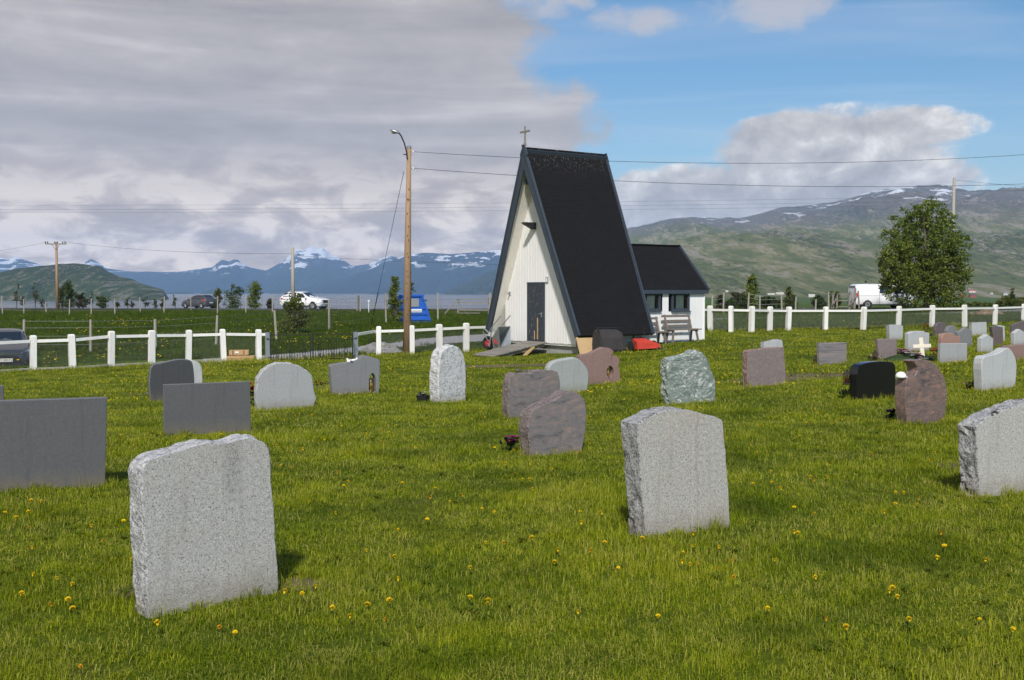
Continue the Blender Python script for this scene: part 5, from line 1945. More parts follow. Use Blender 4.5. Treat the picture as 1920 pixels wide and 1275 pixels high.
# ------------------------------------------------------------------ field fences
def field_fence(posts, label, r_=.045, wires=(.25, .5, .75, .95), net=True, seed=1, wr=.0035):
    """posts: (px, top_py, base_py)"""
    rnd = random.Random(seed)
    o = None
    prev = None
    for (px_, yt, yb) in posts:
        c = gp(px_, yb)
        if o is None:
            o = empty('field_fence', c, 0, label, 'fence')
            O_ = c
        h = (yb - yt) * c.y / FPX
        lean = Vector((rnd.uniform(-.06, .06), rnd.uniform(-.04, .04), 0)) * h
        MB().tube([c - O_ + Vector((0, 0, -.2)), c - O_ + lean + Vector((0, 0, h))], [r_ * rnd.uniform(.95, 1.2), r_ * rnd.uniform(.8, 1)], 7).build('post', M['pale_wood'], o)
        cur = (c - O_, lean, h)
        if prev is not None and (cur[0] - prev[0]).length < 22:
            q = MB()
            for wv in wires:
                wire_bar(q, prev[0] + prev[1] * wv + Vector((0, 0, prev[2] * wv)), cur[0] + cur[1] * wv + Vector((0, 0, cur[2] * wv)), wr)
            if net:
                n_ = int((cur[0] - prev[0]).length / .3)
                for k in range(1, n_):
                    t_ = k / n_
                    b0 = prev[0].lerp(cur[0], t_)
                    hh = lerp(prev[2], cur[2], t_)
                    wire_bar(q, b0 + Vector((0, 0, hh * wires[0] * .3)), b0 + Vector((0, 0, hh * wires[-1])), wr * .7)
            tag(q.build('wire_netting', M['wire'], o, fix=False), kind='stuff')
        prev = cur
    return o


field_fence([(-70, 600, 668), (43.5, 599, 662), (170, 599, 661), (292, 598, 655), (405, 591, 648), (519, 581.5, 640), (617.5, 562, 620), (724.5, 550, 608), (821, 549, 600), (917, 549, 595)],
            'wire field fence with pale wooden posts running diagonally up behind the gate', .06, seed=2, wr=.005)
rp = [(5, 554.5, 589), (45, 561, 589), (87, 566, 589.5), (130, 561, 591), (171, 560, 590), (215.5, 560, 590), (263.5, 557, 587.5), (307.5, 556, 588), (358, 556, 585), (407.5, 555, 589), (460.5, 553, 589), (511, 553.5, 589),
      (670, 550.5, 583), (675, 555, 586)]
field_fence(rp, 'wire fence of thin pale posts along the near side of the road, left', .055, seed=3, wr=.006)
rp2 = [(1335, 554, 590), (1356, 548.5, 590), (1402, 548.5, 588), (1424.5, 554, 588), (1466.5, 551.5, 588), (1491, 556, 587), (1529, 561, 586), (1554, 548, 585)]
field_fence(rp2, 'wire fence of pale posts along the road, right of the chapel', .06, seed=5, wr=.006)


# stile and gate frames by the road
def timber_frame(name, label, depth_px, bars, cat='gate'):
    c = gp(*depth_px)
    o = empty(name, c, 0, label, cat)
    for (x0, y0, x1, y1, wd) in bars:
        a_, b_ = at(x0, y0, c.y) - c, at(x1, y1, c.y) - c
        MB().beam(a_, b_, .05, wd, (0, 0, 1) if abs(x1 - x0) > abs(y1 - y0) else (1, 0, 0)).build('rail' if abs(x1 - x0) > abs(y1 - y0) else 'post', M['grey_wood'], o)
    return o


timber_frame('field_gate', 'weathered wooden field gate with a slanting brace, left of the chapel', (885, 592),
             [(859, 561, 859, 588, .13), (917, 551, 917, 590, .16), (834, 588, 858, 561, .07), (859, 562, 917, 560.5, .07), (859, 567.5, 917, 568, .08), (859, 581, 917, 581.5, .09), (859, 587, 900, 587, .06)])
timber_frame('field_gate', 'weathered wooden gate and stile in front of the white van', (1588, 581),
             [(1562, 553, 1561, 580, .12), (1570, 553, 1569, 578, .12), (1559, 578, 1569, 557, .08), (1570, 551, 1594, 551, .08), (1570, 563.5, 1592, 563.5, .07), (1571, 575, 1594, 575, .07), (1594, 545, 1592, 580, .16),
              (1604, 540, 1602, 580, .16), (1609, 545, 1611, 580, .12), (1593, 573, 1608, 556, .08)])
MB().beam((0, 0, 0), (0, 0, .1), .01, .01)
# small white sign stake and far stakes
c_ = gp(691.5, 588)
o = empty('marker_post', c_, 0, 'thin white marker post with a small box top near the guy wire', 'post')
h = 24 * c_.y / FPX
MB().tube([(0, 0, 0), (0, 0, h)], .03, 6).build('shaft', M['white_paint'], o)
MB().box((0, 0, h), (.14, .1, .14)).build('head', M['white_paint'], o)

# ------------------------------------------------------------------ blue skip
sk = gp(782, 607)
SK = empty('waste_container', sk, R(12), 'blue slanted waste container with a grey flap behind the lamp pole', 'container')
s_ = sk.y / FPX
H_ = 52 * s_
wb0, wb1, wt0, wt1 = -30 * s_, 28 * s_, -33 * s_, 12 * s_
dp = 1.6
body = [(wb0, 0, 0), (wb1, 0, 0), (wt1, 0, H_), (wt0, 0, H_)]
MB().prism(body, (0, dp, 0)).build('body', M['blue_paint'], SK)
for z_ in (.16, .36, .56):
    f_ = z_
    xa, xb = lerp(wb0, wt0, f_), lerp(wb1, wt1, f_)
    MB().beam((xa + .05, -.03, H_ * f_), (xb - .05, -.03, H_ * f_), .06, .10).build('rib', M['blue_paint'], SK)
MB().beam((wb1 - .05, -.04, 0), (wt1 - .05, -.04, H_), .10, .10, (0, 1, 0)).build('corner_rib', M['blue_paint'], SK)
MB().beam((wt0 - .05, -.02, H_ + .03), (wt1 + .05, -.02, H_ + .03), .12, .12).build('rim', M['blue_paint'], SK)
MB().box((lerp(wt0, wt1, .56), -.03, H_ * .76), (.74, .05, .50)).build('flap', M['grey_lid'], SK)
MB().box((lerp(wt0, wt1, .62), -.06, H_ * .50), (.92, .02, .10)).build('label_strip', M['white_paint'], SK)
MB().box((lerp(wt0, wt1, .62), -.06, H_ * .43), (.92, .02, .05)).build('label_strip', M['white_paint'], SK)
MB().box((wt0 + .12, -.06, H_ * .82), (.10, .02, .14)).build('label_plate', M['white_paint'], SK)
MB().tube([(lerp(wb1, wt1, .5) - .02, -.05, H_ * .52), (lerp(wb1, wt1, .5) + .16, -.05, H_ * .50)], .035, 7).tube([(wt1 - .05, -.05, H_ * .86), (wt1 + .22, -.05, H_ * .84)], .04, 7).build('lifting_lug', M['dark_steel'], SK)
MB().box((wt1 - .02, -.03, H_ * .95), (.12, .06, .16)).build('latch', M['galv'], SK)

# rubble heap on the right beyond the fence
c_ = gp(1853, 594)
q = MB()
rnd = random.Random(9)
for k in range(60):
    an, r_ = rnd.uniform(0, 6.28), rnd.random() ** .6
    q.blob((1.2 * r_ * math.cos(an), .7 * r_ * math.sin(an), .35 * (1 - r_) + .05), rnd.uniform(.10, .26), k, .4, 1, (1.2, 1, .7))
o = q.build('rubble_heap', simple('brown_rubble', (.24, .16, .10), .95, var=.3, scale=3))
o.location = c_
tag(o, 'heap of brown rubble beyond the white fence on the right', 'rubble heap')

# ------------------------------------------------------------------ vehicles
def vehicle(loc, rz, label, st, paint, cat, wheels, wr, wtrack, glass, roofx, extra=None, name='parked_car'):
    """st: stations along x (front = +x): (x, z_low, z_mid, z_belt, z_top, w_low, w_mid, w_belt, w_top)"""
    o = empty(name, loc, rz, label, cat)
    q = MB()
    rings = []
    for (x_, zl, zm, zb_, zt, wl_, wm, wbt, wt) in st:
        ring = [(0, zl), (wl_ * .85, zl), (wl_, zl + .06), (wm, zm), (wbt, zb_), (wbt * .985, zb_ + .03)]
        if zt > zb_ + .08:
            ring += [(lerp(wbt, wt, .5) + .02, lerp(zb_, zt, .5)), (wt, zt - .06), (wt * .86, zt - .01), (wt * .5, zt + .012), (0, zt + .02)]
        else:
            ring += [(wbt * .93, zt + .012), (wbt * .86, zt + .022), (wbt * .7, zt + .03), (wbt * .4, zt + .04), (0, zt + .045)]
        full = [(x_, y_, z_) for y_, z_ in ring] + [(x_, -y_, z_) for y_, z_ in ring[-2:0:-1]]
        rings.append(full)
    n_ = len(rings[0])
    for r_ in rings:
        q.v += r_
    for j in range(len(rings) - 1):
        for k in range(n_):
            q.f.append((j * n_ + k, j * n_ + (k + 1) % n_, (j + 1) * n_ + (k + 1) % n_, (j + 1) * n_ + k))
    q.f += [tuple(range(n_)), tuple((len(rings) - 1) * n_ + k for k in range(n_))]
    q.mi = [0] * len(q.f)
    body = q.build('body', M[paint], o, smooth=True)
    md = body.modifiers.new('bev', 'BEVEL')
    md.width = .02
    md.segments = 1
    md.limit_method = 'ANGLE'

    def sect(x_, key):
        for a_, b_ in zip(st, st[1:]):
            if min(a_[0], b_[0]) <= x_ <= max(a_[0], b_[0]):
                t_ = (x_ - a_[0]) / (b_[0] - a_[0])
                return lerp(a_[key], b_[key], t_)
        return st[0][key]
    # side windows, windscreen and rear window as thin glass plates
    for s_ in (-1, 1):
        for (xa, xb, ta, tb, fb) in glass:
            vs = []
            for x_, f_ in ((xa, 0.06), (xb, 0.06), (xb - tb, .86), (xa - ta, .86)):
                zb_, zt = sect(x_, 3), sect(x_, 4)
                z_ = lerp(zb_, zt, f_)
                w_ = lerp(sect(x_, 7), sect(x_, 8), f_) + .028 * math.sin(math.pi * f_) + .012
                vs.append((x_, s_ * w_, z_))
            q = MB()
            q.prism(vs, (0, -s_ * .012, 0))
            q.build('side_window', M['car_glass'], o)
    for nm, xa, xb, fa_, fb_ in roofx:
        vs = []
        za, zb2 = sect(xa, 4), sect(xb, 4)
        wa, wb2 = sect(xa, 8), sect(xb, 8)
        sgn = 1 if nm == 'windscreen' else -1
        n1 = Vector((abs(zb2 - za), 0, abs(xb - xa))).normalized()
        n1.x *= sgn
        off_ = n1 * .03
        vs = [Vector((xa, -wa * fa_, za)) + off_, Vector((xa, wa * fa_, za)) + off_, Vector((xb, wb2 * fb_, zb2)) + off_, Vector((xb, -wb2 * fb_, zb2)) + off_]
        MB().prism(vs, -n1 * .02).build(nm, M['car_glass'], o)
    for x_ in wheels:
        for s_ in (-1, 1):
            MB().lathe((x_, s_ * (wtrack - .02), wr), [(wr * 1.14, -.13), (wr * 1.14, .005 if s_ > 0 else .0), (wr * .5, .004)], 22, 'Y').build('wheel_arch', M['black_plastic'], o) if s_ > 0 else \
                MB().lathe((x_, s_ * (wtrack - .02), wr), [(wr * .5, -.004), (wr * 1.14, -.005), (wr * 1.14, .13)], 22, 'Y').build('wheel_arch', M['black_plastic'], o)
            w_ = MB().lathe((x_, s_ * (wtrack - .09), wr), [(wr * .6, -.10), (wr * .95, -.10), (wr, -.07), (wr, .07), (wr * .95, .10), (wr * .6, .10)], 24, 'Y').build('wheel', M['rubber'], o)
            yo = s_ * (wtrack + .012)
            rq = MB()
            rq.lathe((x_, yo, wr), [(wr * .62, -.012), (wr * .62, .006), (wr * .56, .008)], 20, 'Y')
            rq.build('rim', M['galv'], w_)
            for k in range(5):
                an = k * 1.2566 + .3
                MB().beam((x_, yo + s_ * .012, wr), (x_ + wr * .56 * math.cos(an), yo + s_ * .012, wr + wr * .56 * math.sin(an)), .03, wr * .16, (0, 1, 0)).build('spoke', M['chrome'], w_)
    if extra:
        extra(o)
    return o


def text_mesh(s_, size, mat, parent, M4, name='lettering'):
    cu = bpy.data.curves.new('lettering', 'FONT')
    cu.body = s_
    cu.size = size
    cu.align_x = 'CENTER'
    cu.align_y = 'CENTER'
    cu.extrude = .001
    tmp = bpy.data.objects.new('tmp', cu)
    COL.objects.link(tmp)
    dg = bpy.context.evaluated_depsgraph_get()
    me = bpy.data.meshes.new_from_object(tmp.evaluated_get(dg))
    bpy.data.objects.remove(tmp)
    me.materials.clear()
    me.materials.append(mat)
    me.transform(M4)
    return link(name, me, parent)


def face_x(x_, y_, z_, sgn=1):
    """text lying in the yz plane, read from +x (sgn 1) or -x"""
    return Matrix.Translation((x_, y_, z_)) @ Matrix.Rotation(R(90) * sgn, 4, 'Z') @ Matrix.Rotation(R(90), 4, 'X')


def plate(o, x_, z_, txt, sgn=1):
    p = MB().box((x_, 0, z_), (.012, .52, .115)).build('number_plate', M['plate_white'], o)
    MB().box((x_ + sgn * .004, -.235 * sgn, z_), (.012, .045, .113)).build('plate_band', M['plate_blue'], p)
    text_mesh(txt, .112, M['black_plastic'], p, face_x(x_ + sgn * .0085, .025 * sgn, z_, sgn))


# charcoal hatchback parked nose-on at the far left
def ex_hatch(o):
    for s_ in (-1, 1):
        MB().prism([(1.62, s_ * .84, .72), (1.80, s_ * .66, .70), (1.94, s_ * .52, .66), (1.92, s_ * .56, .74), (1.74, s_ * .72, .80), (1.52, s_ * .85, .83)], (.03, s_ * .02, .02)).build('headlight', M['lamp_clear'], o)
        mm = MB().blob((.62, s_ * .95, 1.0), .13, 1, .05, 2, (.7, 1, .62)).build('mirror', M['paint_dark'], o, smooth=True)
        MB().tube([(.62, s_ * .80, .95), (.62, s_ * .90, .97)], .03, 6).build('mirror_arm', M['black_plastic'], mm)
        MB().lathe((1.90, s_ * .62, .40), [(.07, 0), (.06, .02), (.02, .025)], 12, 'X').build('fog_lamp', M['lamp_clear'], o)
        MB().box((1.80, s_ * .70, .33), (.12, .16, .06)).build('bumper_insert', M['black_plastic'], o)
    q = MB()
    q.prism([(1.985, -.42, .62), (1.985, .42, .62), (1.975, .66, .26), (1.975, -.66, .26)], (.022, 0, 0))
    gr = q.build('grille', M['black_plastic'], o)
    for k in range(5):
        MB().box((2.0, 0, .30 + .055 * k), (.012, 1.2 - .12 * k, .012)).build('grille_slat', M['dark_steel'], gr)
    MB().beam((1.99, -.60, .22), (1.99, .60, .22), .03, .02).build('lower_trim', M['galv'], o)
    MB().beam((2.0, -.50, .68), (2.02, 0, .66), .02, .018).beam((2.02, 0, .66), (2.0, .50, .68), .02, .018).build('chrome_strip', M['chrome'], o)
    em = MB()

    def ell(rx, rz_, z0=0.0):
        pts = [(2.035, rx * math.cos(a_), .695 + z0 + rz_ * math.sin(a_)) for a_ in [2 * math.pi * k / 24 for k in range(25)]]
        em.tube(pts, .007, 5, caps=False)
    ell(.085, .058)
    ell(.026, .052)
    ell(.062, .02, .026)
    em.build('emblem', M['chrome'], o)
    plate(o, 2.015, .47, 'BT 80576')


hc_ = at(14, 690, 38.6)
hc_.z = G(hc_.x, hc_.y + 2)
hst = [(2.0, .22, .42, .60, .62, .60, .66, .55, .50), (1.93, .18, .42, .66, .70, .74, .79, .68, .6), (1.70, .17, .45, .78, .80, .80, .84, .78, .6), (1.1, .17, .5, .90, .93, .83, .86, .80, .66), (.78, .17, .5, .94, .99, .83, .865, .80, .66),
       (.05, .17, .5, .95, 1.42, .83, .865, .81, .60), (-.4, .17, .5, .96, 1.50, .83, .865, .81, .60), (-1.2, .17, .5, .98, 1.46, .83, .865, .80, .57), (-1.75, .18, .5, 1.0, 1.20, .82, .85, .77, .56), (-1.93, .25, .5, .95, .98, .76, .80, .72, .5)]
vehicle(hc_ + Vector((-.9, 1.8, 0)), R(-90 + 24), 'charcoal hatchback parked nose-on behind the white fence at the left frame edge', hst, 'paint_dark', 'car',
        (1.22, -1.28), .31, .865, [(.62, -.30, .42, .0, 0), (-.36, -1.05, .0, .0, 0), (-1.1, -1.62, 0, -.2, 0)], [('windscreen', .72, .12, .92, .88), ('rear_window', -1.75, -1.28, .9, .9)], ex_hatch)


# grey hatchback driving left on the road
def ex_grey(o):
    for s_ in (-1, 1):
        MB().prism([(-1.74, s_ * .80, .78), (-1.50, s_ * .86, .86), (-1.52, s_ * .82, .98), (-1.80, s_ * .72, .96), (-1.90, s_ * .70, .80)], (-.02, s_ * .02, 0)).build('tail_light', M['lamp_red'], o)
        MB().prism([(1.60, s_ * .85, .72), (1.88, s_ * .66, .66), (1.80, s_ * .70, .74), (1.55, s_ * .83, .80)], (.02, s_ * .02, 0)).build('headlight', M['lamp_clear'], o)
        MB().blob((.66, s_ * .93, 1.0), .12, 1, .05, 1, (.7, 1, .62)).build('mirror', M['paint_grey'], o)
        for x_ in (.60, -.42):
            MB().box((x_, s_ * .872, .62), (.012, .004, .5)).build('door_gap', M['black_plastic'], o)
        for x_ in (-.28, -1.0):
            MB().box((x_, s_ * .877, .88), (.16, .02, .03)).build('door_handle', M['paint_grey'], o)
    plate(o, -1.965, .62, '', -1) if False else MB().box((-1.955, 0, .62), (.012, .5, .11)).build('number_plate', M['plate_white'], o)
    MB().box((-1.93, 0, .34), (.06, 1.3, .12)).build('bumper', M['black_plastic'], o)


gcp = at(373, 577, 121)
vehicle(Vector((gcp.x, gcp.y, G(gcp.x, gcp.y) + .03)), R(180 - 32), 'grey hatchback driving left on the road', hst, 'paint_grey', 'car',
        (1.22, -1.28), .31, .865, [(.62, -.34, .42, .0, 0), (-.40, -1.05, .0, .0, 0), (-1.1, -1.62, 0, -.2, 0)], [('windscreen', .72, .12, .92, .88), ('rear_window', -1.75, -1.28, .9, .9)], ex_grey)


# white SUV driving right
def ex_suv(o):
    for s_ in (-1, 1):
        MB().prism([(1.95, s_ * .90, .92), (2.26, s_ * .66, .86), (2.20, s_ * .70, .95), (1.90, s_ * .88, 1.02)], (.03, s_ * .02, .0)).build('headlight', M['lamp_clear'], o)
        MB().prism([(-2.15, s_ * .86, 1.0), (-1.9, s_ * .93, 1.02), (-1.92, s_ * .90, 1.12), (-2.2, s_ * .80, 1.12)], (-.03, s_ * .02, 0)).build('tail_light', M['lamp_red'], o)
        MB().blob((.72, s_ * 1.04, 1.16), .15, 1, .05, 1, (.7, 1, .6)).build('mirror', M['paint_white'], o)
        MB().beam((-1.9, s_ * .955, .33), (1.9, s_ * .955, .33), .04, .14).build('sill_trim', M['black_plastic'], o)
        for x_ in (.68, -.45, -1.30):
            MB().box((x_, s_ * .962, .72), (.014, .004, .6)).build('door_gap', M['dark_steel'], o)
        for x_ in (-.30, -1.12):
            MB().box((x_, s_ * .967, 1.0), (.18, .02, .035)).build('door_handle', M['chrome'], o)
        MB().tube([(.0, s_ * .58, 1.74), (-1.5, s_ * .56, 1.72)], .02, 6).build('roof_rail', M['galv'], o)
        MB().lathe((2.18, s_ * .72, .48), [(.08, 0), (.07, .02), (.02, .03)], 10, 'X').build('fog_lamp', M['lamp_clear'], o)
    MB().prism([(2.30, -.55, .92), (2.30, .55, .92), (2.32, .46, .66), (2.32, -.46, .66)], (.02, 0, 0)).build('grille', M['black_plastic'], o)
    MB().prism([(2.25, -.75, .50), (2.25, .75, .50), (2.20, .70, .30), (2.20, -.70, .30)], (.06, 0, 0)).build('lower_bumper', M['black_plastic'], o)
    MB().box((2.345, 0, .58), (.012, .5, .11)).build('number_plate', M['plate_white'], o)


sst = [(2.30, .35, .55, .86, .90, .66, .72, .64, .5), (2.20, .30, .58, .95, .99, .82, .88, .80, .6), (1.90, .28, .6, 1.03, 1.06, .90, .94, .86, .66), (1.1, .28, .62, 1.09, 1.14, .92, .955, .88, .7), (.85, .28, .62, 1.11, 1.18, .92, .955, .88, .7),
       (.05, .28, .62, 1.13, 1.66, .92, .955, .89, .66), (-.5, .28, .62, 1.15, 1.73, .92, .955, .89, .66), (-1.5, .28, .62, 1.18, 1.69, .92, .955, .88, .63), (-2.05, .32, .62, 1.2, 1.42, .90, .94, .85, .62), (-2.30, .40, .62, 1.1, 1.14, .84, .88, .8, .55)]
sp_ = at(572, 577, 105)
vehicle(Vector((sp_.x, sp_.y, G(sp_.x, sp_.y) + .03)), R(-22), 'white SUV driving right on the road', sst, 'paint_white', 'car',
        (1.42, -1.45), .37, .955, [(.70, -.38, .45, .0, 0), (-.46, -1.30, .0, .0, 0), (-1.38, -1.95, 0, -.25, 0)], [('windscreen', .80, .12, .92, .88), ('rear_window', -2.05, -1.58, .9, .9)], ex_suv)


# white van behind the tree
def ex_van(o):
    for s_ in (-1, 1):
        MB().box((-.55, s_ * .975, .85), (.014, .004, 1.1)).build('door_gap', M['dark_steel'], o)
        MB().box((.62, s_ * .975, .85), (.014, .004, 1.1)).build('door_gap', M['dark_steel'], o)
        MB().box((-.5, s_ * .978, 1.06), (3.4, .006, .02)).build('side_crease', M['paint_white'], o)
        MB().prism([(-2.42, s_ * .93, .90), (-2.36, s_ * .96, .90), (-2.32, s_ * .95, 1.25), (-2.40, s_ * .90, 1.25)], (-.03, s_ * .01, 0)).build('tail_light', M['lamp_red'], o)
        MB().prism([(2.1, s_ * .90, .80), (2.36, s_ * .66, .76), (2.28, s_ * .70, .95), (2.05, s_ * .90, 1.0)], (.03, s_ * .02, 0)).build('headlight', M['lamp_clear'], o)
        MB().blob((1.30, s_ * 1.1, 1.25), .15, 1, .05, 1, (.6, 1, .9)).build('mirror', M['black_plastic'], o)
        MB().beam((-2.2, s_ * .97, .30), (2.1, s_ * .97, .30), .03, .08).build('sill_trim', M['black_plastic'], o)
    MB().box((2.42, 0, .62), (.03, 1.2, .24)).build('grille', M['black_plastic'], o)
    MB().box((-2.47, 0, .45), (.06, 1.6, .18)).build('bumper', M['black_plastic'], o)


vst = [(2.40, .30, .5, .80, .84, .72, .80, .70, .5), (2.30, .26, .55, .95, 1.0, .86, .90, .82, .6), (1.95, .24, .6, 1.12, 1.17, .92, .96, .88, .72), (1.65, .24, .6, 1.16, 1.24, .93, .97, .90, .76), (.95, .24, .6, 1.17, 1.84, .93, .97, .92, .74),
       (.5, .24, .6, 1.17, 1.94, .93, .97, .92, .78), (-1.5, .24, .6, 1.17, 1.96, .93, .97, .92, .78), (-2.25, .24, .6, 1.17, 1.94, .93, .97, .92, .78), (-2.42, .28, .6, 1.15, 1.80, .92, .96, .90, .76), (-2.46, .40, .6, 1.1, 1.5, .9, .94, .88, .75)]
vp = at(1652, 579, 89)
vehicle(Vector((vp.x, vp.y, G(vp.x, vp.y) + .03)), R(4), 'white panel van standing half behind the big round tree', vst, 'paint_white', 'van',
        (1.50, -1.52), .34, .97, [(1.42, .70, .42, .0, 0), (.55, -.50, .0, .0, 0)], [('windscreen', 1.60, 1.02, .92, .9), ('rear_window', -2.44, -2.40, .8, .8)], ex_van, name='parked_van')

# ------------------------------------------------------------------ far farmhouses
for (px_, py_, wd, hh, colr, roofc, lb, Yd) in [
        (1823, 557, 11, 6, (.38, .07, .05), (.10, .06, .05), 'red barn in the far green fields on the right', 1300),
        (1804, 557, 9, 6, (.38, .07, .05), (.30, .10, .06), 'red farmhouse partly hidden by the big tree', 1320),
        (1821.5, 548, 12, 4.5, (.72, .68, .62), (.34, .10, .07), 'white farmhouse with a red roof above the red barn', 1500),
        (1885, 553.5, 7, 5, (.70, .68, .64), (.22, .22, .22), 'small white house left of the far spruce', 1350),
        (1859, 551.5, 5, 3.5, (.70, .68, .64), (.2, .2, .2), 'tiny white cabin in the far fields', 1500),
        (1522, 556.5, 11, 4.5, (.74, .71, .62), (.55, .52, .46), 'pale house far beyond the field left of the van', 1250),
        (1445, 552.5, 14, 2.6, (.76, .72, .62), (.66, .62, .52), 'left long white shed far beyond the field', 1400),
        (1462, 551.5, 13, 3, (.76, .72, .62), (.66, .62, .52), 'right long white shed far beyond the field', 1380),
        (1363, 547.5, 5, 3.5, (.70, .68, .62), (.3, .28, .26), 'tiny white house on the lower slope beside the chapel wing', 1700)]:
    p, best = at(px_, py_, Yd), 1e9
    for ob in (ground, fell_o):
        ok, hit, nn, fi = ob.ray_cast(Vector((0, 0, EYE)), ray(px_, py_).normalized())
        if ok and 700 < hit.y < best:
            best, p = hit.y, hit.copy()
    s_ = p.y / FPX
    o = empty('farmhouse', (p.x, p.y, p.z), R(random.uniform(-18, 18)), lb, 'house', 'farm buildings in the far fields')
    W_, D_, Hh = wd * s_, wd * s_ * .6, hh * s_
    wm = simple('house_wall_paint', colr, .8)
    rm = simple('house_roof', roofc, .85)
    MB().box((0, 0, Hh * .3 - 1), (W_, D_, Hh * .6 + 2)).build('wall', wm, o)
    MB().prism([(-W_ * .53, -D_ * .56, Hh * .58), (-W_ * .53, D_ * .56, Hh * .58), (-W_ * .53, 0, Hh * 1.05)], (W_ * 1.06, 0, 0)).build('roof', rm, o)
    for k in range(3):
        MB().box((lerp(-W_ * .32, W_ * .32, k / 2), -D_ / 2 - .03, Hh * .32), (W_ * .10, .08, Hh * .2)).build('window', M['car_glass'], o)

# ------------------------------------------------------------------ trees and shrubs
def leaf_mat(name, a, b, c_):
    m_, t = new_mat(name)
    g = t.n('ShaderNodeNewGeometry')
    r_ = g.outputs['Random Per Island']
    n_ = t.noise(g.outputs['Position'], 1.3, 3)
    k = t.ramp(t.m('ADD', t.m('MULTIPLY', r_, .6), t.m('MULTIPLY', n_, .4)), [(.2, a), (.5, b), (.8, c_)])
    d_ = t.n('ShaderNodeBsdfPrincipled', Base_Color=k, Roughness=.55)
    d_.inputs['Specular IOR Level'].default_value = .3
    tr = t.n('ShaderNodeBsdfTranslucent', Color=t.mix(.3, k, (.22, .30, .03)))
    mx = t.n('ShaderNodeMixShader', i0=.36)
    t.t.links.new(d_.outputs[0], mx.inputs[1])
    t.t.links.new(tr.outputs[0], mx.inputs[2])
    o = t.n('ShaderNodeOutputMaterial')
    t.t.links.new(mx.outputs[0], o.inputs[0])
    return m_


LM = {'dark': leaf_mat('dark_leaves', (.024, .042, .009), (.044, .070, .014), (.072, .105, .02)),
      'green': leaf_mat('green_leaves', (.034, .055, .012), (.055, .085, .018), (.085, .12, .025)),
      'yellow': leaf_mat('yellow_green_leaves', (.06, .075, .014), (.10, .12, .022), (.15, .165, .035)),
      'brown': leaf_mat('brownish_needles', (.03, .03, .014), (.05, .048, .02), (.075, .07, .03)),
      'olive': leaf_mat('olive_leaves', (.062, .095, .014), (.125, .165, .022), (.22, .255, .04))}
M['bark'] = simple('bark', (.12, .10, .08), .95, var=.3, scale=6, bstr=.6, bdist=.02)
M['birch_bark'] = simple('birch_bark', (.42, .40, .37), .9, var=.4, scale=7)


def leaves(q, p, sz, rnd, up=.3):
    d_ = Vector((rnd.gauss(0, 1), rnd.gauss(0, 1), rnd.gauss(0, 1) + up)).normalized()
    e_ = d_.cross(Vector((rnd.gauss(0, 1), rnd.gauss(0, 1), rnd.gauss(0, 1)))).normalized()
    s_ = sz * rnd.uniform(.7, 1.3)
    q.add([p - d_ * s_ * .5, p + e_ * s_ * .32, p + d_ * s_ * .5, p - e_ * s_ * .32], [(0, 1, 2, 3)])


def tree(c, lobes, label, kind, cat, nclump, nleaf, lsz, seed, trunk=None, name='tree', group=None, bark='bark', cl=.32, shell=.55):
    """lobes: (x, y, z, r) round the base c"""
    rnd = random.Random(seed)
    o = empty(name, c, 0, label, cat, group)
    q = MB()
    tips = []
    rt = sum(l[3] ** 2 for l in lobes)
    for (x_, y_, z_, r_) in lobes:
        k_ = max(2, int(nclump * r_ ** 2 / rt))
        for _ in range(k_):
            d_ = Vector((rnd.gauss(0, 1), rnd.gauss(0, 1), rnd.gauss(0, 1))).normalized()
            rr = r_ * (rnd.uniform(shell, 1.08) if rnd.random() < .8 else rnd.uniform(.2, shell))
            p = Vector((x_, y_, z_)) + d_ * rr
            if p.z < .05:
                continue
            tips.append(p)
            rc = cl * r_ ** .5 * rnd.uniform(.7, 1.3)
            for _ in range(nleaf):
                leaves(q, p + Vector((rnd.gauss(0, 1), rnd.gauss(0, 1), rnd.gauss(0, .7))) * rc * .5, lsz, rnd)
    me = q.mesh('crown', LM[kind])
    link('crown', me, o)
    q = MB()
    zt = max(l[2] for l in lobes)
    tr = trunk or .06
    q.tube([(0, 0, -.2), (.03, .02, zt * .3), (lobes[0][0] * .6, lobes[0][1] * .6, zt * .55), (lobes[0][0], lobes[0][1], zt * .78)], [tr, tr * .75, tr * .4, tr * .1], 8)
    for (x_, y_, z_, r_) in lobes:
        q.tube([(0, 0, zt * .15), (x_ * .4, y_ * .4, z_ * .6), (x_, y_, z_)], [tr * .5, tr * .38, tr * .12], 6)
    rnd.shuffle(tips)
    for p in tips[:40]:
        l_ = min(lobes, key=lambda l: (Vector(l[:3]) - p).length)
        q.tube([(l_[0], l_[1], l_[2]), (Vector(l_[:3]) + p) / 2 + Vector((0, 0, -.03)), p], [tr * .16, tr * .1, tr * .04], 4)
    q.build('trunk', M[bark], o, smooth=True)
    return o


# the big round tree
bc = at(1737, 579, 80)
bc.z = G(bc.x, bc.y)
s_ = 80 / FPX
rnd = random.Random(11)
lob = []
for (px_, py_, r_) in [(1738, 412, 36), (1706, 430, 38), (1768, 428, 36), (1688, 458, 34), (1785, 462, 34), (1735, 460, 55), (1676, 492, 34), (1795, 500, 28), (1700, 500, 50), (1760, 505, 52), (1668, 508, 24),
                        (1730, 545, 52), (1692, 538, 40), (1776, 545, 40), (1800, 528, 22), (1715, 392, 14), (1755, 392, 16), (1800, 480, 20)]:
    p = at(px_, py_, 80) - bc
    lob.append((p.x, rnd.uniform(-1, 1) * (66 - r_) * s_ * .9, p.z, r_ * s_))
tree(bc, lob, 'big round leafy tree standing beside the van beyond the right fence', 'olive', 'tree', 1150, 30, .165, 12, trunk=.22, cl=.24, shell=.80)


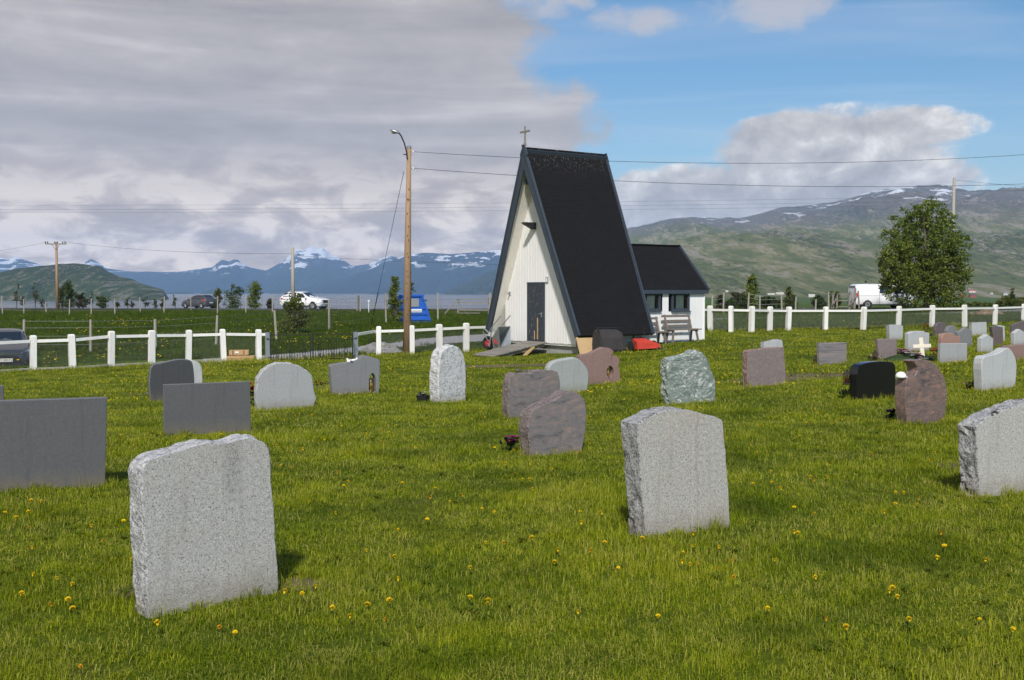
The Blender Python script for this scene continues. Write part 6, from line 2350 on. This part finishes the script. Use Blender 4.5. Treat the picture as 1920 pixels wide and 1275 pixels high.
def shrub(px_, yt, yb, wpx, kind, label, seed, depth=None, name='shrub', cat='bush', n_=None, group=None, sparse=False, bark='bark'):
    if depth:
        c = at(px_, yb, depth)
        c.z = G(c.x, c.y)
    else:
        c = gp(px_, yb)
    s_ = c.y / FPX
    H = at(px_, yt, c.y).z - c.z
    W_ = wpx * s_
    rnd = random.Random(seed)
    lobes = []
    if sparse:
        k_ = 5
        for k in range(k_):
            f_ = (k + .7) / k_
            lobes.append((rnd.uniform(-.25, .25) * W_, rnd.uniform(-.25, .25) * W_, H * (.25 + .68 * f_), W_ * lerp(.42, .18, f_)))
        return tree(c, lobes, label, kind, cat, 26, 9, .16, seed, .05, name, group, bark, cl=.30, shell=.2)
    if kind == 'conifer':
        for k in range(7):
            f_ = k / 6
            lobes.append((0, 0, H * (.12 + .82 * f_), max(.1, W_ * .5 * (1 - f_ * .85))))
        return tree(c, lobes, label, 'dark', cat, 90, 14, .15, seed, .06, name, group, bark, cl=.25)
    r0 = min(W_ / 2, H / 2)
    k_ = max(3, int(H / r0 * 2.2) + int(W_ / H * 3))
    for k in range(k_):
        f_ = (k + .5) / k_
        prof = math.sin(math.pi * min(1, .22 + f_ * .74)) ** .8
        rr = r0 * rnd.uniform(.45, .7) * (.55 + .5 * prof)
        lobes.append((rnd.uniform(-1, 1) * (W_ / 2 - rr * .8) * prof, rnd.uniform(-1, 1) * W_ * .3 * prof, min(H - rr * .9, max(rr * .6, H * f_)), rr))
    return tree(c, lobes, label, kind, cat, n_ or 110, 16, .15 if s_ > .04 else .12, seed, .07, name, group, bark, cl=.34)


shrub(556, 556, 626, 58, 'yellow', 'yellow-green birch bush in front of the white SUV', 31, name='birch_bush', n_=170, bark='birch_bark')
shrub(742, 519, 609, 26, 'olive', 'dense dark green shrub left of the blue container', 32, n_=150)
shrub(770, 527, 600, 22, 'dark', 'dark shrub standing behind the lamp pole and container', 33, depth=71, n_=110)
BG = 'bushes and young trees along the road'
shrub(131, 527, 580, 30, 'dark', 'dark dense bush right of the crossarm pole', 41, 127, n_=170, group=BG)
shrub(118, 535, 580, 18, 'dark', 'dark bush just right of the crossarm pole, lower twin', 42, 128, group=BG)
shrub(191, 555, 580, 30, 'green', 'low green bush in the left roadside row', 43, 127, group=BG)
shrub(154, 550, 580, 20, 'brown', 'brownish bush next to the dark dense bush', 44, 127, group=BG)
shrub(409, 541, 580, 17, 'yellow', 'small yellow-green bush behind the tail of the grey car', 45, 126, group=BG)
shrub(437, 533, 580, 38, 'green', 'grey-green bush between the grey car and the dark cone-shaped bush', 46, 127, n_=170, group=BG)
shrub(478, 527, 580, 38, 'olive', 'tall cone-shaped green bush left of the white SUV', 47, 122, n_=200, group=BG)
shrub(507, 560, 580, 13, 'brown', 'tiny brown bush between cone-shaped bush and SUV', 48, 118, group=BG)
for i, (px_, yt, wpx, kd, lb) in enumerate([
        (31, 530, 15, 'brown', 'thin scraggly pine nearest the left frame edge'), (44, 555, 15, 'brown', 'small scraggly pine second from the left edge'), (66, 527, 18, 'brown', 'scraggly pine left of the crossarm pole'),
        (80, 560, 14, 'brown', 'low scraggly sapling touching the crossarm pole'), (172, 545, 8, 'brown', 'very thin sapling between dark and low green bushes'), (220, 565, 16, 'brown', 'low brown sapling right of the low green bush'),
        (239, 557, 10, 'brown', 'thin sapling in the middle of the left roadside'), (248, 565, 9, 'brown', 'tiny sapling right of the thin mid-left one'), (272, 556, 17, 'brown', 'bushy brown sapling mid-left on the roadside'),
        (291, 561, 12, 'brown', 'small sapling left of the darker brown one'), (303, 561, 12, 'brown', 'darker brown sapling near the grey car'), (328, 552, 10, 'green', 'thin sapling just left of the grey car')]):
    shrub(px_, yt, 579, wpx, kd, lb, 60 + i, 128, name='sapling', cat='tree', sparse=True, group='scraggly saplings by the water')
RG = 'bushes along the road on the right'
shrub(1408, 515, 590, 26, 'olive', 'tallest young leafy tree right of the chapel wing', 81, 88, name='young_tree', cat='tree', n_=150, group=RG)
shrub(1393, 550, 590, 18, 'green', 'lower bush at the left foot of the tallest young tree', 82, 88, group=RG)
shrub(1371, 563, 590, 34, 'dark', 'low dark bush nearest the chapel wing', 83, 87, group=RG)
shrub(1440, 556, 590, 52, 'dark', 'wide dark bush between the two young trees', 84, 87, n_=200, group=RG)
shrub(1350, 552, 590, 16, 'brown', 'rusty brown bush close to the chapel wing', 85, 90, group=RG)
shrub(1378, 547, 588, 20, 'brown', 'brown bush behind the low dark one', 86, 92, group=RG)
shrub(1479, 537, 590, 13, 'yellow', 'slim young tree between wide dark bush and stile', 87, 86, name='young_tree', cat='tree', group=RG)
shrub(1487, 553, 590, 16, 'green', 'small bush right of the slim young tree', 88, 86, group=RG)
shrub(1536, 555, 590, 22, 'dark', 'dark little bush left of the stile', 89, 86, group=RG)
shrub(1556, 543, 588, 9, 'yellow', 'thin yellowish sapling behind the stile', 90, 92, sparse=True, group=RG)
shrub(1569, 548, 588, 12, 'yellow', 'yellowish bush behind the stile rails', 91, 92, group=RG)
shrub(1622, 522, 580, 14, 'brown', 'brown treetop showing above the van roof', 92, 100, sparse=True, group=RG)
shrub(1897, 541, 592, 17, 'conifer', 'small dark spruce near the right frame edge', 93, 95, name='spruce_tree', cat='tree', group=RG)
shrub(1882, 556, 590, 34, 'yellow', 'yellow-green bush left of the small spruce', 94, 93, group=RG)
shrub(1914, 558, 590, 24, 'yellow', 'yellow-green bush right of the small spruce', 95, 93, group=RG)
shrub(1836, 567, 590, 44, 'yellow', 'low yellowish scrub under the far red barn', 96, 97, group=RG)
shrub(1805, 570, 590, 24, 'green', 'low green scrub right of the big tree', 97, 97, group=RG)

# ------------------------------------------------------------------ grass
def grass_mat(name, a, b, c_, dry, dryamt=.5, pscale=.9):
    m_, t = new_mat(name)
    g = t.n('ShaderNodeNewGeometry')
    p = g.outputs['Position']
    oi = t.n('ShaderNodeObjectInfo')
    n1 = t.noise(p, pscale, 4, .6)
    n0 = t.noise(p, .22, 3, .6)
    r_ = oi.outputs['Random']
    isl = g.outputs['Random Per Island']
    f = t.m('ADD', t.m('MULTIPLY', n1, .42), t.m('ADD', t.m('MULTIPLY', r_, .12), t.m('ADD', t.m('MULTIPLY', isl, .22), t.m('MULTIPLY', n0, .24))))
    k = t.ramp(f, [(.36, a), (.5, b), (.63, c_)])
    k = t.mix(t.m('MULTIPLY', t.ss(t.m('ADD', t.m('MULTIPLY', isl, .55), t.m('MULTIPLY', t.noise(p, 1.7, 3), .6)), .66, .82), dryamt), k, dry)
    k = t.mix(t.m('MULTIPLY', t.ss(t.noise(t.vm('ADD', p, (13, 7, 0)), .75, 4, .62), .53, .64), .55), k, tuple(q_ * .8 for q_ in a))
    d_ = t.n('ShaderNodeBsdfPrincipled', Base_Color=k, Roughness=.5)
    d_.inputs['Specular IOR Level'].default_value = .06
    tr = t.n('ShaderNodeBsdfTranslucent', Color=k)
    mx = t.n('ShaderNodeMixShader', i0=.35)
    t.t.links.new(d_.outputs[0], mx.inputs[1])
    t.t.links.new(tr.outputs[0], mx.inputs[2])
    o = t.n('ShaderNodeOutputMaterial')
    t.t.links.new(mx.outputs[0], o.inputs[0])
    return m_


M['blade'] = grass_mat('lawn_blades', (.070, .122, .005), (.220, .278, .008), (.385, .40, .022), (.50, .43, .13))
M['meadow_blade'] = grass_mat('meadow_blades', (.040, .078, .008), (.072, .122, .010), (.115, .165, .016), (.17, .135, .05), .5)


def tuft(name, n_, rad, h0, h1, wd, mat, seed, lean=.6):
    rnd = random.Random(seed)
    V, F = [], []
    for _ in range(n_):
        an, rr = rnd.uniform(0, 6.283), rad * rnd.random() ** .5
        b_ = Vector((math.cos(an) * rr, math.sin(an) * rr, -.004))
        h = rnd.uniform(h0, h1)
        la = rnd.uniform(0, 6.283)
        ld = Vector((math.cos(la), math.sin(la), 0))
        sd_ = Vector((-ld.y, ld.x, 0)) * (wd * rnd.uniform(.7, 1.25) * .5)
        k = lean * rnd.random()
        m1 = b_ + ld * h * k * .25 + Vector((0, 0, h * .55))
        tip = b_ + ld * h * k + Vector((0, 0, h * (1 - .35 * k)))
        i = len(V)
        V += [b_ - sd_, b_ + sd_, m1 + sd_ * .8, m1 - sd_ * .8, tip]
        F += [(i, i + 1, i + 2, i + 3), (i + 3, i + 2, i + 4)]
    me = bpy.data.meshes.new(name)
    me.from_pydata([tuple(v) for v in V], [], F)
    me.materials.append(M[mat])
    return bpy.data.objects.new(name, me)


def scatter(name, protos, pts, kind_label=None):
    """pts: (x, y, z, rot, sxy, sz): one object whose geometry nodes set a tuft on each point"""
    col = bpy.data.collections.new(name + '_tufts')
    for p in protos:
        col.objects.link(p)
    a = np.array(pts, dtype=np.float32)
    me = bpy.data.meshes.new(name)
    me.vertices.add(len(a))
    me.vertices.foreach_set('co', a[:, :3].ravel())
    ra = me.attributes.new('rot', 'FLOAT_VECTOR', 'POINT')
    rv = np.zeros((len(a), 3), np.float32)
    rv[:, 2] = a[:, 3]
    ra.data.foreach_set('vector', rv.ravel())
    sa = me.attributes.new('scl', 'FLOAT_VECTOR', 'POINT')
    sa.data.foreach_set('vector', np.stack([a[:, 4], a[:, 4], a[:, 5]], 1).astype(np.float32).ravel())
    o = link(name, me)
    ng = bpy.data.node_groups.new(name, 'GeometryNodeTree')
    ng.interface.new_socket('Geometry', in_out='INPUT', socket_type='NodeSocketGeometry')
    ng.interface.new_socket('Geometry', in_out='OUTPUT', socket_type='NodeSocketGeometry')
    N = ng.nodes
    gi, go = N.new('NodeGroupInput'), N.new('NodeGroupOutput')
    ci = N.new('GeometryNodeCollectionInfo')
    ci.inputs['Collection'].default_value = col
    ci.inputs['Separate Children'].default_value = True
    ci.inputs['Reset Children'].default_value = True
    ip = N.new('GeometryNodeInstanceOnPoints')
    ip.inputs['Pick Instance'].default_value = True
    r_ = N.new('GeometryNodeInputNamedAttribute')
    r_.data_type = 'FLOAT_VECTOR'
    r_.inputs['Name'].default_value = 'rot'
    s_ = N.new('GeometryNodeInputNamedAttribute')
    s_.data_type = 'FLOAT_VECTOR'
    s_.inputs['Name'].default_value = 'scl'
    Lk = ng.links
    Lk.new(gi.outputs[0], ip.inputs['Points'])
    Lk.new(ci.outputs[0], ip.inputs['Instance'])
    Lk.new(r_.outputs[0], ip.inputs['Rotation'])
    Lk.new(s_.outputs[0], ip.inputs['Scale'])
    Lk.new(ip.outputs[0], go.inputs[0])
    md = o.modifiers.new('scatter', 'NODES')
    md.node_group = ng
    return tag(o, kind_label, kind='stuff')


def blocked(x_, y_):
    for (c, ux, span_, th, cx_, back) in STONES:
        dx_, dy_ = x_ - c.x, y_ - c.y
        if abs(dx_) > 2 or abs(dy_) > 2:
            continue
        u_ = dx_ * ux.x + dy_ * ux.y - cx_
        v_ = dx_ * back.x + dy_ * back.y
        if abs(u_) < span_ / 2 + .015 and -.012 < v_ < th + .012:
            return True
    if 20 < y_:
        l_ = CHI @ Vector((x_, y_, 0))
        if .3 < l_.x < 5.4 and -.02 < l_.y < 4.7:
            return True
        if rx1 - .05 < l_.x < .4 and ry0 - .05 < l_.y < ry1 + .05:
            return True
    return False


rnd = random.Random(77)
pts = []
for (ya, yb, dens, sxy, sz) in ((2.6, 6.5, 330, .85, .85), (6.5, 9.5, 210, 1.0, .9), (9.5, 14, 110, 1.3, .95), (14, 21, 58, 1.75, 1.0), (21, 31, 27, 2.5, 1.05), (31, 48, 11, 3.8, 1.1)):
    for _ in range(int((yb - ya) * ((ya + yb) / 2 * 1.04 + 6.0) * dens)):
        y_ = rnd.uniform(ya, yb)
        x_ = rnd.uniform(-.5, .5) * (y_ * 1.04 + 6.0)
        if y_ > fence_y(x_) + .2 or blocked(x_, y_):
            continue
        pn = noise.noise(Vector((x_ * .55, y_ * .55, 4))) + .5 * noise.noise(Vector((x_ * 1.7, y_ * 1.7, 9)))
        hs_ = sz * (1.0 + .8 * pn) * rnd.uniform(.75, 1.3)
        pts.append((x_, y_, G(x_, y_) - .002, rnd.uniform(0, 6.28), sxy * rnd.uniform(.8, 1.25), max(.35, hs_)))
lawn_p = [tuft('lawn_tuft', 34, .085, .018, .068, .0040, 'blade', k, 1.25) for k in range(8)]
scatter('lawn_grass', lawn_p, pts, 'short mown grass of the churchyard')
# longer grass left round the stones and fence posts
pts2 = []
for (c, ux, span_, th, cx_, back) in STONES:
    per = int(span_ * 30)
    for k in range(per):
        f_ = rnd.uniform(-.5, .5) * (span_ + .08)
        v_ = rnd.choice((-.03, -.05, -.02, th + .03)) + rnd.uniform(-.02, .015)
        p = c + ux * (f_ + cx_) + back * v_
        pts2.append((p.x, p.y, G(p.x, p.y), rnd.uniform(0, 6.28), rnd.uniform(.6, 1.1), rnd.uniform(.6, 1.5) * (.75 + .5 * noise.noise(p * 3))))
    for k in range(int(per * .25)):
        p = c + ux * (cx_ + rnd.choice((-1, 1)) * (span_ / 2 + .03)) + back * rnd.uniform(0, th)
        pts2.append((p.x, p.y, G(p.x, p.y), rnd.uniform(0, 6.28), rnd.uniform(.6, 1.1), rnd.uniform(.6, 1.4)))
for _ in range(900):
    y_ = rnd.uniform(3.5, 20)
    x_ = rnd.uniform(-.5, .5) * (y_ * 1.04 + 1)
    if not blocked(x_, y_) and noise.noise(Vector((x_ * .8, y_ * .8, 31))) > .05:
        pts2.append((x_, y_, G(x_, y_), rnd.uniform(0, 6.28), rnd.uniform(.7, 1.2), rnd.uniform(.5, .95)))
xf = -26.0
while xf < 34:
    for k in range(5):
        x_ = xf + rnd.uniform(0, .2)
        y_ = fence_y(x_) + rnd.uniform(-.15, .3)
        pts2.append((x_, y_, G(x_, y_), rnd.uniform(0, 6.28), rnd.uniform(1.5, 2.5), rnd.uniform(1.2, 2.2)))
    xf += .2
long_p = [tuft('long_tuft', 16, .05, .05, .12, .0045, 'blade', 20 + k, .8) for k in range(5)]
scatter('long_grass', long_p, pts2, 'longer unmown grass round the headstones and fence')
# broad-leaved weeds: dandelion rosettes and clover
def rosette(name, seed):
    rnd_ = random.Random(seed)
    q = MB()
    for k in range(9):
        an = k * .698 + rnd_.uniform(-.2, .2)
        t_ = Vector((math.cos(an), math.sin(an), 0))
        s2 = Vector((-t_.y, t_.x, 0))
        Lf, wf = rnd_.uniform(.05, .10), rnd_.uniform(.008, .014)
        pr = [(0, .3), (.3, .7), (.45, .45), (.6, 1.0), (.72, .6), (.85, .9), (1, 0)]
        for (f0, w0), (f1, w1) in zip(pr, pr[1:]):
            z0, z1 = .05 * math.sin(f0 * 2.2), .05 * math.sin(f1 * 2.2)
            a0, a1 = t_ * Lf * f0 + Vector((0, 0, z0)), t_ * Lf * f1 + Vector((0, 0, z1))
            q.add([a0 - s2 * wf * w0, a0 + s2 * wf * w0, a1 + s2 * wf * w1, a1 - s2 * wf * w1], [(0, 1, 2, 3)])
    return bpy.data.objects.new(name, q.mesh(name, M['weed']))


M['weed'] = grass_mat('weed_leaves', (.06, .10, .008), (.10, .15, .010), (.16, .20, .02), (.16, .10, .03), .35)
ptw = []
for _ in range(900):
    y_ = 3.8 + 19 * rnd.random() ** 1.3
    x_ = rnd.uniform(-.5, .5) * (y_ * 1.04 + 1)
    if blocked(x_, y_) or noise.noise(Vector((x_ * .7, y_ * .7, 51))) < -.05:
        continue
    ptw.append((x_, y_, G(x_, y_) - .004, rnd.uniform(0, 6.28), rnd.uniform(.4, .75), rnd.uniform(.5, .9)))
scatter('lawn_weeds', [rosette('weed_rosette', 70 + k) for k in range(4)], ptw, 'broad-leaved weeds in the churchyard lawn')
# meadow beyond the fence
pts3 = []
tr_poly = [(a_.x, a_.y, b_.x, b_.y) for a_, b_ in zip(ue, le)]


def on_track(x_, y_):
    best = min(tr_poly, key=lambda q_: abs((q_[0] + q_[2]) / 2 - x_))
    return min(best[1], best[3]) - .1 < y_ < max(best[1], best[3]) + .1


for _ in range(34000):
    y_ = rnd.uniform(26, 104) if rnd.random() < .5 else rnd.uniform(30, 66)
    x_ = rnd.uniform(-.54, .56) * y_
    if y_ < fence_y(x_) + .35 or y_ > road_y(x_) - 3.5 or on_track(x_, y_):
        continue
    l_ = CHI @ Vector((x_, y_, 0))
    if -.6 < l_.x < 6.0 and -1 < l_.y < 5.6:
        continue
    if y_ > road_y(x_) - 13 and rnd.random() < .75:
        continue
    near_car = abs(x_ - hc_.x) < 1.3 and hc_.y - 1 < y_ < hc_.y + 5
    hgt = 1.0 + .4 * noise.noise(Vector((x_ * .3, y_ * .3, 2)))
    if x_ < 4 and y_ < 62:
        hgt *= .62
    bt_ = min(tr_poly, key=lambda q_: abs(q_[2] - x_))
    if x_ < 3 and y_ < (bt_[3] + .4 if x_ > -12 else 46):
        hgt *= .28
    if near_car:
        hgt *= .12
    pts3.append((x_, y_, G(x_, y_) - .03, rnd.uniform(0, 6.28), rnd.uniform(.9, 1.5), hgt * rnd.uniform(.6, 1.2)))
mead_p = [tuft('meadow_tuft', 42, .34, .10, .36, .017, 'meadow_blade', 40 + k, .8) for k in range(5)]
scatter('meadow_grass', mead_p, pts3, 'tall meadow grass beyond the fence')

# ------------------------------------------------------------------ dandelions
M['dandelion'] = flower_mat('dandelion_yellow', (.88, .62, .008))
M['dandelion_orange'] = flower_mat('hawkbit_orange', (.72, .36, .008))


def dandelion_meshes(hh, r_, seed, mat):
    rnd = random.Random(seed)
    q = MB()
    q.tube([(0, 0, -.01), (.004, .002, hh * .6), (.008, .0, hh)], .0022, 5)
    stem = q.mesh('stem', M['leaf_dark'])
    q = MB()
    for ring, (n_, rr, zz_) in enumerate(((13, r_, .002), (11, r_ * .78, .006), (8, r_ * .5, .010))):
        for k in range(n_):
            an = 2 * math.pi * (k + ring * .4) / n_
            t_ = Vector((math.cos(an), math.sin(an), 0))
            s_ = Vector((-t_.y, t_.x, 0)) * rr * .27
            c = Vector((.008, 0, hh + zz_))
            q.add([c, c + t_ * rr * .8 + s_ + Vector((0, 0, .005)), c + t_ * rr + Vector((0, 0, .004 + rnd.uniform(-.003, .003))), c + t_ * rr * .8 - s_ + Vector((0, 0, .005))], [(0, 1, 2, 3)])
    q.lathe((.008, 0, hh - .012), [(.004, 0), (.008, .006), (.009, .013)], 6)
    return stem, q.mesh('flower_head', M[mat])


DM = [dandelion_meshes(h, r_, i, m_) for i, (h, r_, m_) in enumerate(((.055, .021, 'dandelion'), (.075, .023, 'dandelion'), (.065, .018, 'dandelion'), (.05, .014, 'dandelion_orange')))]
spots = [(920, 1150), (914, 1152), (660, 1180), (572, 1140), (590, 1122), (153, 1268), (55, 1095), (190, 1025), (136, 1147), (142, 1155), (231, 991), (546, 886), (656, 913), (662, 860), (635, 896), (808, 946), (870, 938), (846, 951), (903, 967), (925, 975),
         (965, 894), (910, 1031), (950, 1031), (1000, 1026), (1050, 1047), (1370, 1095), (1285, 1077), (1200, 1024), (1132, 1036), (1310, 1071), (1521, 907), (1527, 912), (1548, 907), (1550, 883), (1412, 845), (1415, 921), (1722, 946), (1697, 940), (1660, 976),
         (1492, 1016), (1545, 1180), (690, 1047), (742, 1057), (550, 796), (586, 836), (700, 786), (722, 803), (720, 1175), (617, 1160), (75, 955), (52, 1000), (30, 985), (108, 1100), (130, 1112), (1020, 850), (1085, 855), (1560, 800), (1579, 796), (1500, 825),
         (1630, 860), (1760, 830), (1755, 860), (265, 828), (285, 826), (300, 824), (330, 828), (345, 826), (395, 826), (415, 824), (370, 832), (480, 832), (215, 835), (250, 843), (1535, 1105), (1280, 1050), (1180, 930), (1090, 970), (780, 850), (820, 880), (1140, 795)]
rnd = random.Random(91)
allp = []
for s_ in spots:
    allp.append(gp(*s_))
tries = 0
far = []
while len(allp) < 290 or len(far) < 900:
    tries += 1
    if tries > 60000:
        break
    y_ = rnd.uniform(5, 44)
    x_ = rnd.uniform(-.5, .5) * (y_ * .98)
    if y_ > fence_y(x_) - .3 or blocked(x_, y_):
        continue
    cl_ = noise.noise(Vector((x_ * .35, y_ * .25, 17)))
    if y_ > 17 and cl_ < .12 and rnd.random() < .88:
        continue
    if y_ <= 19 and len(allp) < 290:
        if rnd.random() < .35:
            allp.append(Vector((x_, y_, G(x_, y_))))
    elif y_ > 19 and len(far) < 900:
        far.append(Vector((x_, y_, G(x_, y_))))
for i, p in enumerate(allp):
    st, hd_ = DM[rnd.choice((0, 0, 0, 2, 2, 2, 3)) if i > 4 else 1]
    o = link('dandelion', st)
    o.location = p
    o.rotation_euler = (rnd.uniform(-.25, .35), rnd.uniform(-.25, .25), rnd.uniform(0, 6.28))
    sc_ = rnd.uniform(.5, .95)
    o.scale = (sc_, sc_, rnd.uniform(.7, 1.15))
    tag(o, 'single yellow dandelion blooming in the churchyard lawn', 'dandelion', 'dandelions in the churchyard lawn')
    link('flower_head', hd_, o)
q = MB()
for p in far:
    h = rnd.uniform(.05, .09)
    r_ = rnd.uniform(.014, .024)
    c = p + Vector((0, 0, h))
    n_ = 6
    vs = [c + Vector((0, 0, .008))] + [c + Vector((math.cos(2 * math.pi * k / n_) * r_, math.sin(2 * math.pi * k / n_) * r_, rnd.uniform(-.004, .004))) for k in range(n_)]
    q.add(vs, [(0, 1 + k, 1 + (k + 1) % n_) for k in range(n_)])
    wire_bar(q, p, c, .002)
o = q.build('far_dandelions', M['dandelion'], fix=False)
tag(o, 'scattered dandelions far back in the churchyard lawn', kind='stuff')
q = MB()
for _ in range(950):
    y_ = rnd.uniform(30, 80)
    x_ = rnd.uniform(-.5, .5) * y_ if rnd.random() < .35 else rnd.uniform(-.5, -.1) * y_
    if y_ < fence_y(x_) + .5 or on_track(x_, y_) or noise.noise(Vector((x_ * .2, y_ * .12, 7))) < .02:
        continue
    l_ = CHI @ Vector((x_, y_, 0))
    if -.6 < l_.x < 6.0 and -1 < l_.y < 5.6:
        continue
    z_ = G(x_, y_)
    h = rnd.uniform(.18, .36)
    r_ = rnd.uniform(.022, .045)
    c = Vector((x_, y_, z_ + h))
    vs = [c + Vector((0, -.01, .02))] + [c + Vector((math.cos(1.2566 * k) * r_, math.sin(1.2566 * k) * r_, rnd.uniform(-.012, .012))) for k in range(5)]
    q.add(vs, [(0, 1 + k, 1 + (k + 1) % 5) for k in range(5)])
o = q.build('meadow_flowers', M['dandelion'], fix=False)
tag(o, 'yellow flowers in the tall meadow beyond the fence', kind='stuff')

# bare soil patches where turf has been cut
for i, (px_, py_, wd, dp_) in enumerate(((232, 739, 1.6, .5), (620, 727, 1.2, .35), (950, 686, 3.6, .7), (1440, 712, 2.6, .5), (255, 1108, .30, .14), (560, 1098, .34, .16), (1550, 703, 2.2, .5), (1790, 873, .4, .2))):
    c = gp(px_, py_)
    q = MB()
    n_ = 26
    ring = []
    for k in range(n_):
        an = 2 * math.pi * k / n_
        f_ = 1 + .3 * noise.noise(Vector((math.cos(an) * 2 + i * 5, math.sin(an) * 2, 0)))
        ring.append((c.x + math.cos(an) * wd * f_ / 2, c.y + math.sin(an) * dp_ * f_))
    vs = [(c.x, c.y, c.z + .018)] + [(x_, y_, G(x_, y_) + .006) for x_, y_ in ring]
    q.add(vs, [(0, 1 + k, 1 + (k + 1) % n_) for k in range(n_)])
    tag(q.build('soil_patch', M['soil'], smooth=True), kind='structure')
